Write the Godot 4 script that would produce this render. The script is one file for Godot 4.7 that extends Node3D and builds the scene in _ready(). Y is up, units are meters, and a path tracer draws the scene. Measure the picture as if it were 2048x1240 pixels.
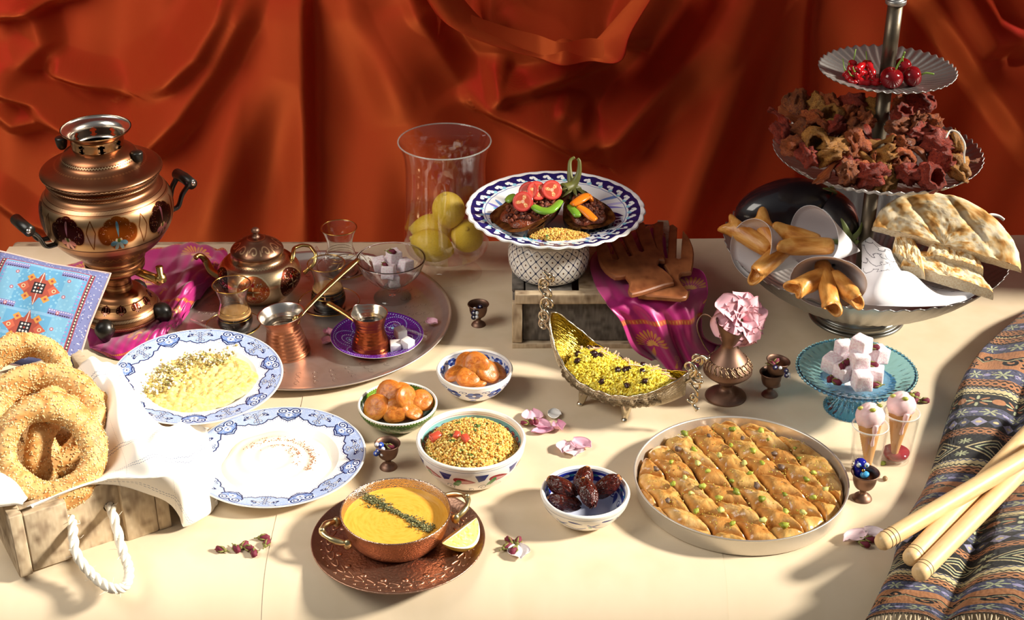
extends Node3D
# A breakfast-and-sweets spread on a paper covered table in front of a shot silk curtain. y is up, metres; the table top is y = 0.
var names := {}
var rng := RandomNumberGenerator.new()
var Mt := {}

func numbered(called: String) -> String:
	if not names.has(called):
		names[called] = 0
		return called
	names[called] += 1
	return "%s_%03d" % [called, names[called]]

func tag(o: Node3D, label: String, category: String, group := "") -> Node3D:
	o.set_meta("label", label)
	o.set_meta("category", category)
	if group != "":
		o.set_meta("group", group)
	return o

func thing(called: String, label: String, category: String, at := Vector3.ZERO, turn := 0.0, group := "") -> Node3D:
	var o := Node3D.new()
	o.name = numbered(called)
	add_child(o)
	o.position = at
	o.rotation.y = turn
	return tag(o, label, category, group)

func part(called: String, mesh: Mesh, m: Material, parent: Node3D, at := Vector3.ZERO) -> MeshInstance3D:
	var o := MeshInstance3D.new()
	o.name = called
	o.mesh = mesh
	if m != null:
		o.material_override = m
	o.position = at
	parent.add_child(o, true)
	return o

func solo(called: String, mesh: Mesh, m: Material, label: String, category: String, at := Vector3.ZERO, turn := 0.0, group := "") -> MeshInstance3D:
	var o := part(numbered(called), mesh, m, self, at)
	o.rotation.y = turn
	tag(o, label, category, group)
	return o

func dup(o: Node3D, called: String, label: String, xf: Transform3D, group := "") -> Node3D:
	var c: Node3D = o.duplicate()
	c.name = numbered(called)
	add_child(c)
	c.transform = xf
	c.set_meta("label", label)
	if group != "":
		c.set_meta("group", group)
	return c

func stuff(called: String, mesh: Mesh, m: Material, parent: Node3D, xfs: Array, cols: Array = []) -> MultiMeshInstance3D:
	var mm := MultiMesh.new()
	mm.transform_format = MultiMesh.TRANSFORM_3D
	mm.use_colors = cols.size() > 0
	mm.mesh = mesh
	mm.instance_count = xfs.size()
	for i in xfs.size():
		mm.set_instance_transform(i, xfs[i])
		if cols.size() > 0:
			mm.set_instance_color(i, cols[i])
	var o := MultiMeshInstance3D.new()
	o.name = called
	o.multimesh = mm
	o.material_override = m
	o.set_meta("kind", "stuff")
	parent.add_child(o, true)
	return o

# ---------- shapes ----------
class Mb:
	var v := PackedVector3Array()
	var t := PackedVector2Array()
	var c := PackedColorArray()
	var ix := PackedInt32Array()
	var col := Color.WHITE
	var skip = null

	func grid(p: PackedVector3Array, uv: PackedVector2Array, nu: int, nv: int, flip := false) -> Mb:
		var b := v.size()
		v.append_array(p)
		t.append_array(uv)
		for k in p.size():
			c.append(col)
		for j in nv - 1:
			for i in nu - 1:
				if skip != null and skip.call(i, j):
					continue
				var a := b + j * nu + i
				if flip:
					ix.append_array([a, a + 1, a + nu, a + 1, a + nu + 1, a + nu])
				else:
					ix.append_array([a, a + nu, a + 1, a + 1, a + nu, a + nu + 1])
		return self

	func fn(nu: int, nv: int, f: Callable, flip := false, us := 1.0, vs := 1.0) -> Mb:   # a patch from a function of (u, v) in 0..1
		var p := PackedVector3Array()
		var uv := PackedVector2Array()
		for j in nv:
			for i in nu:
				var a := float(i) / (nu - 1)
				var b := float(j) / (nv - 1)
				p.append(f.call(a, b))
				uv.append(Vector2(a * us, b * vs))
		return grid(p, uv, nu, nv, flip)

	func sheet(nu: int, nv: int, f: Callable, thick: float, us := 1.0, vs := 1.0) -> Mb:   # a patch with a back side and closed edges
		var p := PackedVector3Array()
		var uv := PackedVector2Array()
		for j in nv:
			for i in nu:
				p.append(f.call(float(i) / (nu - 1), float(j) / (nv - 1)))
				uv.append(Vector2(us * i / (nu - 1), vs * j / (nv - 1)))
		var q := PackedVector3Array()
		for j in nv:
			for i in nu:
				var du: Vector3 = p[j * nu + mini(i + 1, nu - 1)] - p[j * nu + maxi(i - 1, 0)]
				var dv: Vector3 = p[mini(j + 1, nv - 1) * nu + i] - p[maxi(j - 1, 0) * nu + i]
				q.append(p[j * nu + i] + du.cross(dv).normalized() * thick)
		grid(p, uv, nu, nv, thick < 0.0)
		grid(q, uv, nu, nv, thick >= 0.0)
		var rim: Array = []
		for i in nu: rim.append(i)
		for j in range(1, nv): rim.append(j * nu + nu - 1)
		for i in range(nu - 2, -1, -1): rim.append((nv - 1) * nu + i)
		for j in range(nv - 2, -1, -1): rim.append(j * nu)
		var e := PackedVector3Array()
		var eu := PackedVector2Array()
		for s in 2:
			for k in rim:
				e.append(p[k] if s == 0 else q[k])
				eu.append(uv[k])
		return grid(e, eu, rim.size(), 2, thick < 0.0)

	func lathe(prof: Array, n := 48, rep := 1.0, mod = null, a0 := 0.0, a1 := TAU) -> Mb:   # profile of (radius, height) from the outside bottom up and over
		var p := PackedVector3Array()
		var uv := PackedVector2Array()
		for j in prof.size():
			for i in n + 1:
				var ang := a0 + (a1 - a0) * i / n
				var q: Vector2 = prof[j]
				if mod != null:
					q = mod.call(q, ang, float(j) / (prof.size() - 1))
				p.append(Vector3(q.x * cos(ang), q.y, q.x * sin(ang)))
				uv.append(Vector2(rep * i / n, float(j) / (prof.size() - 1)))
		return grid(p, uv, n + 1, prof.size(), true)

	func tube(path: Array, rad, n := 10, capped := true, squash := 1.0, rep := 1.0, up0 := Vector3.UP) -> Mb:
		var m := path.size()
		var p := PackedVector3Array()
		var uv := PackedVector2Array()
		var d0: Vector3 = (path[1] - path[0]).normalized()
		var nx := up0.cross(d0)
		if nx.length() < 0.05:
			nx = Vector3.RIGHT.cross(d0)
		nx = nx.normalized()
		var ln := 0.0
		for j in m:
			var d: Vector3 = (path[mini(j + 1, m - 1)] - path[maxi(j - 1, 0)]).normalized()
			nx = (nx - d * nx.dot(d)).normalized()
			var ny := d.cross(nx)
			var r: float = rad if (rad is float or rad is int) else rad[j] if rad is Array else rad.call(float(j) / (m - 1))
			if j > 0:
				ln += (path[j] - path[j - 1]).length()
			if j == 0 and capped:
				for i in n + 1:
					p.append(path[0]); uv.append(Vector2(0, 0))
			for i in n + 1:
				var a := TAU * i / n
				p.append(path[j] + (nx * cos(a) + ny * sin(a) * squash) * r)
				uv.append(Vector2(float(i) / n, ln * rep))
			if j == m - 1 and capped:
				for i in n + 1:
					p.append(path[j]); uv.append(Vector2(0, ln * rep))
		return grid(p, uv, n + 1, p.size() / (n + 1))

	func ball(at: Vector3, r: Vector3, n := 16, bas := Basis(), f = null) -> Mb:
		var p := PackedVector3Array()
		var uv := PackedVector2Array()
		var m := maxi(n / 2, 4) + 1
		for j in m:
			for i in n + 1:
				var th := PI * j / (m - 1)
				var a := TAU * i / n
				var d := Vector3(sin(th) * cos(a), -cos(th), sin(th) * sin(a))
				if j == 0 or j == m - 1:
					d = Vector3(0, -1 if j == 0 else 1, 0)
				var s := 1.0
				if f != null:
					s = f.call(d)
				p.append(at + bas * (d * r * s))
				uv.append(Vector2(float(i) / n, float(j) / (m - 1)))
		return grid(p, uv, n + 1, m, true)

	func box(size: Vector3, r: float, xf := Transform3D(), f = null, cuts := 1) -> Mb:   # box with chamfered edges; f may push points about
		var hs := size / 2.0
		var inner := hs - Vector3(r, r, r)
		var axes := [[Vector3.RIGHT, Vector3.UP, Vector3.BACK], [Vector3.LEFT, Vector3.BACK, Vector3.UP], [Vector3.UP, Vector3.BACK, Vector3.RIGHT], [Vector3.DOWN, Vector3.RIGHT, Vector3.BACK], [Vector3.BACK, Vector3.RIGHT, Vector3.UP], [Vector3.FORWARD, Vector3.UP, Vector3.RIGHT]]
		for ax in axes:
			var nrm: Vector3 = ax[0]
			var ua: Vector3 = ax[1]
			var va: Vector3 = ax[2]
			var hu := absf(hs.dot(ua))
			var hv := absf(hs.dot(va))
			var hn := absf(hs.dot(nrm))
			var lu := [-hu]
			var lv := [-hv]
			for k in cuts + 1:
				lu.append(lerpf(-hu + r, hu - r, float(k) / cuts))
				lv.append(lerpf(-hv + r, hv - r, float(k) / cuts))
			lu.append(hu)
			lv.append(hv)
			var p := PackedVector3Array()
			var uv := PackedVector2Array()
			for b in lv:
				for a in lu:
					var q: Vector3 = nrm * hn + ua * a + va * b
					var k := q.clamp(-inner, inner)
					q = k + (q - k).normalized() * r
					if f != null:
						q = f.call(q)
					p.append(xf * q)
					uv.append(Vector2(a, b) * 5.0 + Vector2(0.37, 0.13) * hn * 10.0)
			grid(p, uv, lu.size(), lv.size())
		return self

	func prism(poly: PackedVector2Array, y0: float, y1: float, bev := 0.0, f = null) -> Mb:   # outline in x and z (counter-clockwise seen from above is fixed here), between two heights
		if Geometry2D.is_polygon_clockwise(poly):
			poly.reverse()
		var ins := poly
		if bev > 0.0:
			var n := poly.size()
			ins = PackedVector2Array()
			for k in n:
				var a := (poly[k] - poly[(k + n - 1) % n]).normalized()
				var b := (poly[(k + 1) % n] - poly[k]).normalized()
				var e := (a.orthogonal() + b.orthogonal()).normalized()
				ins.append(poly[k] + e * bev * (-1.0))
			if absf(area(ins)) > absf(area(poly)):
				for k in n:
					ins[k] = 2.0 * poly[k] - ins[k]
		var rows := [[ins, y1], [poly, y1 - bev], [poly, y0 + bev], [ins, y0]]
		var p := PackedVector3Array()
		var uv := PackedVector2Array()
		for r in rows:
			for k in poly.size() + 1:
				var q: Vector2 = r[0][k % poly.size()]
				var w := Vector3(q.x, r[1], q.y)
				if f != null:
					w = f.call(w)
				p.append(w)
				uv.append(q * 5.0)
		grid(p, uv, poly.size() + 1, 4)
		var tri := Geometry2D.triangulate_polygon(ins)
		for s in 2:
			var b := v.size()
			for q in ins:
				var w := Vector3(q.x, y1 if s == 0 else y0, q.y)
				if f != null:
					w = f.call(w)
				v.append(w); t.append(q * 5.0); c.append(col)
			for k in range(0, tri.size(), 3):
				var cw: bool = (ins[tri[k + 1]] - ins[tri[k]]).cross(ins[tri[k + 2]] - ins[tri[k]]) > 0.0
				if cw != (s == 0):
					ix.append_array([b + tri[k], b + tri[k + 1], b + tri[k + 2]])
				else:
					ix.append_array([b + tri[k], b + tri[k + 2], b + tri[k + 1]])
		return self

	func planar(from: int, s: float, at := Vector2.ZERO) -> Mb:   # texture laid flat from above
		for k in range(from, v.size()):
			t[k] = (Vector2(v[k].x, v[k].z) - at) * s + Vector2(0.5, 0.5)
		return self

	func area(q: PackedVector2Array) -> float:
		var s := 0.0
		for k in q.size():
			s += q[k].cross(q[(k + 1) % q.size()])
		return s

	func move(xf: Transform3D, from := 0) -> Mb:
		for k in range(from, v.size()):
			v[k] = xf * v[k]
		return self

	func arrays() -> Array:
		var a := []
		a.resize(Mesh.ARRAY_MAX)
		a[Mesh.ARRAY_VERTEX] = v
		a[Mesh.ARRAY_TEX_UV] = t
		a[Mesh.ARRAY_COLOR] = c
		a[Mesh.ARRAY_INDEX] = ix
		return a

	func crisp(deg := 38.0) -> ArrayMesh:   # normals that keep edges sharper than deg
		var fnm := []
		var at := {}
		for k in range(0, ix.size(), 3):
			var n := (v[ix[k + 2]] - v[ix[k]]).cross(v[ix[k + 1]] - v[ix[k]])
			fnm.append(n)
			for j in 3:
				var key := (v[ix[k + j]] * 20000.0).round()
				if not at.has(key):
					at[key] = []
				at[key].append(k / 3)
		var a := []
		a.resize(Mesh.ARRAY_MAX)
		var vv := PackedVector3Array()
		var nn := PackedVector3Array()
		var tt := PackedVector2Array()
		var lim := cos(deg_to_rad(deg))
		for k in range(0, ix.size(), 3):
			var own: Vector3 = fnm[k / 3].normalized()
			for j in 3:
				var s := Vector3.ZERO
				for q in at[(v[ix[k + j]] * 20000.0).round()]:
					if fnm[q].normalized().dot(own) > lim:
						s += fnm[q]
				vv.append(v[ix[k + j]])
				nn.append(s.normalized() if s.length() > 0.0 else Vector3.UP)
				tt.append(t[ix[k + j]])
		a[Mesh.ARRAY_VERTEX] = vv
		a[Mesh.ARRAY_NORMAL] = nn
		a[Mesh.ARRAY_TEX_UV] = tt
		var m := ArrayMesh.new()
		m.add_surface_from_arrays(Mesh.PRIMITIVE_TRIANGLES, a)
		return m

	func mesh(into: ArrayMesh = null, m: Material = null) -> ArrayMesh:
		var st := SurfaceTool.new()
		st.create_from_arrays(arrays())
		st.generate_normals()
		if m != null:
			st.set_material(m)
		return st.commit(into) if into != null else st.commit()

func sm(pts: Array, k := 4) -> Array:   # Catmull-Rom through the points, k steps each
	var out := []
	var n := pts.size()
	for i in n - 1:
		var a = pts[maxi(i - 1, 0)]
		var b = pts[i]
		var c = pts[i + 1]
		var d = pts[mini(i + 2, n - 1)]
		for s in k:
			out.append(b.cubic_interpolate(c, a, d, float(s) / k))
	out.append(pts[n - 1])
	return out

func rnd(pts: Array, r: float, k := 3) -> Array:   # polyline with rounded corners
	var out := [pts[0]]
	for i in range(1, pts.size() - 1):
		var b = pts[i]
		var l1: float = (pts[i - 1] - b).length()
		var l2: float = (pts[i + 1] - b).length()
		var p = b + (pts[i - 1] - b) / maxf(l1, 1e-6) * minf(r, l1 * 0.45)
		var q = b + (pts[i + 1] - b) / maxf(l2, 1e-6) * minf(r, l2 * 0.45)
		for s in k + 1:
			var f := float(s) / k
			out.append(p.lerp(b, f).lerp(b.lerp(q, f), f))
	out.append(pts[pts.size() - 1])
	return out

func patch(rows: Array) -> Callable:   # a smooth surface through rows of points
	return func(u: float, v: float) -> Vector3:
		var m := rows.size()
		var n: int = rows[0].size()
		var fj := minf(v, 0.9999) * (m - 1)
		var fi := minf(u, 0.9999) * (n - 1)
		var j := int(fj)
		var i := int(fi)
		var q := []
		for d in [-1, 0, 1, 2]:
			var r: Array = rows[clampi(j + d, 0, m - 1)]
			q.append(r[i].cubic_interpolate(r[i + 1], r[maxi(i - 1, 0)], r[mini(i + 2, n - 1)], fi - i))
		return q[1].cubic_interpolate(q[2], q[0], q[3], fj - j)

func yaw(a: float) -> Basis:
	return Basis(Vector3.UP, a)

func along(a: Vector3, b: Vector3) -> Transform3D:   # local z from a to b, origin at a
	var z := (b - a).normalized()
	var x := Vector3.UP.cross(z)
	if x.length() < 0.01:
		x = Vector3.RIGHT
	x = x.normalized()
	return Transform3D(Basis(x, z.cross(x), z), a)

func nth(n: int) -> String:   # 1 -> first
	var w := ["first", "second", "third", "fourth", "fifth", "sixth", "seventh", "eighth", "ninth", "tenth", "eleventh", "twelfth", "thirteenth", "fourteenth", "fifteenth", "sixteenth", "seventeenth", "eighteenth", "nineteenth", "twentieth"]
	if n <= 20:
		return w[n - 1]
	return "thirtieth" if n == 30 else "twenty-" + w[n - 21]

func R(a: float, b: float) -> float:
	return rng.randf_range(a, b)

# ---------- drawing on textures ----------
class Cv:
	var im: Image
	var w: int
	var h: int
	func _init(W: int, H: int, c: Color) -> void:
		w = W
		h = H
		im = Image.create(W, H, false, Image.FORMAT_RGB8)
		im.fill(c)
	func span(a: float, b: float, y: int, c: Color) -> void:
		var x0 := roundi(a)
		var x1 := roundi(b)
		if x1 <= x0:
			return
		if x0 < 0:
			im.fill_rect(Rect2i(x0 + w, y, mini(-x0, x1 - x0), 1), c)
		if x1 > w:
			im.fill_rect(Rect2i(0, y, x1 - w, 1), c)
		im.fill_rect(Rect2i(maxi(x0, 0), y, mini(x1, w) - maxi(x0, 0), 1), c)
	func poly(pts: Array, c: Color) -> Cv:
		var lo := 1e9
		var hi := -1e9
		for p in pts:
			lo = minf(lo, p.y)
			hi = maxf(hi, p.y)
		for y in range(maxi(0, ceili(lo - 0.5)), mini(h - 1, floori(hi - 0.5)) + 1):
			var yc := y + 0.5
			var xs := []
			for k in pts.size():
				var a: Vector2 = pts[k]
				var b: Vector2 = pts[(k + 1) % pts.size()]
				if (a.y <= yc) != (b.y <= yc):
					xs.append(a.x + (yc - a.y) / (b.y - a.y) * (b.x - a.x))
			xs.sort()
			for k in range(0, xs.size() - 1, 2):
				span(xs[k], xs[k + 1], y, c)
		return self
	func disc(x: float, y: float, rx: float, ry: float, c: Color, rot := 0.0) -> Cv:
		var pts := []
		for k in 20:
			pts.append(Vector2(x, y) + Vector2(rx * cos(TAU * k / 20), ry * sin(TAU * k / 20)).rotated(rot))
		return poly(pts, c)
	func line(pts: Array, wd: float, c: Color) -> Cv:
		for k in pts.size() - 1:
			var a: Vector2 = pts[k]
			var b: Vector2 = pts[k + 1]
			var n := (b - a).normalized().orthogonal() * wd / 2.0
			var e := (b - a).normalized() * wd * 0.25
			poly([a + n - e, b + n + e, b - n + e, a - n - e], c)
		return self
	func drop(x: float, y: float, ln: float, wd: float, ang: float, c: Color) -> Cv:   # a teardrop that points along ang from (x, y)
		var pts := []
		for k in 18:
			var f := float(k) / 18.0 * TAU
			var s := 0.5 - 0.5 * cos(f)
			pts.append(Vector2(x, y) + Vector2(ln * s, wd * 0.5 * sin(f) * sqrt(s)).rotated(ang))
		return poly(pts, c)
	func spiral(x: float, y: float, r: float, a0: float, turns: float, wd: float, c: Color) -> Cv:
		var pts := []
		for k in 22:
			var f := k / 21.0
			pts.append(Vector2(x, y) + Vector2(r * (1.0 - 0.8 * f), 0).rotated(a0 + turns * TAU * f))
		return line(pts, wd, c)
	func rect(x: float, y: float, ww: float, hh: float, c: Color) -> Cv:
		im.fill_rect(Rect2i(int(x), int(y), int(ww), int(hh)), c)
		return self
	func tex() -> ImageTexture:
		return ImageTexture.create_from_image(im)

func noise_tex(sz: int, freq: float, ramp: Array, seed_ := 1, oct := 4, sx := 1.0, sy := 1.0) -> ImageTexture:   # colours along a ramp of noise, stretched by sx and sy
	var n := FastNoiseLite.new()
	n.seed = seed_
	n.frequency = freq
	n.fractal_octaves = oct
	var im := n.get_seamless_image(sz, sz)
	if sx != 1.0 or sy != 1.0:
		im.resize(int(sz * sx), int(sz * sy), Image.INTERPOLATE_CUBIC)
	if ramp.is_empty():
		return ImageTexture.create_from_image(im)
	var lut := []
	for k in 256:
		var f := k / 255.0 * (ramp.size() - 1)
		var i := mini(int(f), ramp.size() - 2)
		var c := Color(ramp[i]).lerp(Color(ramp[i + 1]), f - i)
		lut.append_array([c.r8, c.g8, c.b8])
	var d := im.get_data()
	var o := PackedByteArray()
	o.resize(d.size() * 3)
	for k in d.size():
		var q := d[k] * 3
		o[k * 3] = lut[q]
		o[k * 3 + 1] = lut[q + 1]
		o[k * 3 + 2] = lut[q + 2]
	return ImageTexture.create_from_image(Image.create_from_data(im.get_width(), im.get_height(), false, Image.FORMAT_RGB8, o))

func mat(c, rough := 0.6, metal := 0.0) -> StandardMaterial3D:
	var m := StandardMaterial3D.new()
	if c is Texture2D:
		m.albedo_texture = c
	else:
		m.albedo_color = Color(c)
	m.roughness = rough
	m.cull_mode = BaseMaterial3D.CULL_DISABLED
	m.metallic = metal
	return m

func bump(m: StandardMaterial3D, tex: Texture2D, depth_cm: float, scale := 0.0) -> StandardMaterial3D:
	m.heightmap_enabled = true
	m.heightmap_texture = tex
	m.heightmap_scale = depth_cm
	if scale > 0.0:
		tri(m, scale)
	return m

func tri(m: StandardMaterial3D, scale) -> StandardMaterial3D:
	m.uv1_triplanar = true
	m.uv1_scale = scale if scale is Vector3 else Vector3.ONE * scale
	return m

func pane(c: String, a: float) -> StandardMaterial3D:
	var m := mat(c, 0.02)
	m.albedo_color.a = a
	m.transparency = BaseMaterial3D.TRANSPARENCY_ALPHA
	return m

func _ready() -> void:
	rng.seed = 7
	var cam := Camera3D.new()
	cam.name = "camera"
	cam.fov = 22.98
	cam.near = 0.05
	cam.far = 50.0
	add_child(cam)
	cam.look_at_from_position(Vector3(0, 1.15003, 2.04936), Vector3.ZERO)
	cam.current = true
	var we := WorldEnvironment.new()
	we.name = "surroundings"
	var e := Environment.new()
	var sky := Sky.new()
	var sk := ProceduralSkyMaterial.new()
	sk.sky_top_color = Color(0.86, 0.88, 0.92)
	sk.sky_horizon_color = Color(0.66, 0.63, 0.6)
	sk.sky_curve = 0.35
	sk.sky_energy_multiplier = 0.5
	sk.ground_bottom_color = Color(0.33, 0.29, 0.25)
	sk.ground_horizon_color = Color(0.6, 0.55, 0.5)
	sk.ground_energy_multiplier = 0.6
	sk.sun_angle_max = 0.0
	sky.sky_material = sk
	e.background_mode = Environment.BG_SKY
	e.sky = sky
	e.tonemap_mode = Environment.TONE_MAPPER_LINEAR
	e.tonemap_exposure = 1.0
	e.sdfgi_enabled = true
	e.ssao_enabled = true
	e.ssil_enabled = true
	we.environment = e
	add_child(we)
	var sun := DirectionalLight3D.new()
	sun.name = "sun"
	sun.light_color = Color(1.0, 0.965, 0.9)
	sun.light_energy = 2.6
	sun.light_angular_distance = 7.0
	sun.shadow_enabled = true
	sun.look_at_from_position(Vector3(1.75, 1.05, 0.08), Vector3.ZERO)
	add_child(sun)
	var win := AreaLight3D.new()   # a high window to the left
	win.name = "window_light"
	win.area_size = Vector2(1.0, 1.0)
	win.light_color = Color(1.0, 0.97, 0.92)
	win.light_energy = 2.7
	win.shadow_enabled = true
	win.look_at_from_position(Vector3(-1.45, 1.55, 0.75), Vector3(-0.05, 0.1, 0.1))
	add_child(win)
	materials()
	table()
	curtain()
	left_side()
	tea_tray()
	front_plates()
	raised_plate()
	bowls()
	boat()
	baklava()
	tiers()
	sweets()
	blanket()
	scatter()

func materials() -> void:
	Mt.noise = noise_tex(256, 0.02, [], 3)
	Mt.fine = noise_tex(256, 0.09, [], 5)
	Mt.paper = mat(noise_tex(512, 0.012, ["d6c2a2", "decbae", "dac6a8"], 2), 0.75)
	tri(Mt.paper, 1.6)
	var g: ImageTexture = noise_tex(256, 0.03, ["6e5a44", "a08a70", "c8b496", "b8a284", "d8c8ac"], 8, 4, 1.0, 0.12)
	Mt.oldwood = bump(mat(g, 0.75), g, 0.06)
	var g2: ImageTexture = noise_tex(256, 0.03, ["35302b", "5e5850", "78716a", "4b453f", "8b847b"], 18, 4, 1.0, 0.12)
	Mt.greywood = bump(mat(g2, 0.8), g2, 0.06)
	var g3: ImageTexture = noise_tex(256, 0.02, ["6a3a22", "8e5533", "a4663e", "7c4729"], 28, 4, 1.0, 0.15)
	Mt.darkwood = mat(g3, 0.42)
	var g4: ImageTexture = noise_tex(256, 0.02, ["dfb67c", "e9c794", "e4bf88", "edd0a2"], 38, 4, 1.0, 0.2)
	Mt.beech = mat(g4, 0.42)
	Mt.copper = mat("c08a68", 0.28, 1.0)
	Mt.hammer = bump(mat("c0704a", 0.3, 1.0), Mt.fine, 0.05, 14.0)
	Mt.oldcopper = bump(mat("86695a", 0.5, 1.0), Mt.noise, 0.02, 8.0)
	Mt.tin = mat("d8cfc4", 0.22, 1.0)
	Mt.brass = mat("b89a5e", 0.3, 1.0)
	Mt.zinc = bump(mat("a9a7a4", 0.4, 0.9), Mt.fine, 0.02, 9.0)
	Mt.black = mat("16130f", 0.35)
	Mt.white = mat("f2eee6", 0.18)
	Mt.glass = mat("fbfdfc", 0.01)
	Mt.glass.albedo_color.a = 0.0
	Mt.glass.transparency = BaseMaterial3D.TRANSPARENCY_ALPHA
	Mt.glass.refraction_enabled = true
	Mt.glass.refraction_scale = 0.045
	Mt.silver = mat("c8bca4", 0.22, 1.0)
	Mt.gold = mat("c8a050", 0.25, 1.0)

# ---------- setting ----------
func table() -> void:
	var fl := part("floor", Mb.new().box(Vector3(9, 0.1, 9), 0.005).mesh(), mat("8a7d6e", 0.8), self, Vector3(0, -0.81, 0.5))
	fl.set_meta("kind", "structure")
	var wb := part("wall_back", Mb.new().box(Vector3(9, 3.6, 0.12), 0.005).mesh(), mat("a89a88", 0.9), self, Vector3(0, 1.04, -1.3))
	wb.set_meta("kind", "structure")
	var t := thing("table", "long wooden table hidden under kraft paper", "table")
	part("tabletop", Mb.new().box(Vector3(1.98, 0.035, 0.84), 0.006).mesh(), Mt.oldwood, t, Vector3(0.155, -0.0185, 0.18))
	for s in [Vector2(-0.78, -0.18), Vector2(1.08, -0.18), Vector2(-0.78, 0.54), Vector2(1.08, 0.54)]:
		part("leg", Mb.new().box(Vector3(0.06, 0.724, 0.06), 0.005).mesh(), Mt.oldwood, t, Vector3(s.x, -0.398, s.y))
	var k := thing("kraft_paper", "sheets of brown kraft paper laid over the table and down its front edge", "table paper")
	var xs := [-0.836, -0.262, 0.222, 1.15]
	for n in 3:
		var f := func(u: float, v: float) -> Vector3:
			var x: float = lerpf(xs[n] - (0.03 if n == 1 else 0.0), xs[n + 1] + (0.03 if n == 1 else 0.0), u)
			var s := v * 1.16
			var zb := -0.214 - 0.026 * (x + 0.836)
			var y := 0.0
			var z := zb + s
			var zk := 0.60
			if z > zk:
				var a := (z - zk) / 0.095
				if a < 1.45:
					z = zk + 0.095 * sin(a)
					y = -0.095 * (1.0 - cos(a))
				else:
					z = zk + 0.095 * sin(1.45) + (a - 1.45) * 0.0114
					y = -0.095 * (1.0 - cos(1.45)) - (a - 1.45) * 0.0943
			var lift := 0.0006 + (0.0006 * smoothstep(0.9, 1.0, u) + 0.0006 * smoothstep(0.1, 0.0, u) if n == 1 else 0.0)
			var wav := 0.0004 * sin(x * 9.0 + z * 14.0) * sin(z * 7.0 - x * 3.0)
			return Vector3(x, y + lift + maxf(wav, -0.0003), z)
		part("paper_sheet", Mb.new().fn(40, 90, f, true).mesh(), Mt.paper, k)

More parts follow.
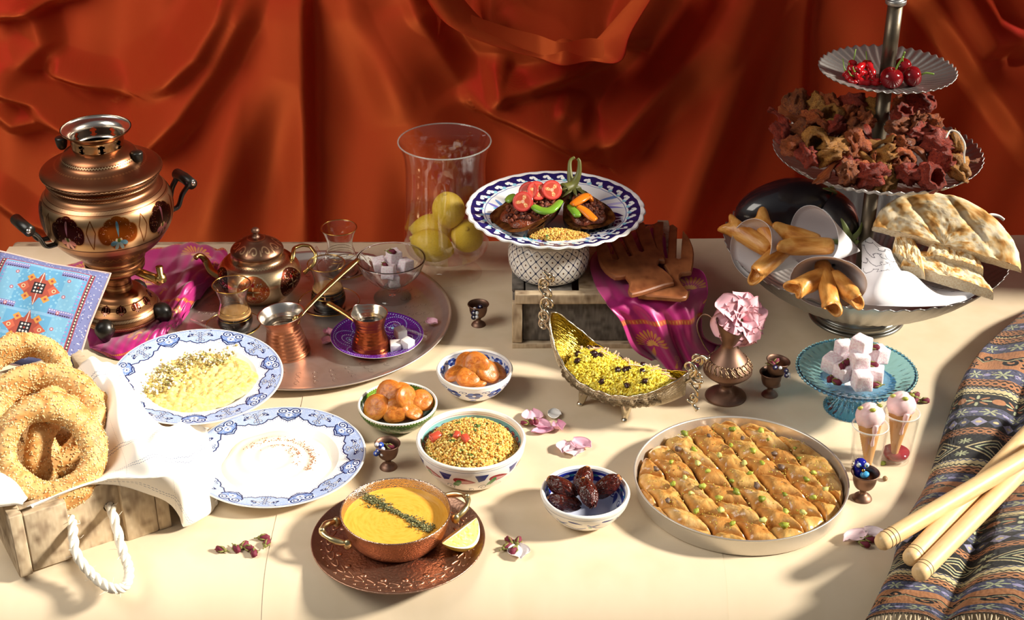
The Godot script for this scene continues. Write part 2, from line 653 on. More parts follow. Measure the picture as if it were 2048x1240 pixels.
func curtain() -> void:
	# each fold: its crest on the hanging plane, height, width before and after the crest, and how sharp it is
	var W := [
		[[Vector2(-0.4383, 0.459), Vector2(-0.4793, 0.3608), Vector2(-0.5181, 0.2974), Vector2(-0.5724, 0.2499), Vector2(-0.6328, 0.2147)], 0.035, 0.02, 0.05, 1],
		[[Vector2(-0.4106, 0.459), Vector2(-0.4478, 0.3524), Vector2(-0.4965, 0.2672), Vector2(-0.5589, 0.1836), Vector2(-0.6201, 0.1248), Vector2(-0.7155, 0.1065)], 0.045, 0.03, 0.06, 1],
		[[Vector2(-0.3307, 0.4829), Vector2(-0.3479, 0.2147), Vector2(-0.3681, -0.1243)], 0.035, 0.012, 0.07, 1],
		[[Vector2(-0.2551, 0.4829), Vector2(-0.2413, 0.3608), Vector2(-0.1927, 0.2586), Vector2(-0.1455, 0.1791), Vector2(-0.1191, 0.0506)], 0.04, 0.045, 0.05, 0],
		[[Vector2(-0.1921, 0.4829), Vector2(-0.1563, 0.3691), Vector2(-0.1178, 0.2931), Vector2(-0.0853, 0.2297)], 0.045, 0.03, 0.05, 1],
		[[Vector2(-0.0853, 0.2297), Vector2(-0.02, 0.1863), Vector2(0.0639, 0.1539), Vector2(0.1193, 0.1156), Vector2(0.141, 0.0954)], 0.05, 0.045, 0.022, 1],
		[[Vector2(0.141, 0.0954), Vector2(0.1896, 0.1612), Vector2(0.2606, 0.2499), Vector2(0.3212, 0.3356), Vector2(0.3693, 0.4509)], 0.05, 0.035, 0.05, 1],
		[[Vector2(-0.1614, 0.459), Vector2(-0.1321, 0.3691), Vector2(-0.0804, 0.3314), Vector2(-0.0196, 0.3059), Vector2(0.0459, 0.2862), Vector2(0.0829, 0.2776), Vector2(0.1359, 0.2862), Vector2(0.1794, 0.2836)], 0.025, 0.06, 0.03, 1],
		[[Vector2(0.1794, 0.2836), Vector2(0.1795, 0.3272), Vector2(0.1982, 0.3691), Vector2(0.2346, 0.4509)], 0.025, 0.014, 0.045, 1],
		[[Vector2(-0.031, 0.4348), Vector2(-0.0339, 0.3524), Vector2(0.0049, 0.3339)], 0.02, 0.02, 0.02, 1],
		[[Vector2(-0.0319, 0.2845), Vector2(-0.0174, 0.2262), Vector2(0.0298, 0.2324), Vector2(0.0955, 0.2586), Vector2(0.1445, 0.2716)], 0.03, 0.02, 0.02, 1],
		[[Vector2(0.422, 0.4829), Vector2(0.3928, 0.3524), Vector2(0.3537, 0.2147), Vector2(0.3114, 0.088), Vector2(0.2688, -0.0845)], 0.05, 0.05, 0.05, 0],
		[[Vector2(0.485, 0.4829), Vector2(0.4769, 0.3356), Vector2(0.4883, 0.1612), Vector2(0.4972, -0.0845)], 0.02, 0.012, 0.06, 1],
		[[Vector2(0.6031, 0.4829), Vector2(0.6885, 0.3774), Vector2(0.7425, 0.3102), Vector2(0.7939, 0.2411), Vector2(0.9138, 0.0972)], 0.05, 0.07, 0.03, 1],
		[[Vector2(0.6852, 0.459), Vector2(0.7553, 0.3608), Vector2(0.7904, 0.317), Vector2(0.8785, 0.3016)], 0.03, 0.02, 0.025, 1],
		[[Vector2(-0.8769, 0.3482), Vector2(-0.8107, 0.3574), Vector2(-0.7178, 0.3857), Vector2(-0.6392, 0.4348)], 0.025, 0.03, 0.01, 1],
		[[Vector2(-0.7901, 0.3857), Vector2(-0.7802, 0.3356), Vector2(-0.7773, 0.3016), Vector2(-0.817, 0.2672), Vector2(-0.894, 0.2499)], 0.03, 0.025, 0.03, 1],
		[[Vector2(-0.894, 0.2499), Vector2(-0.8019, 0.2059), Vector2(-0.7503, 0.1594), Vector2(-0.7034, 0.1339)], 0.04, 0.03, 0.02, 1],
		[[Vector2(-0.7838, 0.2586), Vector2(-0.7227, 0.2367), Vector2(-0.6507, 0.2174)], 0.03, 0.03, 0.015, 1],
		[[Vector2(-0.8986, 0.2236), Vector2(-0.8421, 0.163), Vector2(-0.799, 0.1702), Vector2(-0.7598, 0.1521)], 0.025, 0.02, 0.02, 1],
		[[Vector2(-0.9287, 0.0506), Vector2(-0.8543, -0.0209), Vector2(-0.7891, -0.0501)], 0.02, 0.03, 0.02, 1],
		[[Vector2(-0.3748, 0.4829), Vector2(-0.4067, 0.2586), Vector2(-0.4977, 0.0787), Vector2(-0.614, -0.1243)], 0.035, 0.05, 0.05, 0],
		[[Vector2(0.0716, 0.2014), Vector2(0.1137, 0.1791), Vector2(0.1246, 0.1412)], 0.02, 0.02, 0.015, 1],
		[[Vector2(0.5744, 0.459), Vector2(0.6427, 0.1612), Vector2(0.6866, -0.1243)], 0.025, 0.06, 0.06, 0],
	]
	var boxes := []
	for r in W:
		var b := Rect2(r[0][0], Vector2.ZERO)
		for q in r[0]:
			b = b.expand(q)
		boxes.append(b.grow(0.22))
	var nx := 440
	var ys := []
	for k in 16: ys.append(lerpf(-0.74, -0.1, k / 16.0))
	for k in 136: ys.append(lerpf(-0.1, 0.44, k / 136.0))
	for k in 17: ys.append(lerpf(0.445, 1.5, k / 16.0))
	var p := PackedVector3Array()
	var uv := PackedVector2Array()
	for y in ys:
		for i in nx:
			var q := Vector2(lerpf(-1.12, 1.12, float(i) / (nx - 1)), y)
			var d := 0.0
			for n in W.size():
				if not boxes[n].has_point(q):
					continue
				var r: Array = W[n]
				var best := 1e9
				var side := 0.0
				var t := 0.0
				var pts: Array = r[0]
				for s in pts.size() - 1:
					var a: Vector2 = pts[s]
					var ab: Vector2 = pts[s + 1] - a
					var k := clampf((q - a).dot(ab) / ab.length_squared(), 0.0, 1.0)
					var dd := q.distance_squared_to(a + ab * k)
					if dd < best:
						best = dd
						side = ab.cross(q - a)
						t = (s + k) / (pts.size() - 1)
				var w: float = r[2] if side > 0.0 else r[3]
				var x: float = (sqrt(best + 0.000012) - 0.0034) / (w * 1.35)
				var tent := maxf(1.0 - x, 0.0)
				var g := tent * tent * (3.0 - 2.0 * tent) * 0.45 + tent * 0.35 + 0.2 * exp(-x * 1.6) if r[4] == 1 else exp(-x * x * 1.4)
				d += r[1] * g * smoothstep(-0.02, 0.2, t) * (1.0 if n in [3, 11] else smoothstep(1.25, 0.6, t))
			d += 0.008 * sin(q.x * 21.0 + q.y * 3.0) + 0.004 * sin(q.x * 47.0 - q.y * 9.0)
			p.append(Vector3(q.x, q.y, -0.385 + d * 1.3))
			uv.append(Vector2(q.x, -q.y) * 400.0)
	# shot silk: red and orange threads lean opposite ways, so the colour turns with the fold
	var im := Image.create(16, 16, false, Image.FORMAT_RGB8)
	var nm := Image.create(16, 16, false, Image.FORMAT_RGB8)
	for y in 16:
		for x in 16:
			var orange := (y / 2) % 2 == 0
			im.set_pixel(x, y, Color("d0682e") if orange else Color("a80914"))
			nm.set_pixel(x, y, Color(0.5, 0.5 + (0.4 if orange else -0.1), 0.8 if orange else 0.97))
	var m := mat(ImageTexture.create_from_image(im), 0.46)
	m.normal_enabled = true
	m.normal_texture = ImageTexture.create_from_image(nm)
	m.metallic = 0.3
	m.metallic_specular = 0.15
	m.backlight_enabled = true
	m.backlight = Color(0.12, 0.02, 0.005)
	var mb := Mb.new()
	mb.grid(p, uv, nx, ys.size())
	var t := thing("silk_curtain", "orange-red shot silk curtain hung in swags and folds behind the table", "curtain")
	part("hanging_cloth", mb.mesh(), m, t)
	var top := [Vector3(-0.113, 0.4438, -0.3), Vector3(-0.0707, 0.3855, -0.3), Vector3(-0.0392, 0.3558, -0.3), Vector3(0.0128, 0.3333, -0.3), Vector3(0.0571, 0.3224, -0.3), Vector3(0.0852, 0.3292, -0.3), Vector3(0.1135, 0.3191, -0.3), Vector3(0.1335, 0.3241, -0.3), Vector3(0.166, 0.3625, -0.3), Vector3(0.2249, 0.4358, -0.3)]
	var lip := [Vector3(-0.1594, 0.4774, -0.24), Vector3(-0.1207, 0.3987, -0.235), Vector3(-0.0765, 0.3701, -0.215), Vector3(-0.0109, 0.3415, -0.225), Vector3(0.0398, 0.3294, -0.22), Vector3(0.0784, 0.3236, -0.2), Vector3(0.1219, 0.3237, -0.22), Vector3(0.17, 0.3292, -0.205), Vector3(0.1875, 0.3731, -0.225), Vector3(0.2452, 0.4696, -0.24)]
	var mid := []
	var und := []
	for k in top.size():
		mid.append(top[k].lerp(lip[k], 0.55) + Vector3(0, 0.004, 0.016 + 0.012 * (k % 2)))
		und.append(lip[k] + Vector3(0, 0.012, -0.07))
	var back := []
	for k in top.size():
		back.append(top[k] + Vector3(0, -0.012, -0.04))
	part("front_swag", Mb.new().fn(90, 40, patch([und, lip, mid, top, back]), false, 200.0, 80.0).mesh(), m, t)
	# the cloth turns forward at the right and is caught up overhead, out of the picture
	var ret := func(u: float, v: float) -> Vector3:
		return Vector3(1.13 + 0.025 * sin(u * 26.0) + 0.1 * u, lerpf(-0.74, 1.3, v), lerpf(-0.36, -0.02, u))
	part("side_return", Mb.new().fn(40, 30, ret, false, 136.0, 800.0).mesh(), m, t)
	var can := func(u: float, v: float) -> Vector3:
		return Vector3(lerpf(-1.12, 1.2, u), 1.3 - 0.1 * sin(v * PI) - 0.25 * v + 0.02 * sin(u * 40.0), lerpf(-0.37, -0.1, v))
	part("overhead_swag", Mb.new().fn(60, 20, can, false, 900.0, 200.0).mesh(), m, t)

# ---------- left side: samovar, cushion, crate of bread rings ----------
func sari_mat() -> StandardMaterial3D:
	if Mt.has("sari"):
		return Mt.sari
	var c := Cv.new(512, 512, Color("a80c6c"))
	var gold := Color("c9863c")
	for k in 2:
		var o := Vector2(120 + k * 256, 130 + k * 220)
		for n in 13:
			var a := PI + PI * n / 12.0
			c.drop(o.x + 30 * cos(a), o.y + 30 * sin(a), 46, 15, a, gold)
		for n in 9:
			c.drop(o.x, o.y, 30, 10, PI + PI * n / 8.0, Color("dba254"))
		c.drop(o.x, o.y + 6, 60, 22, PI / 2 + 0.5, gold)
		c.drop(o.x + 90, o.y + 70, 44, 20, 2.2, gold)
		c.spiral(o.x + 96, o.y + 60, 18, 0.0, 1.3, 4, gold)
	c.rect(0, 0, 512, 26, Color("b8482e"))
	for k in 32:
		c.drop(k * 16 + 8, 26, 20, 9, -PI / 2, gold)
	Mt.sari = mat(c.tex(), 0.36)
	Mt.sari.metallic = 0.12
	Mt.sari.rim_enabled = true
	Mt.sari.rim = 0.7
	Mt.sari.rim_tint = 0.4
	return Mt.sari

func zigzag(c: Cv, y: float, amp: float, n: int, wd: float, col: Color) -> void:
	var pts := []
	for k in n * 2 + 1:
		pts.append(Vector2(float(c.w) * k / (n * 2), y + (amp if k % 2 else -amp)))
	c.line(pts, wd, col)

func medallion(c: Cv, x: float, y: float, s: float, base: Color, flower: Color) -> void:
	var lineC := Color("caa678")
	for pass_ in 2:
		var g := 1.0 if pass_ == 1 else 1.12
		var cl := base if pass_ == 1 else lineC
		for q in [[-0.62, 0.05, 0.45], [-0.3, -0.35, 0.42], [0.3, -0.35, 0.42], [0.62, 0.05, 0.45], [0.0, -0.5, 0.4], [0, 0.3, 0.5]]:
			c.disc(x + q[0] * s, y + q[1] * s, q[2] * s * g, q[2] * s * g, cl)
	for n in 90:
		var a := rng.randf() * TAU
		var r := s * (0.55 + 0.4 * rng.randf())
		c.disc(x + cos(a) * r, y - 0.1 * s + sin(a) * r * 0.75, 1.6, 1.6, [Color("d8b070"), Color("e7c9c4"), Color("b9574a")][n % 3])
	c.drop(x, y + 0.2 * s, 0.8 * s, 0.2 * s, -PI / 2, flower)
	for sgn in [-1, 1]:
		c.drop(x, y + 0.35 * s, 0.5 * s, 0.3 * s, PI / 2 + sgn * 1.25, flower)
		c.drop(x, y + 0.35 * s, 0.5 * s, 0.26 * s, PI / 2 + sgn * 0.45, flower.lightened(0.3))
		c.disc(x + sgn * 0.12 * s, y + 0.3 * s, 0.07 * s, 0.07 * s, Color("f4efe2"))
	c.disc(x, y + 0.32 * s, 0.09 * s, 0.09 * s, Color("5a7a3a"))

func left_side() -> void:
	# magenta silk under the samovar
	var rows := [
		[Vector3(-0.7272, 0.004, -0.1367), Vector3(-0.6741, 0.006, -0.1699), Vector3(-0.5976, 0.02, -0.164), Vector3(-0.5243, 0.03, -0.1695), Vector3(-0.4665, 0.01, -0.1782)],
		[Vector3(-0.7034, 0.004, -0.0904), Vector3(-0.6511, 0.005, -0.1055), Vector3(-0.5793, 0.008, -0.1084), Vector3(-0.5001, 0.036, -0.0756), Vector3(-0.4537, 0.012, -0.1008)],
		[Vector3(-0.6718, 0.003, -0.0264), Vector3(-0.6174, 0.003, -0.0264), Vector3(-0.5575, 0.005, -0.039), Vector3(-0.5039, 0.032, 0.0023), Vector3(-0.4812, 0.01, -0.0298)],
		[Vector3(-0.645, 0.003, 0.0516), Vector3(-0.5976, 0.003, 0.044), Vector3(-0.5511, 0.004, 0.0305), Vector3(-0.5132, 0.014, 0.0435), Vector3(-0.4978, 0.006, 0.0493)],
		[Vector3(-0.624, 0.004, 0.1126), Vector3(-0.5853, 0.012, 0.1262), Vector3(-0.5459, 0.014, 0.1034), Vector3(-0.5152, 0.016, 0.0892), Vector3(-0.5049, 0.006, 0.0794)],
		[Vector3(-0.6212, 0.002, 0.1194), Vector3(-0.5712, 0.002, 0.1521), Vector3(-0.5416, 0.003, 0.1297), Vector3(-0.5161, 0.003, 0.1109), Vector3(-0.5053, 0.002, 0.0947)]]
	var pf := patch(rows)
	var cr := func(u: float, v: float) -> Vector3:
		var p: Vector3 = pf.call(u, v)
		var k := 0.0035 * (0.3 + smoothstep(0.4, 0.9, u))
		p.y = maxf(p.y + k * (absf(sin(u * 31.0 + v * 17.0)) + absf(sin(v * 29.0 - u * 13.0 + 2.0 * sin(u * 9.0))) - 0.9), 0.0014)
		return p
	solo("silk_sari", Mb.new().fn(70, 70, cr, true, 1.6, 2.2).mesh(), sari_mat(), "crumpled magenta silk with gold paisley spread under the copper samovar", "cloth")
	samovar()
	cushion()
	crate()

func dim(m: StandardMaterial3D) -> StandardMaterial3D:   # old copper is darker than the drawing
	m.albedo_color = Color(0.8, 0.72, 0.66)
	return m

func samovar() -> void:
	var base := Vector3(-0.588, 0.004, 0.0458)
	var s := thing("samovar", "engraved copper samovar with painted flower medallions and black handles", "samovar", base)
	# painted bowl
	var bt := Cv.new(1024, 512, Color("c49c7c"))
	# v runs from the waist at the bottom of the bowl (0) to the neck (1)
	bt.rect(0, 262, 1024, 150, Color("dcc6a2"))
	for k in 4:
		var x := 128 + k * 256
		medallion(bt, x, 338, 88, [Color("3c1d18"), Color("8a4c1c"), Color("4a1d1a"), Color("382224")][k], [Color("cf93bb"), Color("6aa9d6"), Color("d9a3b3"), Color("b994cf")][k])
		bt.line([Vector2(x + 128, 275), Vector2(x + 150, 335), Vector2(x + 128, 400), Vector2(x + 106, 335), Vector2(x + 128, 275)], 5, Color("8a5a36"))
	bt.rect(0, 412, 1024, 5, Color("5a3220"))
	for k in 128:
		bt.line([Vector2(k * 8 + 1, 246), Vector2(k * 8 + 7, 226)], 3.4, Color("f0dcb8"))
	bt.rect(0, 222, 1024, 3, Color("5a3220"))
	bt.rect(0, 250, 1024, 3, Color("5a3220"))
	bt.rect(0, 118, 1024, 18, Color("7a4c34"))
	zigzag(bt, 127, 6, 60, 5, Color("f4e2c0"))
	bt.rect(0, 18, 1024, 20, Color("7a4c34"))
	zigzag(bt, 28, 6, 60, 5, Color("f4e2c0"))
	bt.rect(0, 440, 1024, 72, Color("8a5c42"))
	zigzag(bt, 470, 9, 24, 4, Color("e0be90"))
	bt.im.flip_y()
	var bm := dim(mat(bt.tex(), 0.33, 1.0))
	var prof := [Vector2(0.0516, 0.1255), Vector2(0.0712, 0.1411), Vector2(0.087, 0.1624), Vector2(0.0939, 0.1802), Vector2(0.0949, 0.2003), Vector2(0.0918, 0.213), Vector2(0.0843, 0.2233), Vector2(0.077, 0.2289), Vector2(0.0748, 0.2336), Vector2(0.0769, 0.2383), Vector2(0.0804, 0.2414), Vector2(0.0761, 0.2446)]
	part("bowl", Mb.new().lathe(sm(prof, 5), 96, 2.0).mesh(), bm, s)
	# pedestal
	var pt := Cv.new(512, 512, Color("9c7054"))
	for k in 6:
		zigzag(pt, 30 + k * 80, 7, 40, 6, Color("d8b98c"))
		pt.rect(0, 58 + k * 80, 512, 6, Color("4c2618"))
	var pm := dim(mat(pt.tex(), 0.34, 1.0))
	part("pedestal", Mb.new().lathe(sm([Vector2(0.0217, 0.061), Vector2(0.0201, 0.0712), Vector2(0.0208, 0.0821), Vector2(0.0327, 0.0889), Vector2(0.0423, 0.0956), Vector2(0.0437, 0.1048), Vector2(0.0421, 0.1098), Vector2(0.0458, 0.1139), Vector2(0.0465, 0.1189), Vector2(0.0516, 0.1255)], 4), 72, 3.0).mesh(), pm, s)
	var ft := Cv.new(1024, 256, Color("b88e6c"))
	ft.rect(0, 50, 1024, 90, Color("caa77c"))
	for k in 6:
		medallion(ft, 85 + k * 170.6, 96, 52, Color("34160f"), [Color("d0776a"), Color("e0b0a4")][k % 2])
	for y in [165, 205]:
		ft.rect(0, y - 9, 1024, 18, Color("6e4630"))
		zigzag(ft, y, 5, 80, 5, Color("f4e2c0"))
	ft.im.flip_y()
	var fm := dim(mat(ft.tex(), 0.34, 1.0))
	part("foot_plate", Mb.new().lathe(sm([Vector2(0.0302, 0.0129), Vector2(0.0566, 0.0155), Vector2(0.0595, 0.0199), Vector2(0.0587, 0.0259), Vector2(0.0541, 0.0345), Vector2(0.048, 0.0397), Vector2(0.045, 0.0422), Vector2(0.0412, 0.0482), Vector2(0.0389, 0.0499), Vector2(0.0329, 0.0576), Vector2(0.0217, 0.061)], 4), 96, 2.0).mesh(), fm, s)
	# lid with dome
	var lt := Cv.new(512, 256, Color("b2866a"))
	lt.rect(0, 190, 512, 20, Color("6e4630"))
	zigzag(lt, 200, 5, 40, 5, Color("f4e2c0"))
	for k in 40:
		lt.disc(k * 12.8 + 6, 120, 4.5, 4, Color("d5aa7e"))
	lt.rect(0, 60, 512, 16, Color("6e4630"))
	zigzag(lt, 68, 5, 40, 5, Color("f4e2c0"))
	lt.im.flip_y()
	part("lid", Mb.new().lathe(sm([Vector2(0.0761, 0.2446), Vector2(0.0803, 0.2477), Vector2(0.0852, 0.2516), Vector2(0.0859, 0.2555), Vector2(0.0808, 0.2594), Vector2(0.0715, 0.2633), Vector2(0.0628, 0.2672), Vector2(0.0563, 0.2711), Vector2(0.0534, 0.2757), Vector2(0.0498, 0.2811), Vector2(0.0427, 0.2857), Vector2(0.0355, 0.2888)], 4), 96, 2.0).mesh(), dim(mat(lt.tex(), 0.33, 1.0)), s)
	# crown with small figure-shaped holes
	var cp := sm([Vector2(0.0355, 0.288), Vector2(0.0369, 0.2904), Vector2(0.0369, 0.298), Vector2(0.0368, 0.3049), Vector2(0.0403, 0.3102), Vector2(0.048, 0.314), Vector2(0.0494, 0.3171)], 4)
	var cm := Mb.new()
	cm.skip = func(i: int, j: int) -> bool:
		var k := i % 12
		return (k in [5, 6] and j in [4, 5, 6, 7, 8, 9, 10]) or (k in [4, 7] and j in [5, 8, 9])
	cm.lathe(cp, 96)
	cm.skip = null
	var inner := []
	for q in cp:
		inner.push_front(Vector2(q.x - 0.0012, q.y))
	part("crown", cm.mesh(), mat("b08a66", 0.2, 1.0), s)
	var ci := Mb.new()
	ci.skip = func(i: int, j: int) -> bool:
		var k := i % 12
		var jj := cp.size() - 2 - j
		return (k in [5, 6] and jj in [4, 5, 6, 7, 8, 9, 10]) or (k in [4, 7] and jj in [5, 8, 9])
	ci.lathe(inner, 96)
	part("crown_lining", ci.mesh(), Mt.tin, s)
	var knob := Mb.new().lathe(sm([Vector2(0.004, 0), Vector2(0.007, 0.004), Vector2(0.0085, 0.012), Vector2(0.008, 0.018), Vector2(0.0001, 0.02)], 4), 20).mesh()
	for q in [Vector3(-0.6484, 0.276, 0.0172), Vector3(-0.5321, 0.27, 0.0552)]:
		part("knob", knob, Mt.black, s, q - base)
	# black feet
	var dir: Vector3 = Vector3(-0.6011, 0, 0.1059) - Vector3(-0.5901, 0, 0.0388)
	var a0 := atan2(dir.z, dir.x)
	for k in 4:
		var d := Vector3(cos(a0 + k * PI / 2), 0, sin(a0 + k * PI / 2))
		var pth := sm([d * 0.048 + Vector3(0, 0.024, 0), d * 0.062 + Vector3(0, 0.026, 0), d * 0.066 + Vector3(0, 0.014, 0), d * 0.063 + Vector3(0, 0.003, 0), d * 0.069 + Vector3(0, -0.002, 0)], 5)
		part("leg", Mb.new().tube(pth, func(t: float) -> float: return 0.0045 + 0.0105 * exp(-pow((t - 0.32) / 0.24, 2.0)), 14).mesh(), Mt.black, s)
	# handles
	for k in 2:
		var h := thing_part("handle", s)
		var da := Vector3(-0.78, 0, 0.62).normalized() * (1 if k == 0 else -1)
		var tg := Vector3(-da.z, 0, da.x)
		for sg in [-1, 1]:
			part("bracket", Mb.new().tube(sm([da * 0.088 + Vector3(0, 0.165, 0) + tg * 0.012 * sg, da * 0.104 + Vector3(0, 0.168, 0) + tg * 0.014 * sg, da * 0.112 + Vector3(0, 0.186, 0) + tg * 0.016 * sg, da * 0.124 + Vector3(0, 0.2, 0) + tg * 0.018 * sg], 5), 0.0055, 8, true, 0.55).mesh(), Mt.black, h)
			part("rivet", Mb.new().ball(da * 0.128 + Vector3(0, 0.203, 0) + tg * 0.024 * sg, Vector3.ONE * 0.0042, 10).mesh(), Mt.tin, h)
		part("grip", Mb.new().tube([da * 0.126 + Vector3(0, 0.202, 0) - tg * 0.024, da * 0.127 + Vector3(0, 0.203, 0), da * 0.126 + Vector3(0, 0.202, 0) + tg * 0.024], 0.0085, 14).mesh(), Mt.black, h)
	# tap
	var tp := thing_part("tap", s)
	var t0 := Vector3(-0.5699, 0.094, 0.0398) - base
	var t1 := Vector3(-0.518, 0.086, 0.0658) - base
	part("pipe", Mb.new().tube([t0, t0.lerp(t1, 0.5), t1], [0.006, 0.0068, 0.0075], 12).mesh(), Mt.brass, tp)
	part("key", Mb.new().tube([t1, t1 + Vector3(0, 0.01, 0), t1 + Vector3(0, 0.011, 0), t1 + Vector3(0, 0.024, 0)], [0.009, 0.008, 0.0045, 0.0055], 10).mesh(), Mt.brass, tp)

func thing_part(called: String, parent: Node3D) -> Node3D:
	var o := Node3D.new()
	o.name = called
	parent.add_child(o, true)
	return o

func cushion() -> void:
	var c := Cv.new(512, 512, Color("8fb0e2"))
	var red := Color("b8503e")
	c.rect(0, 0, 512, 512, Color("7f86bd"))
	for k in 1500:
		c.disc(rng.randf() * 512, rng.randf() * 512, 2.4, 2.4, [Color("c9c4e6"), Color("5a5d9c"), Color("e8e4f0")][k % 3])
	c.rect(44, 40, 424, 432, Color("b8485a"))
	c.rect(48, 40, 12, 432, Color("2b2536"))
	c.rect(452, 40, 12, 432, Color("2b2536"))
	for k in 30:
		c.disc(54, 48 + k * 14.6, 4, 5, Color("f0d8c0"))
		c.disc(458, 48 + k * 14.6, 4, 5, Color("f0d8c0"))
	c.rect(66, 44, 380, 424, Color("6cb2de"))
	for b in 4:   # paler bands
		c.rect(66, 44 + b * 112, 380, 14, Color("8fc4ec"))
	c.rect(86, 44, 70, 424, Color("86c2e6"))
	c.rect(356, 44, 70, 424, Color("86c2e6"))
	for k in 260:
		var p := Vector2(70 + rng.randf() * 370, 50 + rng.randf() * 410)
		c.disc(p.x, p.y, 4, 4, Color("a9dcf4"))
		c.disc(p.x, p.y, 1.8, 1.8, Color("6cb2de"))
	for y in [66, 256, 446]:
		for sgn in 2:
			var x0 := 70 if sgn == 0 else 330
			c.rect(x0, y - 14, 112, 28, Color("8e8ccc"))
			for k in 11:
				c.disc(x0 + 6 + k * 10, y - 8, 3.4, 3.4, Color("e6e2f4"))
				c.disc(x0 + 6 + k * 10, y + 8, 3.6, 3, Color("1d1a2c"))
	for k in 24:
		c.disc(80, 60 + k * 17, 5, 5, Color("a79ad6"))
		c.disc(432, 60 + k * 17, 5, 5, Color("a79ad6"))
	for y in [162, 350]:
		var o := Vector2(256, y)
		c.poly([o + Vector2(-70, -16), o + Vector2(-44, -44), o + Vector2(-16, -44), o + Vector2(0, -84), o + Vector2(16, -44), o + Vector2(44, -44), o + Vector2(70, -16), o + Vector2(70, 16), o + Vector2(44, 44), o + Vector2(16, 44), o + Vector2(0, 84), o + Vector2(-16, 44), o + Vector2(-44, 44), o + Vector2(-70, 16)], red)
		for k in 4:
			var d := Vector2(64, 0).rotated(k * PI / 2 + PI / 4)
			c.poly([o + d + Vector2(0, -20), o + d + Vector2(20, 0), o + d + Vector2(0, 20), o + d + Vector2(-20, 0)], Color("e7a24e"))
			c.disc(o.x + d.x, o.y + d.y, 6, 6, red)
		for sx in [-1, 1]:
			c.poly([o + Vector2(sx * 60, -26), o + Vector2(sx * 96, 0), o + Vector2(sx * 60, 26), o + Vector2(sx * 40, 0)], Color("d96a4e"))
			c.disc(o.x + sx * 68, o.y, 9, 9, Color("f2dcae"))
			c.disc(o.x + sx * 68, o.y, 5, 5, red)
		c.rect(o.x - 26, o.y - 26, 52, 52, Color("1e1420"))
		for k in 9:
			c.disc(o.x - 14 + (k % 3) * 14, o.y - 16 + (k / 3) * 16, 5, 5, Color("f4ece8") if k != 4 else red)
		c.line([o + Vector2(0, 26), o + Vector2(0, 78)], 4, Color("f4e6d8"))
		c.line([o + Vector2(0, -78), o + Vector2(0, -26)], 4, Color("f4e6d8"))
	for k in 10:
		c.disc(140 + (k % 2) * 232, 100 + (k / 2) * 78, 8, 8, Color("c56b7c"))
		c.disc(140 + (k % 2) * 232, 100 + (k / 2) * 78, 4, 4, Color("e8e2f0"))
	var m := bump(mat(c.tex(), 0.85), Mt.fine, 0.01)
	m.albedo_color = Color(0.8, 0.8, 0.8)
	var b := Basis(Vector3(0.979, -0.145, 0.143), Vector3(0.2, 0.567, -0.799), Vector3(0.035, 0.811, 0.584)).orthonormalized()
	var t := thing("cushion", "small blue cushion printed with red star medallions, leaning in the crate", "cushion", Vector3(-0.656, 0.119, 0.223))
	var half := 0.0815
	var mb := Mb.new()
	for sgn in [1, -1]:
		var f := func(u: float, v: float) -> Vector3:
			var x := u * 2.0 - 1.0
			var y := 1.0 - v * 2.0
			var pinch := 1.0 - 0.045 * (1.0 - absf(x)) * smoothstep(0.6, 1.0, absf(y)) - 0.045 * (1.0 - absf(y)) * smoothstep(0.6, 1.0, absf(x))
			var z: float = 0.021 * pow(maxf((1.0 - pow(x, 4)) * (1.0 - pow(y, 4)), 0.0), 0.5) * sgn
			z += 0.0012 * sin(x * 9.0 + y * 4.0) * (1.0 - x * x) * (1.0 - y * y)
			return b * Vector3(x * half * pinch, y * half * pinch, z)
		mb.fn(34, 34, f, sgn > 0)
	part("cover", mb.mesh(), m, t)
	var ring := []
	for k in 65:
		var a := k / 64.0 * 4.0
		var q: Vector2 = [Vector2(-1, 1), Vector2(1, 1), Vector2(1, -1), Vector2(-1, -1), Vector2(-1, 1)][int(a)].lerp([Vector2(1, 1), Vector2(1, -1), Vector2(-1, -1), Vector2(-1, 1), Vector2(-1, 1)][int(a)], a - int(a))
		var pin := 1.0 - 0.045 * (1.0 - minf(absf(q.x), absf(q.y)))
		ring.append(b * Vector3(q.x * half * pin, q.y * half * pin, 0))
	part("piping", Mb.new().tube(ring, 0.0016, 8, false).mesh(), mat("c9a8a0", 0.8), t)

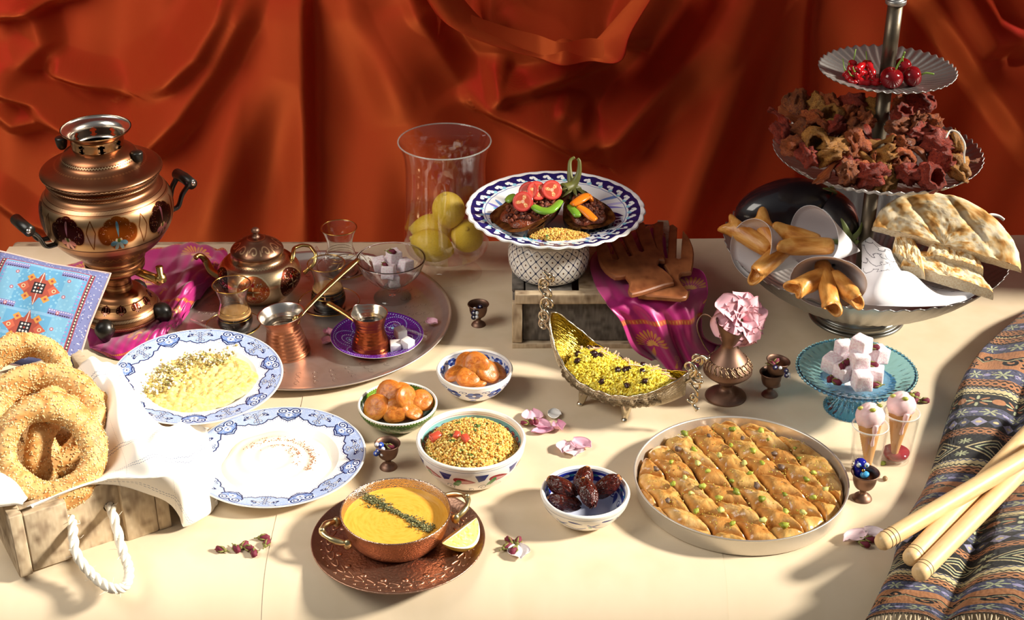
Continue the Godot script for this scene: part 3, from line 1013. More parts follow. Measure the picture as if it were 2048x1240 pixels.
func crate() -> void:
	var o := Vector3(-0.583, 0, 0.453)
	var t := thing("wooden_crate", "weathered wooden crate with a rope handle, lined with a white towel", "crate", o, 0.546)
	var H := 0.088
	var pl := func(called: String, size: Vector3, at: Vector3) -> void:
		part(called, Mb.new().box(size, 0.0016, Transform3D(), func(q: Vector3) -> Vector3: return q + Vector3(0, 0.0008 * sin(q.x * 40.0 + at.x * 90.0), 0.0006 * sin(q.y * 70.0))).mesh(), Mt.oldwood, t, at)
	pl.call("side_board", Vector3(0.016, H, 0.33), Vector3(-0.0855, H / 2, 0))
	pl.call("side_board", Vector3(0.016, H, 0.33), Vector3(0.0855, H / 2, 0))
	pl.call("bottom_board", Vector3(0.155, 0.008, 0.306), Vector3(0, 0.005, 0))
	pl.call("back_board", Vector3(0.155, H, 0.012), Vector3(0, H / 2, -0.156))
	# front board with two bored holes
	var cs := CSGCombiner3D.new()
	var bx := CSGBox3D.new()
	bx.size = Vector3(0.154, H - 0.004, 0.012)
	bx.name = "plank"
	cs.add_child(bx)
	for x in [-0.024, 0.024]:
		var cy := CSGCylinder3D.new()
		cy.name = "bore"
		cy.radius = 0.0068
		cy.height = 0.05
		cy.sides = 20
		cy.operation = CSGShape3D.OPERATION_SUBTRACTION
		cy.rotation.x = PI / 2
		cy.position = Vector3(x, 0.008, 0)
		cs.add_child(cy, true)
	var wx: StandardMaterial3D = Mt.oldwood.duplicate()
	tri(wx, 5.0)
	cs.material_override = wx
	cs.name = "front_board"
	cs.position = Vector3(0, H / 2 - 0.001, 0.148)
	t.add_child(cs)
	pl.call("batten", Vector3(0.05, H - 0.006, 0.011), Vector3(-0.052, H / 2 - 0.001, 0.1595))
	pl.call("batten", Vector3(0.04, H - 0.002, 0.011), Vector3(0.057, H / 2, 0.1595))
	# rope of three strands
	var w := [Vector3(-0.5229, 0.06, 0.6131), Vector3(-0.5182, 0.05, 0.621), Vector3(-0.508, 0.034, 0.638), Vector3(-0.488, 0.013, 0.6531), Vector3(-0.4634, 0.0075, 0.6698), Vector3(-0.448, 0.0075, 0.6662), Vector3(-0.4456, 0.018, 0.6502), Vector3(-0.4557, 0.032, 0.6308), Vector3(-0.4684, 0.046, 0.611), Vector3(-0.4781, 0.058, 0.5979)]
	var inv := t.transform.affine_inverse()
	var pts := []
	for q in w:
		pts.append(inv * q)
	pts[0] = Vector3(-0.024, H / 2 + 0.007, 0.142)
	pts[pts.size() - 1] = Vector3(0.024, H / 2 + 0.007, 0.142)
	pts[1] = Vector3(-0.0235, H / 2 + 0.006, 0.162)
	pts[pts.size() - 2] = Vector3(0.0245, H / 2 + 0.006, 0.162)
	pts = sm(pts, 14)
	var rope := Mb.new()
	for k in 3:
		var st := []
		for i in pts.size():
			var d: Vector3 = (pts[mini(i + 1, pts.size() - 1)] - pts[maxi(i - 1, 0)]).normalized()
			var n := d.cross(Vector3(0.3, 1, 0.2)).normalized()
			var a := i * 0.42 + k * TAU / 3
			st.append(pts[i] + (n * cos(a) + d.cross(n) * sin(a)) * 0.003)
		rope.tube(st, 0.0033, 8)
	for k in 40:   # loose fibres
		var i := 3 + int(R(0, pts.size() - 8))
		var d := Vector3(R(-1, 1), R(-0.3, 1), R(-1, 1)).normalized()
		rope.tube([pts[i] + d * 0.005, pts[i] + d * 0.009 + Vector3(R(-1, 1), 0, R(-1, 1)) * 0.002, pts[i] + d * 0.012 + Vector3(R(-1, 1), 0, R(-1, 1)) * 0.004], 0.00025, 4, false)
	part("rope_handle", rope.mesh(), mat("efe6d4", 0.9), t)
	# towel
	var lin := noise_tex(256, 0.4, ["e9e2d6", "f6f1e8"], 71, 2)
	var tc := Cv.new(512, 512, Color("f3ede3"))
	for y in [70, 84, 420, 434]:
		for k in 64:
			tc.rect(k * 8, y + (k % 2) * 2, 5, 3, Color("69728c"))
	for x in [200, 330]:
		for k in 64:
			tc.rect(x + (k % 2), k * 8, 2, 4, Color("b9b4b0"))
	var tm := bump(mat(tc.tex(), 0.95), lin, 0.02)
	var rows := [
		[Vector3(-0.606, 0.05, 0.322), Vector3(-0.5774, 0.092, 0.3327), Vector3(-0.5513, 0.112, 0.3338), Vector3(-0.5335, 0.09, 0.3001), Vector3(-0.532, 0.03, 0.2584)],
		[Vector3(-0.5678, 0.05, 0.3944), Vector3(-0.5331, 0.093, 0.4014), Vector3(-0.5062, 0.115, 0.4146), Vector3(-0.4894, 0.085, 0.383), Vector3(-0.4928, 0.028, 0.3372)],
		[Vector3(-0.5244, 0.06, 0.4878), Vector3(-0.4984, 0.096, 0.4836), Vector3(-0.4674, 0.118, 0.4945), Vector3(-0.4417, 0.08, 0.4396), Vector3(-0.4448, 0.02, 0.3755)],
		[Vector3(-0.5213, 0.07, 0.5696), Vector3(-0.4726, 0.098, 0.5526), Vector3(-0.4354, 0.118, 0.5482), Vector3(-0.4112, 0.07, 0.4495), Vector3(-0.406, 0.012, 0.3373)],
		[Vector3(-0.557, 0.09, 0.6232), Vector3(-0.4764, 0.098, 0.5802), Vector3(-0.4139, 0.103, 0.5751), Vector3(-0.3921, 0.055, 0.518), Vector3(-0.3916, 0.006, 0.3933)],
		[Vector3(-0.5538, 0.094, 0.6286), Vector3(-0.4899, 0.098, 0.5852), Vector3(-0.4061, 0.096, 0.5824), Vector3(-0.3872, 0.045, 0.5536), Vector3(-0.3698, 0.004, 0.4929)],
		[Vector3(-0.5547, 0.089, 0.6238), Vector3(-0.4906, 0.092, 0.5808), Vector3(-0.41, 0.055, 0.5642), Vector3(-0.3986, 0.004, 0.5543), Vector3(-0.3706, 0.003, 0.4999)]]
	var pf := patch(rows)
	var f := func(u: float, v: float) -> Vector3:
		var p: Vector3 = pf.call(u, v)
		var a := 0.006 * smoothstep(0.15, 0.6, u)
		p.y = maxf(p.y + a * (sin(v * 21.0 + u * 6.0) + 0.6 * sin(u * 17.0 - v * 11.0) + 0.3 * sin(u * 40.0 + v * 33.0)), 0.003)
		return p
	var tw := thing("towel", "white linen towel with thin blue stitched stripes spilling over the crate", "towel")
	part("cloth", Mb.new().sheet(60, 80, f, -0.0012, 1.2, 2.0).mesh(), tm, tw)
	var rows2 := [
		[Vector3(-0.6803, 0.06, 0.466), Vector3(-0.6174, 0.1, 0.5503), Vector3(-0.5874, 0.098, 0.5731), Vector3(-0.5749, 0.07, 0.5696)],
		[Vector3(-0.6604, 0.07, 0.5441), Vector3(-0.6054, 0.11, 0.6048), Vector3(-0.5776, 0.108, 0.6119), Vector3(-0.5649, 0.09, 0.6116)],
		[Vector3(-0.6417, 0.08, 0.6078), Vector3(-0.597, 0.105, 0.6358), Vector3(-0.5737, 0.102, 0.6289), Vector3(-0.5641, 0.095, 0.6242)],
		[Vector3(-0.6327, 0.07, 0.6329), Vector3(-0.5976, 0.097, 0.6384), Vector3(-0.5748, 0.096, 0.6284), Vector3(-0.5646, 0.092, 0.624)]]
	part("cloth_fold", Mb.new().sheet(30, 30, patch(rows2), -0.0012).mesh(), tm, tw)
	simits()

func simits() -> void:
	var sk := noise_tex(256, 0.02, ["a86a34", "cc9350", "dfb172", "d8a262"], 51, 4)
	var m := bump(mat(sk, 0.55), Mt.noise, 0.05)
	var pf := func(sd: float) -> Mesh:
		var mb := Mb.new()
		var p := PackedVector3Array()
		var uv := PackedVector2Array()
		for j in 65:
			for i in 21:
				var a := TAU * j / 64.0
				var b := TAU * i / 20.0 + a * 2.0
				var rr := 0.0168 * (1.0 + 0.1 * sin(a * 2.0 + sd) + 0.05 * sin(a * 5.0 + sd * 2.0))
				var tw := 1.0 + 0.16 * cos(2.0 * (b + sd))
				var R0 := 0.0545 * (1.0 + 0.05 * sin(a * 2.0 + sd * 3.0))
				var r := R0 + rr * tw * cos(b)
				p.append(Vector3(r * cos(a), rr * tw * sin(b) * 0.95, r * sin(a)))
				uv.append(Vector2(j / 16.0, i / 20.0))
		mb.grid(p, uv, 21, 65)
		return mb.mesh()
	var seed_m := Mb.new().ball(Vector3.ZERO, Vector3(0.0013, 0.0006, 0.0009), 6).mesh()
	var vm := mat("ffffff", 0.6)
	vm.vertex_color_use_as_albedo = true
	# centre, the way the ring faces, size
	var all := [
		[Vector3(-0.6032, 0.04, 0.4701), Vector3(0.1, 1.0, 0.15), 1.0, "lowest sesame bread ring, lying flat and seen through the front ring's hole"],
		[Vector3(-0.634, 0.075, 0.4658), Vector3(-0.3, 0.9, 0.5), 0.95, "sesame bread ring at the far left of the crate, half outside the picture"],
		[Vector3(-0.557, 0.088, 0.4905), Vector3(0.95, -0.05, 0.3), 0.86, "sesame bread ring standing on edge inside the front ring's hole"],
		[Vector3(-0.641, 0.09, 0.3544), Vector3(0.2, 0.8, 0.75), 0.94, "sesame bread ring at the back against the blue cushion"],
		[Vector3(-0.5399, 0.088, 0.4651), Vector3(0.5, 0.7, 0.5), 0.9, "sesame bread ring at the right, resting on the white towel"],
		[Vector3(-0.5832, 0.105, 0.4638), Vector3(0.1, 0.8, 0.6), 1.06, "large sesame bread ring in the middle of the crate, arching over the others"],
		[Vector3(-0.5494, 0.118, 0.5534), Vector3(0.12, 0.66, 0.7), 0.97, "frontmost sesame bread ring, leaning over the crate's front board"]]
	for n in all.size():
		var q: Array = all[n]
		var up: Vector3 = q[1].normalized()
		var x := up.cross(Vector3(0.3, 0, 1)).normalized()
		var t := thing("simit_bread_ring", q[3], "bread ring", q[0], 0.0, "sesame bread rings in the crate")
		t.transform = Transform3D(Basis(x, up, x.cross(up)) * Basis.from_scale(Vector3.ONE * q[2]), q[0])
		var me: Mesh = pf.call(n * 1.7)
		part("dough", me, m, t)
		var a := me.surface_get_arrays(0)
		var vs: PackedVector3Array = a[Mesh.ARRAY_VERTEX]
		var ns: PackedVector3Array = a[Mesh.ARRAY_NORMAL]
		var xf := []
		var co := []
		for k in 2600:
			var i := rng.randi() % vs.size()
			var nn := ns[i]
			var tx := nn.cross(Vector3(R(-1, 1), R(-1, 1), R(-1, 1))).normalized()
			var off := tx * R(-0.004, 0.004) + nn.cross(tx) * R(-0.003, 0.003)
			var ang := Basis(nn, R(0, TAU))
			xf.append(Transform3D(ang * Basis(tx, nn, tx.cross(nn)) * Basis.from_scale(Vector3.ONE * R(0.8, 1.25)), vs[i] + off + nn * 0.0001))
			co.append(Color("d9b273").lerp(Color("f3dba8"), rng.randf()).srgb_to_linear() * (1.0 if rng.randf() > 0.08 else 0.45))
		stuff("sesame_seed", seed_m, vm, t, xf, co)

# ---------- small food and flowers used in many places ----------
func rosebud(label: String, xf: Transform3D, group := "") -> Node3D:   # dried rosebud, its tip along local z
	if not Mt.has("bud_mesh"):
		var f := func(d: Vector3) -> float: return 1.0 + 0.12 * sin(atan2(d.x, d.y) * 3.0 + d.z * 4.0)
		Mt.bud_mesh = Mb.new().ball(Vector3(0, 0, 0.002), Vector3(0.0042, 0.0042, 0.0068), 12, Basis(), f).mesh()
		var c := Mb.new()
		c.ball(Vector3(0, 0, -0.0045), Vector3(0.0026, 0.0026, 0.0028), 8)
		for k in 4:
			var a := k * TAU / 4.0
			c.tube([Vector3(0.001 * cos(a), 0.001 * sin(a), -0.0045), Vector3(0.0042 * cos(a), 0.0042 * sin(a), -0.001), Vector3(0.0044 * cos(a), 0.0044 * sin(a), 0.0035)], [0.0012, 0.0013, 0.0003], 6)
		c.tube([Vector3(0, 0, -0.006), Vector3(0, 0, -0.011)], 0.0007, 6)
		Mt.calyx_mesh = c.mesh()
		Mt.bud = mat("6e1730", 0.7)
		Mt.calyx = mat("7d7a3e", 0.8)
	var t := thing("dried_rosebud", label, "rosebud", Vector3.ZERO, 0.0, group)
	part("bud", Mt.bud_mesh, Mt.bud, t)
	part("calyx", Mt.calyx_mesh, Mt.calyx, t)
	t.transform = xf
	return t

func lie(at: Vector3, a: float, s := 1.0, tilt := 0.0) -> Transform3D:
	return Transform3D(yaw(a) * Basis(Vector3.RIGHT, tilt) * Basis.from_scale(Vector3.ONE * s), at)

func petal(label: String, at: Vector3, turn: float, ln: float, wd: float, curl: float, col: String, group := "loose rose petals") -> MeshInstance3D:
	var f := func(u: float, v: float) -> Vector3:
		var x := (u - 0.5) * 2.0
		var w := wd * pow(sin(PI * clampf(0.06 + 0.84 * v, 0.0, 1.0)), 0.7) * 0.5
		var z := (v - 0.45) * ln
		return Vector3(x * w, curl * (x * x * 0.7 + pow(v - 0.4, 2.0) * 1.6) + 0.0012 + 0.0008 * sin(x * 7.0 + v * 5.0), z + 0.06 * ln * cos(x * PI) * v)
	var m := mat(col, 0.55)
	m.backlight_enabled = true
	m.backlight = Color(0.25, 0.2, 0.22)
	return solo("rose_petal", Mb.new().sheet(12, 12, f, -0.0005).mesh(), m, label, "petal", at, turn, group)

func lokum(label: String, at: Vector3, turn: float, s: float, group: String, tilt := Vector3.ZERO) -> Node3D:
	if not Mt.has("lokum"):
		Mt.lokum = bump(mat(noise_tex(128, 0.06, ["dcb7c4", "ecd9df", "f6eef0", "f4e8ec"], 91, 3), 0.9), Mt.fine, 0.03)
		tri(Mt.lokum, 22.0)
		Mt.lokum.subsurf_scatter_enabled = true
		Mt.lokum.subsurf_scatter_strength = 0.15
		var f := func(q: Vector3) -> Vector3: return q * (1.0 + 0.03 * sin(q.x * 300.0 + q.y * 210.0) + 0.03 * sin(q.z * 250.0 - q.x * 180.0))
		Mt.lokum_mesh = Mb.new().box(Vector3.ONE * 0.022, 0.0022, Transform3D(), f, 3).mesh()
	var o := solo("turkish_delight_cube", Mt.lokum_mesh, Mt.lokum, label, "sweet", at, 0.0, group)
	o.basis = yaw(turn) * Basis(Vector3.RIGHT, tilt.x) * Basis(Vector3.BACK, tilt.z) * Basis.from_scale(Vector3.ONE * s / 0.022)
	return o

func heap(rx: float, rz: float, hgt: float, lump: float, fq: float, pw := 1.2, sd := 0, flat := 0.0) -> Mb:   # a mound of soft food
	var n := FastNoiseLite.new()
	n.seed = sd
	n.frequency = fq
	n.fractal_octaves = 3
	var f := func(u: float, v: float) -> Vector3:
		var a := u * TAU
		var edge := 1.0 + 0.14 * n.get_noise_2d(cos(a) * 1.3 / fq, sin(a) * 1.3 / fq)
		var x := cos(a) * rx * v * edge
		var z := sin(a) * rz * v * edge
		var y := hgt * pow(maxf(1.0 - pow(maxf(v - flat, 0.0) / (1.0 - flat), 2.0), 0.0), 1.0 / pw)
		y += lump * n.get_noise_2d(x * 1000.0, z * 1000.0) * minf(1.0, (1.0 - v) * 6.0)
		return Vector3(x, y, z)
	return Mb.new().fn(97, 40, f)

# ---------- round tea tray and what stands on it ----------
func tea_glass(label: String, at: Vector3, level: float) -> Node3D:
	var t := thing("tea_glass", label, "glass", at, 0.0, "tulip-shaped tea glasses")
	var pr := [Vector2(0.0151, -0.0004), Vector2(0.0203, -0.0001), Vector2(0.0218, 0.0034), Vector2(0.0263, 0.0138), Vector2(0.0255, 0.0241), Vector2(0.0217, 0.0378), Vector2(0.0201, 0.0464), Vector2(0.0208, 0.0549), Vector2(0.0245, 0.0667), Vector2(0.0289, 0.076)]
	var o := sm(pr, 5)
	var inn := []
	for k in range(o.size() - 1, 3, -1):
		inn.append(o[k] - Vector2(0.0011, 0))
	inn.append(Vector2(0.0001, 0.004))
	part("glass_wall", Mb.new().lathe([Vector2(0.0001, 0.0006)] + o + inn, 48).mesh(), Mt.glass, t)
	var top: Vector2 = o[o.size() - 1]
	var rg := func(r: float, y: float, w: float) -> void:
		var c := []
		for k in 49:
			c.append(Vector3(r * cos(k * TAU / 48), y, r * sin(k * TAU / 48)))
		part("gilt_ring", Mb.new().tube(c, w, 6, false).mesh(), Mt.gold, t)
	rg.call(top.x - 0.0004, top.y, 0.0007)
	for q in [0.46, 0.5, 0.55]:
		var i := int(q * (o.size() - 1))
		rg.call(o[i].x, o[i].y, 0.00035)
	if level > 0.0:
		var liq := [Vector2(0.0001, 0.0045)]
		for q in o:
			if q.y > 0.004 and q.y < level:
				liq.append(Vector2(q.x - 0.0007, q.y))
		var last: Vector2 = liq[liq.size() - 1]
		part("coffee", Mb.new().lathe(liq + [Vector2(last.x - 0.0002, last.y + 0.0002), Vector2(0.0001, last.y + 0.0002)], 40).mesh(), mat("1c0b05", 0.15), t)
		part("foam", Mb.new().lathe([Vector2(last.x + 0.0003, last.y + 0.0001), Vector2(last.x + 0.0001, last.y + 0.0035), Vector2(last.x - 0.001, last.y + 0.004), Vector2(0.0001, last.y + 0.0036)], 40).mesh(), mat("b98a52", 0.6), t)
	return t

func glass_saucer(label: String, at: Vector3, r: float) -> Node3D:
	var t := thing("glass_saucer", label, "saucer", at, 0.0, "clear glass saucers on the tea tray")
	var s := r / 0.045
	var pr := [Vector2(0.0001, 0.0004), Vector2(0.02, 0.0004), Vector2(0.024, 0.0015), Vector2(0.035, 0.0055), Vector2(0.0448, 0.0105), Vector2(0.045, 0.0113), Vector2(0.0443, 0.0113), Vector2(0.034, 0.0072), Vector2(0.023, 0.0035), Vector2(0.0001, 0.003)]
	var q := []
	for p in pr:
		q.append(p * s)
	part("dish", Mb.new().lathe(sm(q, 3), 56).mesh(), Mt.glass, t)
	var c := []
	for k in 57:
		c.append(Vector3(0.0448 * s * cos(k * TAU / 56), 0.0112 * s, 0.0448 * s * sin(k * TAU / 56)))
	part("gilt_rim", Mb.new().tube(c, 0.0007, 6, false).mesh(), Mt.gold, t)
	return t

func cezve(label: String, at: Vector3, tilt: float, prof: Array, m: Material, a_spout: float, handle: Array, liquid: float) -> Node3D:
	var t := thing("coffee_pot", label, "coffee pot", at, 0.0)
	t.rotation.z = tilt
	var o := sm(prof, 6)
	var n := o.size()
	var md := func(q: Vector2, ang: float, f: float) -> Vector2:
		var d := absf(wrapf(ang - a_spout, -PI, PI))
		var lip := smoothstep(0.55, 1.0, minf(q.y / o[n - 1].y, 1.0))
		return Vector2(q.x * (1.0 + 0.17 * exp(-pow(d / 0.28, 2.0)) * lip), q.y + 0.002 * exp(-pow(d / 0.28, 2.0)) * lip) * Vector2(1.0 + 0.01 * sin(q.y * 1150.0) * (1.0 - lip), 1.0)
	part("body", Mb.new().lathe([Vector2(0.0001, 0.0)] + o, 64, 4.0, md).mesh(), m, t)
	var inn := []
	for k in range(n - 1, 2, -1):
		inn.append(Vector2(o[k].x - 0.0012, o[k].y - (0.0 if k == n - 1 else 0.0002)))
	inn.append(Vector2(0.0001, 0.003))
	inn.push_front(o[n - 1] + Vector2(0.0004, 0.0002))
	part("tinned_lining", Mb.new().lathe(inn, 64, 1.0, md).mesh(), Mt.tin, t)
	if liquid > 0.0:
		var r := 0.0
		for q in inn:
			if q.y > liquid:
				r = q.x
		part("coffee", Mb.new().lathe([Vector2(r, liquid), Vector2(r - 0.001, liquid + 0.0004), Vector2(0.0001, liquid + 0.0002)], 32).mesh(), mat("1a0c06", 0.1), t)
	var inv := t.transform.affine_inverse()
	var pts := []
	for q in handle:
		pts.append(inv * q)
	part("handle", Mb.new().tube(sm(pts, 5), func(f: float) -> float: return 0.0034 + 0.0012 * sin(f * 60.0) * 0.3 + 0.0016 * f, 10, true, 0.55).mesh(), Mt.brass, t)
	part("handle_plate", Mb.new().ball(pts[0], Vector3(0.006, 0.008, 0.006), 12).mesh(), Mt.brass, t)
	return t

func tea_tray() -> void:
	var tr := Vector3(-0.3043, 0, 0.0403)
	var tray := noise_tex(256, 0.03, ["beb4ae", "cac0b8", "c2b4aa", "d0c8c2"], 61, 3)
	var tm := mat(tray, 0.42, 0.9)
	tri(tm, 2.5)
	var t := thing("round_tray", "large round tinned copper tray with a raised lip, carrying the tea things", "tray", tr)
	part("plate", Mb.new().lathe(rnd([Vector2(0.0001, 0), Vector2(0.188, 0), Vector2(0.2, 0.004), Vector2(0.2095, 0.0125), Vector2(0.2135, 0.0135), Vector2(0.213, 0.0155), Vector2(0.208, 0.0148), Vector2(0.199, 0.0062), Vector2(0.187, 0.0022), Vector2(0.0001, 0.002)], 0.002), 120).mesh(), tm, t)
	var eng := Mb.new()   # chased ornament
	for k in 40:
		var a := k * TAU / 40
		for g in 3:
			var o := Vector3(cos(a) * (0.15 + g * 0.012), 0.0021, sin(a) * (0.15 + g * 0.012))
			var c := []
			for j in 9:
				c.append(o + Vector3(cos(j * 0.6 + a), 0, sin(j * 0.6 + a)) * (0.006 - 0.0005 * j))
			eng.tube(c, 0.0004, 4, false)
	part("chasing", eng.mesh(), mat("8f7f74", 0.35, 1.0), t).set_meta("kind", "stuff")
	# teapot
	var o := Vector3(-0.3939, 0.0022, -0.0506)
	var tp := thing("teapot", "squat engraved copper teapot with round painted medallions and a brass spout", "teapot", o)
	var bt := Cv.new(1024, 256, Color("b08a6a"))
	bt.rect(0, 78, 1024, 118, Color("d2b48c"))
	for k in 6:
		var x := 85 + k * 170.6
		bt.disc(x, 136, 70, 58, Color("e6cda4"))
		bt.disc(x, 136, 64, 53, [Color("5a2c1e"), Color("b4663a")][k % 2])
		for n in 120:
			var a := rng.randf() * TAU
			var r := 0.45 + 0.5 * rng.randf()
			bt.disc(x + cos(a) * 60 * r, 136 + sin(a) * 50 * r, 1.8, 1.8, [Color("e3c38a"), Color("e0d4d0"), Color("c0504a")][n % 3])
		for n in 4:
			bt.drop(x, 136, 26, 9, n * PI / 2, Color("e9d2a8"))
		bt.disc(x, 136 - 26, 6, 6, Color("b02c2c"))
		bt.disc(x, 136 + 26, 6, 6, Color("b02c2c"))
	zigzag(bt, 222, 5, 60, 5, Color("d9b98c"))
	zigzag(bt, 60, 4, 60, 4, Color("d9b98c"))
	bt.im.flip_y()
	part("body", Mb.new().lathe(sm([Vector2(0.0314, -0.0036), Vector2(0.0408, -0.0009), Vector2(0.0486, 0.0053), Vector2(0.0609, 0.0204), Vector2(0.0655, 0.0336), Vector2(0.0637, 0.0451), Vector2(0.0543, 0.0573), Vector2(0.0434, 0.0643), Vector2(0.0402, 0.0695), Vector2(0.0394, 0.0747)], 5), 80, 1.0).mesh(), mat(bt.tex(), 0.27, 1.0), tp)
	var ltex := Cv.new(512, 128, Color("86624e"))
	for k in 10:
		ltex.spiral(k * 51 + 25, 62, 18, 0.0, 1.0, 5, Color("cfae86"))
		ltex.drop(k * 51 + 50, 70, 22, 9, -PI / 2, Color("cfae86"))
	ltex.rect(0, 108, 512, 5, Color("b08a64"))
	part("lid", Mb.new().lathe(sm([Vector2(0.0386, 0.073), Vector2(0.0409, 0.0756), Vector2(0.0401, 0.0791), Vector2(0.0355, 0.0843), Vector2(0.0262, 0.0903), Vector2(0.0185, 0.0946), Vector2(0.0138, 0.0972), Vector2(0.0069, 0.0989)], 4), 64, 1.0).mesh(), mat(ltex.tex(), 0.34, 1.0), tp)
	part("knob", Mb.new().lathe(sm([Vector2(0.0077, 0.098), Vector2(0.0046, 0.1006), Vector2(0.0038, 0.1049), Vector2(0.0061, 0.1075), Vector2(0.0061, 0.1109), Vector2(0.0038, 0.1134), Vector2(0.0001, 0.1143)], 4), 24).mesh(), Mt.oldcopper, tp)
	var sp := [Vector3(-0.446, 0.04, -0.0265), Vector3(-0.4657, 0.043, -0.0439), Vector3(-0.4762, 0.052, -0.0602), Vector3(-0.481, 0.062, -0.0578), Vector3(-0.4859, 0.067, -0.0532), Vector3(-0.4895, 0.066, -0.0467)]
	for k in sp.size(): sp[k] -= o
	part("spout", Mb.new().tube(sm(sp, 5), func(f: float) -> float: return lerpf(0.0085, 0.0032, pow(f, 0.7)) + 0.0008 * smoothstep(0.85, 0.95, f), 14).mesh(), Mt.brass, tp)
	var hp := [Vector3(-0.3406, 0.062, -0.0477), Vector3(-0.3408, 0.068, -0.0769), Vector3(-0.3292, 0.069, -0.0853), Vector3(-0.3171, 0.066, -0.0877), Vector3(-0.3069, 0.058, -0.0758), Vector3(-0.3093, 0.047, -0.0631), Vector3(-0.3239, 0.038, -0.05)]
	for k in hp.size(): hp[k] -= o
	part("handle", Mb.new().tube(rnd(hp, 0.004), 0.0034, 8, true, 0.7).mesh(), Mt.brass, tp)
	# glasses
	glass_saucer("clear glass saucer under the front left coffee glass", Vector3(-0.4178, 0.0022, 0.0653), 0.041)
	tea_glass("gilt-rimmed tulip glass of black coffee at the left of the tray, beside the big pot", Vector3(-0.4141, 0.0055, 0.068), 0.029)
	glass_saucer("clear glass saucer with a gilt rim under the middle coffee glass", Vector3(-0.2813, 0.0022, -0.0024), 0.047)
	tea_glass("gilt-rimmed tulip glass of black coffee in mid tray, crossed by a brass handle", Vector3(-0.2816, 0.0055, 0.0004), 0.034)
	glass_saucer("clear glass saucer under the empty glass at the back of the tray", Vector3(-0.2702, 0.0022, -0.1193), 0.044)
	tea_glass("empty gilt-rimmed tulip glass at the back edge of the tray", Vector3(-0.2743, 0.0055, -0.1217), 0.0)
	var rod := func(label: String, a: Vector3, b: Vector3, col: String) -> void:
		solo("glass_stirrer", Mb.new().tube([Vector3.ZERO, (b - a) * 0.5, b - a], 0.0022, 10).mesh(), pane(col, 0.12), label, "stirrer", a)
	rod.call("clear glass stirring rod lying across the left rim of the tray", Vector3(-0.4825, 0.017, 0.061), Vector3(-0.4266, 0.0135, 0.0967), "f0ece6")
	rod.call("clear glass stirring rod lying on the purple saucer beside the sugar cubes", Vector3(-0.1761, 0.018, 0.0748), Vector3(-0.1266, 0.017, 0.1115), "e8d8d0")
	rod.call("reddish glass stirring rod leaning on the saucer of the empty back glass", Vector3(-0.3175, 0.03, -0.1551), Vector3(-0.2983, 0.016, -0.119), "c08078")
	# coffee pots
	var hm := bump(mat("cf8a68", 0.3, 1.0), Mt.noise, 0.03, 16.0)
	cezve("big copper coffee pot with ribbed sides and a long brass handle, left on the tray", Vector3(-0.3284, 0.0022, 0.1297), 0.09, [Vector2(0.0308, -0.0026), Vector2(0.033, 0.0008), Vector2(0.0322, 0.0067), Vector2(0.0299, 0.0169), Vector2(0.0277, 0.0271), Vector2(0.0254, 0.0372), Vector2(0.0247, 0.0439), Vector2(0.0268, 0.0522), Vector2(0.0311, 0.0606), Vector2(0.034, 0.0647)], hm, 2.05, [Vector3(-0.3111, 0.06, 0.1364), Vector3(-0.2941, 0.07, 0.1099), Vector3(-0.268, 0.083, 0.0727), Vector3(-0.2303, 0.1, 0.0239)], 0.0)
	# purple saucer, small pot, sugar
	var c := Cv.new(512, 512, Color("5b1f86"))
	for k in 2200:
		c.disc(R(0, 512), R(0, 512), 2.6, 2.6, [Color("7a2f9e"), Color("48207c"), Color("8a3fae"), Color("3f3a92")][k % 4])
	for k in 7:
		var q := Vector2(256, 256) + (Vector2(150, 0).rotated(k * TAU / 6) if k < 6 else Vector2.ZERO)
		for rr in [78, 44, 20]:
			var nn: int = int(rr * 0.55)
			for j in nn:
				var w := q + Vector2(rr, 0).rotated(j * TAU / nn)
				c.disc(w.x, w.y, 3.4, 3.4, Color("a9c4ea") if rr != 44 else Color("d7e2f4"))
		c.disc(q.x, q.y, 9, 9, Color("8ec6e6"))
	for j in 90:
		var w := Vector2(256, 256) + Vector2(238, 0).rotated(j * TAU / 90)
		c.disc(w.x, w.y, 3.5, 3.5, Color("b4cbea"))
	var so := Vector3(-0.1993, 0.0022, 0.1023)
	var sa := thing("purple_saucer", "violet mosaic-patterned saucer under the small coffee pot", "saucer", so)
	part("underside", Mb.new().lathe(sm([Vector2(0.0001, 0.0004), Vector2(0.036, 0.0004), Vector2(0.04, 0.003), Vector2(0.066, 0.0125), Vector2(0.0685, 0.0142)], 3), 72).mesh(), Mt.white, sa)
	var top := Mb.new().lathe(sm([Vector2(0.0685, 0.0142), Vector2(0.067, 0.0148), Vector2(0.062, 0.0125), Vector2(0.042, 0.0055), Vector2(0.036, 0.0035), Vector2(0.0001, 0.0033)], 3), 72)
	top.planar(0, 0.5 / 0.069)
	part("glazed_top", top.mesh(), mat(c.tex(), 0.15), sa)
	cezve("small hammered copper coffee pot full of coffee on the violet saucer", Vector3(-0.2068, 0.006, 0.1261), 0.0, [Vector2(0.0272, -0.0026), Vector2(0.0286, 0.0008), Vector2(0.0278, 0.0059), Vector2(0.0256, 0.0161), Vector2(0.0226, 0.0254), Vector2(0.0211, 0.0338), Vector2(0.0211, 0.0397), Vector2(0.0232, 0.048), Vector2(0.0254, 0.0547), Vector2(0.0268, 0.0597)], bump(mat("a05030", 0.3, 1.0), Mt.noise, 0.04, 16.0), 3.9, [Vector3(-0.2178, 0.05, 0.1364), Vector3(-0.2358, 0.055, 0.1188), Vector3(-0.2544, 0.06, 0.1039), Vector3(-0.2707, 0.064, 0.0931)], 0.038)
	var sug := bump(mat("f4f2f0", 0.85), Mt.fine, 0.02)
	tri(sug, 20.0)
	var sm_ := Mb.new().box(Vector3.ONE * 0.0155, 0.0012).mesh()
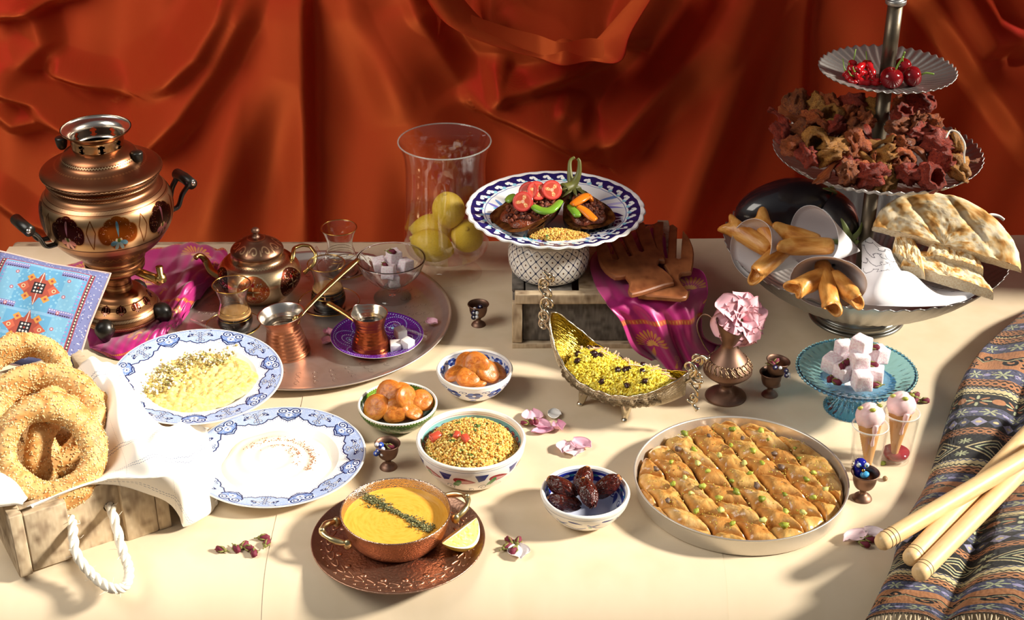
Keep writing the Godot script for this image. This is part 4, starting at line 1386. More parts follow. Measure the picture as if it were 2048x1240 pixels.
	var sl := [["white sugar cube at the back of the three on the violet saucer", Vector3(-0.1645, 0.0195, 0.1041), 0.5], ["white sugar cube at the right of the three on the violet saucer", Vector3(-0.1527, 0.0165, 0.1309), 0.9], ["white sugar cube at the front left of the three on the violet saucer", Vector3(-0.1703, 0.0125, 0.1313), 0.15]]
	for q in sl:
		var sc := solo("sugar_cube", sm_, sug, q[0], "sugar cube", q[1], q[2], "sugar cubes")
		sc.rotation.x = 0.12
	# dessert bowl of sweets
	var dbo := Vector3(-0.1866, 0.0022, -0.0376)
	var db := thing("glass_dessert_bowl", "footed clear glass dessert bowl with thumbprint dimples, full of powdered sweets", "bowl", dbo)
	var pr := sm([Vector2(0.0289, -0.0036), Vector2(0.0297, -0.0001), Vector2(0.0265, 0.0044), Vector2(0.0156, 0.0088), Vector2(0.0093, 0.0141), Vector2(0.0101, 0.0194), Vector2(0.0202, 0.0238), Vector2(0.0341, 0.0335), Vector2(0.0449, 0.0458), Vector2(0.0509, 0.0589), Vector2(0.0531, 0.0684)], 5)
	var inn := []
	for k in range(pr.size() - 1, int(pr.size() * 0.55), -1):
		inn.append(pr[k] - Vector2(0.0018, -0.0006))
	inn.append(Vector2(0.0001, pr[int(pr.size() * 0.55)].y + 0.003))
	var dim := func(q: Vector2, ang: float, f: float) -> Vector2:
		var k := exp(-pow((q.y - 0.043) / 0.009, 2.0)) * maxf(0.0, cos(ang * 12.0))
		return Vector2(q.x * (1.0 - 0.05 * k), q.y)
	part("bowl_and_foot", Mb.new().lathe([Vector2(0.0001, 0.0005)] + pr + inn, 120, 1.0, dim).mesh(), Mt.glass, db)
	var rim := []
	for k in 65:
		rim.append(Vector3(pr[pr.size() - 1].x * cos(k * TAU / 64), pr[pr.size() - 1].y, pr[pr.size() - 1].x * sin(k * TAU / 64)))
	part("rim_bead", Mb.new().tube(rim, 0.0011, 8, false).mesh(), Mt.glass, db)
	var g := "powdered sweets in the glass dessert bowl"
	lokum("pink powdered sweet at the top of the glass dessert bowl, with a rosebud on it", Vector3(-0.1835, 0.062, -0.0595), 0.5, 0.021, g)
	lokum("pink powdered sweet at the left of the glass dessert bowl", Vector3(-0.2061, 0.051, -0.0537), 0.2, 0.02, g, Vector3(0.2, 0, 0.2))
	lokum("pink powdered sweet at the front of the glass dessert bowl, against the glass", Vector3(-0.1908, 0.049, -0.0342), -0.1, 0.021, g, Vector3(-0.2, 0, 0))
	lokum("pink powdered sweet at the right of the glass dessert bowl", Vector3(-0.1665, 0.05, -0.054), 0.8, 0.02, g, Vector3(0, 0, -0.2))
	lokum("pink powdered sweet lowest in the glass dessert bowl", Vector3(-0.1828, 0.034, -0.0328), 0.3, 0.017, g)
	lokum("pink powdered sweet at the back of the glass dessert bowl", Vector3(-0.1878, 0.045, -0.0788), 1.0, 0.02, g)
	rosebud("dried rosebud on the topmost sweet in the glass dessert bowl", lie(Vector3(-0.1872, 0.0745, -0.0522), 1.3, 1.0))
	rosebud("dried rosebud between the front sweets in the glass dessert bowl", lie(Vector3(-0.1965, 0.061, -0.0346), 0.6, 0.9))
	petal("pink rose petal half under the left rim of the violet saucer, the upper of two", Vector3(-0.2752, 0.0025, 0.0778), 0.4, 0.017, 0.016, 0.006, "dd9fb4")
	petal("pink rose petal beside the left rim of the violet saucer, the lower of two", Vector3(-0.2733, 0.0025, 0.1028), -0.5, 0.02, 0.018, 0.006, "e3a9bc")
	petal("pink rose petal alone near the right rim of the round tray", Vector3(-0.1224, 0.0035, 0.0495), 1.1, 0.019, 0.02, 0.006, "e6b2c4")
	vase()

func vase() -> void:
	var o := Vector3(-0.1039, 0, -0.1235)
	var t := thing("glass_hurricane_vase", "tall clear glass vase with a flared rim, holding four lemons", "vase", o)
	var pr := sm([Vector2(0.0532, -0.0036), Vector2(0.0564, -0.0009), Vector2(0.0532, 0.0026), Vector2(0.0386, 0.0081), Vector2(0.0305, 0.0153), Vector2(0.0337, 0.0244), Vector2(0.0512, 0.0334), Vector2(0.0639, 0.046), Vector2(0.0676, 0.0638), Vector2(0.0656, 0.0938), Vector2(0.0635, 0.1373), Vector2(0.0622, 0.1801), Vector2(0.0642, 0.2037), Vector2(0.0686, 0.2196), Vector2(0.0723, 0.2287)], 5)
	var inn := []
	for k in range(pr.size() - 1, 32, -1):
		inn.append(pr[k] - Vector2(0.0016, 0))
	inn.append(Vector2(0.0001, pr[32].y + 0.003))
	part("glass_body", Mb.new().lathe([Vector2(0.0001, 0.001)] + pr + inn, 72).mesh(), pane("c8d0cc", 0.004), t)
	var rim := []
	var q: Vector2 = pr[pr.size() - 1]
	for k in 73:
		rim.append(Vector3((q.x - 0.0008) * cos(k * TAU / 72), q.y, (q.x - 0.0008) * sin(k * TAU / 72)))
	part("rim_bead", Mb.new().tube(rim, 0.0012, 8, false).mesh(), pane("cfd8d2", 0.3), t)
	var lm := bump(mat(noise_tex(128, 0.05, ["d9b12c", "e8c63c", "e2bd34"], 33, 3), 0.42), Mt.fine, 0.025)
	lm.uv1_scale = Vector3(6, 3, 1)
	var f := func(d: Vector3) -> float: return 1.0 + 0.16 * pow(absf(d.y), 14.0)
	var me := Mb.new().ball(Vector3.ZERO, Vector3(0.0262, 0.0315, 0.0262), 32, Basis(), f).mesh()
	var tip := Mb.new().ball(Vector3(0, 0.0355, 0), Vector3(0.004, 0.003, 0.004), 10).mesh()
	var g := "lemons in the glass vase"
	var L := [["topmost lemon in the glass vase, standing upright on the others", o + Vector3(0.004, 0.111, 0.0), Basis(Vector3(1, 0, 0.4).normalized(), 0.35)], ["front left lemon in the glass vase, lying on its side", o + Vector3(-0.022, 0.062, 0.026), Basis(Vector3(0, 0, 1), 1.2)], ["right lemon in the glass vase, touching the glass", o + Vector3(0.033, 0.067, 0.002), Basis(Vector3(1, 0, 0), 0.8)], ["lemon at the back left of the glass vase, mostly hidden by the front one", o + Vector3(-0.024, 0.063, -0.027), Basis(Vector3(0, 0, 1), 1.5)]]
	for q2 in L:
		var l := thing("lemon", q2[0], "lemon", q2[1], 0.0, g)
		l.basis = q2[2]
		part("rind", me, lm, l)
		part("nub", tip, lm, l)

# ---------- the two blue and white plates in front ----------
func blue_plate(label: String, at: Vector3, turn: float) -> Node3D:
	if not Mt.has("blue_rim"):
		var navy := Color("1f2858")
		var mid := Color("6f8ac4")
		var c := Cv.new(512, 256, Color("f1efe9"))
		# top row of the texture is the outer edge
		var b := [Vector2(-10, 205), Vector2(25, 212), Vector2(60, 196), Vector2(85, 168), Vector2(120, 176), Vector2(150, 150), Vector2(178, 128), Vector2(200, 170), Vector2(228, 186), Vector2(256, 206), Vector2(284, 186), Vector2(312, 170), Vector2(334, 128), Vector2(362, 150), Vector2(392, 176), Vector2(427, 168), Vector2(452, 196), Vector2(487, 212), Vector2(522, 205)]
		c.poly([Vector2(-10, 0)] + b + [Vector2(522, 0)], Color("a4b6dc"))
		for k in 700:
			var x := rng.randf() * 512
			c.disc(x, 26 + rng.randf() * 130, 1.8, 1.8, [Color("9fb0d8"), Color("eef0f2")][k % 2])
		c.line(b, 12, navy)
		for k in 26:   # spiky lace inside the scallop
			var q: Vector2 = b[mini(int(k * 0.7), b.size() - 2)].lerp(b[mini(int(k * 0.7), b.size() - 2) + 1], fmod(k * 0.7, 1.0))
			c.drop(q.x, q.y + 4, 26, 10, PI / 2, Color("8c98c0"))
		c.rect(0, 0, 512, 10, Color("f6f5f1"))
		c.rect(0, 10, 512, 4, navy)
		c.rect(0, 22, 512, 3, Color("6d7db2"))
		# shield with two curls
		c.poly([Vector2(170, 62), Vector2(342, 62), Vector2(352, 110), Vector2(322, 156), Vector2(280, 168), Vector2(256, 188), Vector2(232, 168), Vector2(190, 156), Vector2(160, 110)], navy)
		c.poly([Vector2(180, 72), Vector2(332, 72), Vector2(340, 108), Vector2(314, 146), Vector2(276, 158), Vector2(256, 174), Vector2(236, 158), Vector2(198, 146), Vector2(172, 108)], mid)
		for sg in [-1, 1]:
			c.disc(256 + sg * 46, 64, 48, 34, Color("dbe3f0"))
			c.spiral(256 + sg * 46, 64, 44, 0.0 if sg < 0 else PI, 1.6 * sg, 10, navy)
			c.spiral(256 + sg * 46, 64, 38, 0.0 if sg < 0 else PI, 1.4 * sg, 4, mid)
		for k in 6:
			var a := k * TAU / 6
			c.disc(256 + 22 * cos(a), 122 + 17 * sin(a), 12, 9, Color("f2f2ee"))
			c.disc(256 + 22 * cos(a), 122 + 17 * sin(a), 5, 4, mid)
		c.disc(256, 122, 9, 8, navy)
		for k in 40:
			c.disc(190 + rng.randf() * 132, 96 + rng.randf() * 54, 2, 2, Color("f2f2ee"))
		# acanthus between the shields (wraps round the seam)
		for sg in [-1, 1]:
			for q in [[14, 60, 100, 34, 0.5], [10, 90, 92, 30, 0.05], [8, 112, 70, 30, -0.45], [4, 130, 60, 26, 1.0], [22, 44, 64, 24, -0.35]]:
				var ang: float = q[4] if sg > 0 else PI - q[4]
				var x0: float = 512 - q[0] if sg < 0 else q[0]
				c.drop(x0, q[1], q[2], q[3], ang, navy)
				c.drop(x0 + 8 * cos(ang), q[1] + 8 * sin(ang), q[2] * 0.72, q[3] * 0.55, ang, Color("eceef0"))
			c.spiral(70 if sg > 0 else 442, 70, 20, 0.0, 1.2, 5, navy)
		for k in 5:
			c.disc(512 if k % 2 else 511, 60 + k * 30, 15, 12, navy)
			c.disc(512 if k % 2 else 511, 60 + k * 30, 8, 6, Color("e6e9f0"))
		c.im.flip_y()
		Mt.blue_rim = mat(c.tex(), 0.12)
		Mt.blue_rim.uv1_scale = Vector3(7, 1, 1)
		var R0 := 0.1135
		Mt.bp_under = Mb.new().lathe(sm([Vector2(0.0001, 0.001), Vector2(0.058, 0.001), Vector2(0.06, 0.0), Vector2(0.063, 0.001), Vector2(0.068, 0.006), Vector2(0.09, 0.0115), Vector2(R0 - 0.001, 0.0175), Vector2(R0, 0.019)], 3), 96).mesh()
		var w := Mb.new().lathe(sm([Vector2(0.079, 0.0128), Vector2(0.074, 0.0098), Vector2(0.068, 0.0062), Vector2(0.06, 0.0044), Vector2(0.0001, 0.004)], 3), 96)
		Mt.bp_well = w.mesh()
		var rp := []
		for k in 9:
			var f := k / 8.0
			rp.append(Vector2(lerpf(R0 - 0.0002, 0.079, f), lerpf(0.0193, 0.0128, f) + 0.0006 * sin(f * PI)))
		rp.reverse()
		var rm := Mb.new().lathe(rp, 112)
		rm.ix.reverse()
		Mt.bp_rim = rm.mesh()
	var t := thing("plate", label, "plate", at, turn)
	part("underside", Mt.bp_under, Mt.white, t)
	part("well", Mt.bp_well, Mt.white, t)
	part("patterned_rim", Mt.bp_rim, Mt.blue_rim, t)
	return t

func crumbs(parent: Node3D, called: String, n: int, where: Callable, size: Vector2, cols: Array, stretch := Vector3(1, 0.7, 1.3)) -> MultiMeshInstance3D:
	var me := Mb.new().ball(Vector3.ZERO, Vector3.ONE, 6).mesh()
	if not Mt.has("tint"):
		Mt.tint = mat("ffffff", 0.7)
		Mt.tint.vertex_color_use_as_albedo = true
	var xf := []
	var co := []
	for k in n:
		var p = where.call()
		if p == null:
			continue
		var s := R(size.x, size.y)
		xf.append(Transform3D(Basis(Vector3(R(-1, 1), R(-1, 1), R(-1, 1)).normalized(), R(0, TAU)) * Basis.from_scale(stretch * s), p))
		co.append(Color(cols[rng.randi() % cols.size()]).srgb_to_linear() * R(0.8, 1.15))
	return stuff(called, me, Mt.tint, parent, xf, co)

func front_plates() -> void:
	# low glass foot and the plate on it
	var so := Vector3(-0.4255, 0, 0.302)
	var st := thing("glass_cake_stand", "low clear glass stand almost hidden beneath the plate of creamy eggs", "stand", so)
	part("glass_foot", Mb.new().lathe(sm([Vector2(0.0001, 0.0006), Vector2(0.036, 0.0006), Vector2(0.0375, 0.003), Vector2(0.03, 0.006), Vector2(0.012, 0.012), Vector2(0.009, 0.03), Vector2(0.014, 0.044), Vector2(0.05, 0.049), Vector2(0.06, 0.0495), Vector2(0.06, 0.052), Vector2(0.0001, 0.0525)], 3), 48).mesh(), pane("dfe6e2", 0.05), st)
	var p1 := blue_plate("blue and white patterned plate raised on a glass stand, holding creamy eggs with herbs", so + Vector3(0.002, 0.0528, 0.002), 2.6)
	p1.rotation.z = 0.05
	p1.rotation.x = -0.02
	var eg := thing("creamed_eggs", "pale yellow creamed eggs strewn with chopped nuts and herbs on the raised plate", "food", so + Vector3(0.002, 0.0572, 0.002))
	eg.rotation.z = 0.05
	part("mound", heap(0.079, 0.08, 0.0085, 0.0055, 0.09, 2.2, 4, 0.4).mesh(), bump(mat(noise_tex(256, 0.04, ["dcae48", "e6c468", "ecd896", "e8ca74"], 44, 4), 0.6), Mt.noise, 0.12, 12.0), eg)
	crumbs(eg, "chopped_nuts", 520, func():
		var a := R(2.4, 5.4)
		var r := 0.048 + rng.randfn(0.0, 0.013)
		return Vector3(cos(a) * r, 0.0095 + R(0, 0.002), sin(a) * r), Vector2(0.0008, 0.0024), ["9a8a4c", "8f8a4e", "b8a05a", "f0e8d0", "f4eee0", "7f6a40", "d8c080", "f0e4c0"])
	# hummus plate on the table
	var o2 := Vector3(-0.304, 0, 0.4177)
	blue_plate("blue and white patterned plate on the paper, holding a swirl of pale hummus", o2 + Vector3(0, 0.0006, 0), 0.2)
	var hm := thing("hummus", "pale swirled hummus dusted with red-brown paprika on the lower plate", "food", o2 + Vector3(-0.004, 0.005, 0.002))
	var hf := func(u: float, v: float) -> Vector3:
		var a := u * TAU
		var e := 1.0 + 0.05 * sin(a * 3.0 + 1.0) + 0.03 * sin(a * 7.0)
		var r := 0.072 * v * e
		var sw := 0.0012 * sin(r * 260.0 - a * 1.0 + 0.6)
		var y := 0.013 * pow(maxf(1.0 - v * v, 0.0), 0.45) + sw * smoothstep(0.0, 0.3, v) * smoothstep(1.0, 0.8, v)
		return Vector3(cos(a) * r, y, sin(a) * r)
	var hmat := mat("efe6d2", 0.5)
	hmat.subsurf_scatter_enabled = true
	hmat.subsurf_scatter_strength = 0.1
	part("spread", Mb.new().fn(121, 44, hf).mesh(), hmat, hm)
	crumbs(hm, "paprika", 900, func():
		var a := R(-2.7, 0.55)
		var r := 0.036 + rng.randfn(0.0, 0.0065) + 0.010 * smoothstep(-1.0, 0.4, a)
		var v := r / 0.072
		if rng.randf() > 0.25 + 0.75 * smoothstep(-2.0, 0.0, a):
			return null
		return Vector3(cos(a) * r, 0.013 * pow(maxf(1.0 - v * v, 0.0), 0.45) + 0.0022 * sin(r * 260.0 - a + 0.6) + 0.0002, sin(a) * r), Vector2(0.0003, 0.0008), ["a8562a", "b8683a", "8a4420", "c27a44", "9a6a30"])

# ---------- slatted crate, drum stand, scalloped plate of stuffed aubergines ----------
func raised_plate() -> void:
	var t := thing("slatted_crate", "upturned grey slatted wooden crate with a lighter front rail, under the drum stand", "crate", Vector3(0.1235, 0, 0))
	var H := 0.0905
	var b := func(called: String, x0: float, x1: float, y0: float, y1: float, z0: float, z1: float, m: Material) -> void:
		part(called, Mb.new().box(Vector3(x1 - x0, y1 - y0, z1 - z0), 0.0013, Transform3D(), func(q: Vector3) -> Vector3: return q + Vector3(0, 0.0005 * sin(q.x * 55.0 + z0 * 80.0), 0.0006 * sin(q.x * 37.0 + y0 * 90.0)), 4).mesh(), m, t, Vector3((x0 + x1) / 2, (y0 + y1) / 2, (z0 + z1) / 2))
	var W := 0.1235
	b.call("front_rail", -W + 0.004, W, H - 0.015, H + 0.001, 0.104, 0.118, Mt.oldwood)
	b.call("front_panel", -W + 0.016, W - 0.016, 0.0095, H - 0.016, 0.102, 0.109, Mt.greywood)
	b.call("bottom_rail", -W, W, 0.0, 0.009, 0.104, 0.117, Mt.oldwood)
	b.call("corner_post", -W, -W + 0.015, 0.0095, H - 0.0155, 0.103, 0.116, Mt.oldwood)
	b.call("corner_post", W - 0.015, W, 0.0095, H - 0.0155, 0.103, 0.116, Mt.oldwood)
	b.call("back_panel", -W, W, 0.0, H - 0.004, -0.117, -0.107, Mt.greywood)
	b.call("side_panel", -W + 0.001, -W + 0.011, 0.0, H - 0.004, -0.106, 0.102, Mt.greywood)
	b.call("side_panel", W - 0.011, W - 0.001, 0.0, H - 0.004, -0.106, 0.102, Mt.greywood)
	var xs := [-W, -0.1, -0.0385, -0.0265, 0.03, 0.04, W - 0.012, W]
	b.call("slat", -W, -0.106, H - 0.004, H + 0.003, -0.117, 0.1, Mt.greywood)
	b.call("slat", -0.104, -0.036, H - 0.004, H, -0.117, 0.1025, Mt.greywood)
	b.call("slat", -0.026, 0.04, H - 0.004, H, -0.117, 0.1025, Mt.oldwood)
	b.call("slat", 0.048, 0.104, H - 0.004, H, -0.117, 0.1025, Mt.greywood)
	b.call("edge_strip", 0.106, W, H - 0.004, H + 0.006, -0.119, 0.1, Mt.oldwood)
	# drum
	var dr := Vector3(0.0542, H + 0.0006, 0.0455)
	var c := Cv.new(64, 64, Color("efece6"))
	var nv := Color("20294c")
	c.line([Vector2(0, 0), Vector2(64, 64)], 4, nv)
	c.line([Vector2(64, 0), Vector2(0, 64)], 4, nv)
	for q in [Vector2(0, 0), Vector2(64, 0), Vector2(0, 64), Vector2(64, 64), Vector2(32, 32)]:
		c.poly([q + Vector2(-7, 0), q + Vector2(0, -7), q + Vector2(7, 0), q + Vector2(0, 7)], nv)
	for q in [Vector2(32, 0), Vector2(32, 64), Vector2(0, 32), Vector2(64, 32)]:
		c.disc(q.x, q.y, 5, 5, Color("5a4032"))
	var dm := mat(c.tex(), 0.16)
	dm.uv1_scale = Vector3(1, 4, 1)
	var d := thing("drum_stand", "squat white drum-shaped stand with a dark diamond lattice pattern, under the scalloped plate", "stand", dr)
	part("drum", Mb.new().lathe(sm([Vector2(0.046, 0.0), Vector2(0.0525, 0.004), Vector2(0.0575, 0.013), Vector2(0.06, 0.026), Vector2(0.0595, 0.039), Vector2(0.057, 0.05), Vector2(0.052, 0.058)], 4), 72, 23.0).mesh(), dm, d)
	part("drum_top", Mb.new().lathe(sm([Vector2(0.052, 0.058), Vector2(0.048, 0.06), Vector2(0.0001, 0.06)], 3), 48).mesh(), Mt.white, d)
	scalloped_plate(Vector3(0.0642, dr.y + 0.0604, 0.0111))
	salad_hands()

func scalloped_plate(o: Vector3) -> void:
	var c := Cv.new(1024, 1024, Color("eeedee"))
	var navy := Color("231f5c")
	var blue := Color("6f8fd0")
	var lav := Color("7f7acb")
	var cy := Color("58b4d4")
	var C0 := Vector2(512, 512)
	c.disc(512, 512, 512, 512, Color("f2f1f0"))
	var ring := func(r: float, n: int, col: Color) -> void:
		var p := []
		for k in n:
			p.append(C0 + Vector2(r, 0).rotated(TAU * k / n))
		c.poly(p, col)
	ring.call(424.0, 90, Color("eff0f2"))
	var hoop := func(r: float, wd: float, col: Color) -> void:
		var p := []
		for k in 121:
			p.append(C0 + Vector2(r, 0).rotated(TAU * k / 120))
		c.line(p, wd, col)
	var rimwork := func() -> void:
		hoop.call(505.0, 34.0, Color("f2f1f0"))
		hoop.call(457.0, 68.0, navy)
		hoop.call(418.0, 12.0, Color("f2f1f0"))
		hoop.call(410.0, 4.0, Color("4c62a8"))
		for k in 34:
			var a := TAU * k / 34
			var q := C0 + Vector2(446, 0).rotated(a)
			c.drop(q.x, q.y, 46, 34, a + 2.2, Color("8fc6dc"))
			for s in 3:
				var w := q + Vector2(13, 0).rotated(a + 1.1 + s * 1.3 - 2.0)
				c.disc(w.x, w.y, 13, 13, Color("f4f4f2"))
			c.disc(q.x, q.y, 4, 4, Color("3a6fb0"))
	# fan of leaves on the left
	for k in 15:
		var a := PI - 1.25 + k * 0.17
		c.drop(290, 500, 200 if k % 2 else 150, 36, a + PI * 0.0 + (0.25 if k > 7 else -0.2), [cy, lav, Color("cfe4f0"), blue][k % 4])
		c.drop(340, 560 + k * 6, 190, 26, PI + 0.9 - k * 0.13, [lav, cy, Color("b8c4ee")][k % 3])
	for k in 10:
		c.drop(250, 500, 60, 20, k * 0.62, navy)
	for k in 9:   # dark brush strokes at the top
		c.drop(330 + k * 42, 225 + 9 * absf(k - 4.0), 95, 17, -1.1 - k * 0.08, [navy, Color("8aa4dc")][k % 2])
	for q in [[470, 150, 1], [640, 180, 2], [720, 300, 1]]:
		c.spiral(q[0], q[1], 26, q[2], 1.4, 7, Color("4b93b8"))
	# tulip on the right
	c.drop(905, 570, 230, 150, PI + 0.5, navy)
	c.drop(900, 600, 210, 80, PI + 0.2, navy)
	c.drop(690, 440, 110, 60, 0.2, cy)
	c.drop(920, 470, 260, 40, PI + 0.5, lav)
	c.drop(760, 330, 220, 50, -0.1, blue)
	c.drop(700, 380, 260, 36, 0.1, Color("c6c2ee"))
	c.line([Vector2(690, 450), Vector2(790, 500), Vector2(890, 590), Vector2(900, 690)], 8, Color("cfd6f0"))
	# blossoms at the lower right
	c.line([Vector2(560, 860), Vector2(640, 790), Vector2(760, 740), Vector2(860, 640)], 9, blue)
	c.line([Vector2(640, 790), Vector2(780, 810), Vector2(840, 760)], 8, blue)
	c.line([Vector2(610, 820), Vector2(560, 900)], 22, blue)
	c.line([Vector2(650, 800), Vector2(700, 890)], 16, blue)
	for k in 22:
		var q := Vector2(660 + (k % 6) * 42 + 12 * (k / 6), 620 + (k / 6) * 62 + (k % 2) * 20)
		if q.distance_to(C0) > 395:
			continue
		for s in 4:
			var w := q + Vector2(12, 0).rotated(s * PI / 2 + 0.4 + k)
			c.disc(w.x, w.y, 10, 10, navy)
		c.disc(q.x, q.y, 4, 4, Color("f0f0f0"))
	for k in 7:   # dark leaves at the lower left
		c.drop(200 + k * 40, 690 + k * 26, 110, 44, 0.4 + k * 0.2, [navy, lav][k % 2])
		c.drop(170 + k * 34, 640 + k * 34, 90, 26, 1.2, cy)
	rimwork.call()
	var t := thing("scalloped_plate", "scalloped blue and white plate with painted tulips on the drum stand, holding stuffed aubergines", "plate", o)
	var R0 := 0.1305
	var sc := func(q: Vector2, ang: float, f: float) -> Vector2:
		var e := smoothstep(0.085, R0, q.x)
		return Vector2(q.x * (1.0 + 0.013 * e * (absf(sin(ang * 15.0)) * 1.4 - 0.7)), q.y + 0.0007 * e * cos(ang * 30.0))
	part("underside", Mb.new().lathe(sm([Vector2(0.0001, 0.0015), Vector2(0.044, 0.0015), Vector2(0.046, 0.0), Vector2(0.0485, 0.001), Vector2(0.05, 0.008), Vector2(0.07, 0.0125), Vector2(0.1, 0.019), Vector2(R0 - 0.0006, 0.0262), Vector2(R0, 0.0275)], 3), 224, 1.0, sc).mesh(), Mt.white, t)
	var tp := Mb.new().lathe(sm([Vector2(R0, 0.0275), Vector2(R0 - 0.0008, 0.0285), Vector2(0.11, 0.024), Vector2(0.09, 0.0195), Vector2(0.078, 0.0155), Vector2(0.06, 0.0125), Vector2(0.0001, 0.011)], 4), 224, 1.0, sc)
	tp.planar(0, 0.5 / R0)
	part("painted_top", tp.mesh(), mat(c.tex(), 0.1), t)
	var y := o.y + 0.0125
	aubergine("front stuffed aubergine half topped with tomato slices on the scalloped plate", Vector3(-0.0159, 0.18, 0.0734), Vector3(0.0871, 0.208, -0.0034), 0.041, 0.029, 3)
	aubergine("rear stuffed aubergine half with orange pepper strips on the scalloped plate", Vector3(0.1195, 0.18, 0.075), Vector3(0.0904, 0.202, -0.0094), 0.036, 0.028, 8)
	# couscous along the front of the plate
	var cc := thing("couscous_garnish", "strip of golden couscous in front of the aubergines on the scalloped plate", "food", Vector3(0.0619, 0.164, 0.0864))
	cc.position.y = y - 0.001
	part("mound", heap(0.054, 0.021, 0.015, 0.003, 0.2, 1.5, 6).mesh(), mat("d8b050", 0.8), cc)
	crumbs(cc, "grains", 1500, func():
		var a := R(0, TAU)
		var v := sqrt(rng.randf()) * 1.05
		return Vector3(cos(a) * v * 0.056, 0.015 * pow(maxf(1.0 - v * v, 0.0), 0.66) + R(0.0, 0.002), sin(a) * v * 0.022), Vector2(0.0009, 0.0017), ["e8c25c", "f0d27a", "dca848", "e6b660", "d08838"], Vector3.ONE)
	var lf := petalmesh(0.016, 0.012, 0.004)
	var h1 := solo("herb_leaf", lf, mat("3f7a44", 0.5), "single green herb leaf on the couscous in front of the aubergines", "herb", cc.position + Vector3(-0.008, 0.009, 0.015), 1.2)
	h1.rotation.x = 0.5
	# tomato slices
	var tt := Cv.new(256, 256, Color("c03a34"))
	tt.disc(128, 128, 112, 112, Color("d2574c"))
	tt.disc(128, 128, 88, 88, Color("c04a38"))
	for k in 3:
		tt.drop(128, 128, 90, 56, k * TAU / 3, Color("d88a5a"))
		for j in 9:
			var w := Vector2(128, 128) + Vector2(R(30, 80), 0).rotated(k * TAU / 3 + R(-0.35, 0.35))
			tt.disc(w.x, w.y, 5, 4, Color("ecd9a0"))
	tt.disc(128, 128, 22, 22, Color("e0b090"))
	var tm := mat(tt.tex(), 0.18)
	var ts := Mb.new().lathe(sm([Vector2(0.0001, 0), Vector2(0.0135, 0), Vector2(0.0148, 0.0012), Vector2(0.0148, 0.0028), Vector2(0.0135, 0.004), Vector2(0.0001, 0.004)], 3), 36)
	ts.planar(0, 0.5 / 0.015)
	var tme := ts.mesh()
	var tl := [["round tomato slice at the front of the stuffed aubergine", Vector3(0.0159, 0.209, 0.054), Vector3(-0.1, 0.55, 0.8)], ["tomato slice half covered, at the back left of the stuffed aubergine", Vector3(0.0247, 0.215, 0.0327), Vector3(-0.3, 0.7, 0.6)], ["folded tomato slice in the middle of the three back slices", Vector3(0.0356, 0.216, 0.0331), Vector3(0.2, 0.7, 0.65)], ["rightmost tomato slice, by the stem of the stuffed aubergine", Vector3(0.0574, 0.217, 0.0319), Vector3(0.15, 0.6, 0.75)]]
	for q in tl:
		var up: Vector3 = q[2].normalized()
		var x := up.cross(Vector3.FORWARD).normalized()
		var s := solo("tomato_slice", tme, tm, q[0], "tomato slice", q[1], 0.0, "tomato slices")
		s.transform = Transform3D(Basis(x, up, x.cross(up)), q[1])
	var strip := func(label: String, pts: Array, r: float, col: String) -> void:
		var a: Vector3 = pts[0]
		var l := []
		for q in pts: l.append(q - a)
		solo("pepper_strip", Mb.new().tube(sm(l, 6), func(f: float) -> float: return r * (0.35 + 0.65 * sqrt(maxf(sin(PI * clampf(f * 0.9 + 0.05, 0.0, 1.0)), 0.0))), 12, true, 0.5, 1.0).mesh(), mat(col, 0.22), label, "pepper strip", a, 0.0, "cooked pepper strips")
	strip.call("wide green pepper strip below the tomato slices", [Vector3(0.0303, 0.205, 0.059), Vector3(0.0417, 0.202, 0.0677), Vector3(0.056, 0.203, 0.0681), Vector3(0.0702, 0.208, 0.0485)], 0.0085, "6f9a2e")
	strip.call("green pepper strip peeking out at the far left of the aubergine", [Vector3(-0.0073, 0.2, 0.0349), Vector3(-0.0015, 0.204, 0.0297), Vector3(0.0058, 0.206, 0.0271)], 0.0075, "84a83c")
	strip.call("green pepper strip on the rear aubergine half", [Vector3(0.0835, 0.199, 0.0446), Vector3(0.0908, 0.199, 0.0631), Vector3(0.0947, 0.196, 0.0751)], 0.0075, "6f9a2e")
	strip.call("upper orange pepper strip on the rear aubergine half", [Vector3(0.0866, 0.205, 0.0556), Vector3(0.0985, 0.208, 0.0451), Vector3(0.1107, 0.208, 0.0314), Vector3(0.1163, 0.203, 0.0378)], 0.0085, "e07a1c")
	strip.call("lower orange pepper strip on the rear aubergine half", [Vector3(0.096, 0.203, 0.0564), Vector3(0.1051, 0.2, 0.0652), Vector3(0.1134, 0.196, 0.0751), Vector3(0.1204, 0.193, 0.0804)], 0.0075, "e8801e")

func petalmesh(ln: float, wd: float, curl: float) -> ArrayMesh:
	var f := func(u: float, v: float) -> Vector3:
		var x := (u - 0.5) * 2.0
		var w := wd * pow(sin(PI * clampf(0.04 + 0.92 * v, 0.0, 1.0)), 0.8) * 0.5
		return Vector3(x * w, curl * (x * x * 0.6 + pow(v - 0.4, 2.0) * 1.5), (v - 0.5) * ln)
	return Mb.new().sheet(9, 12, f, -0.0005).mesh()

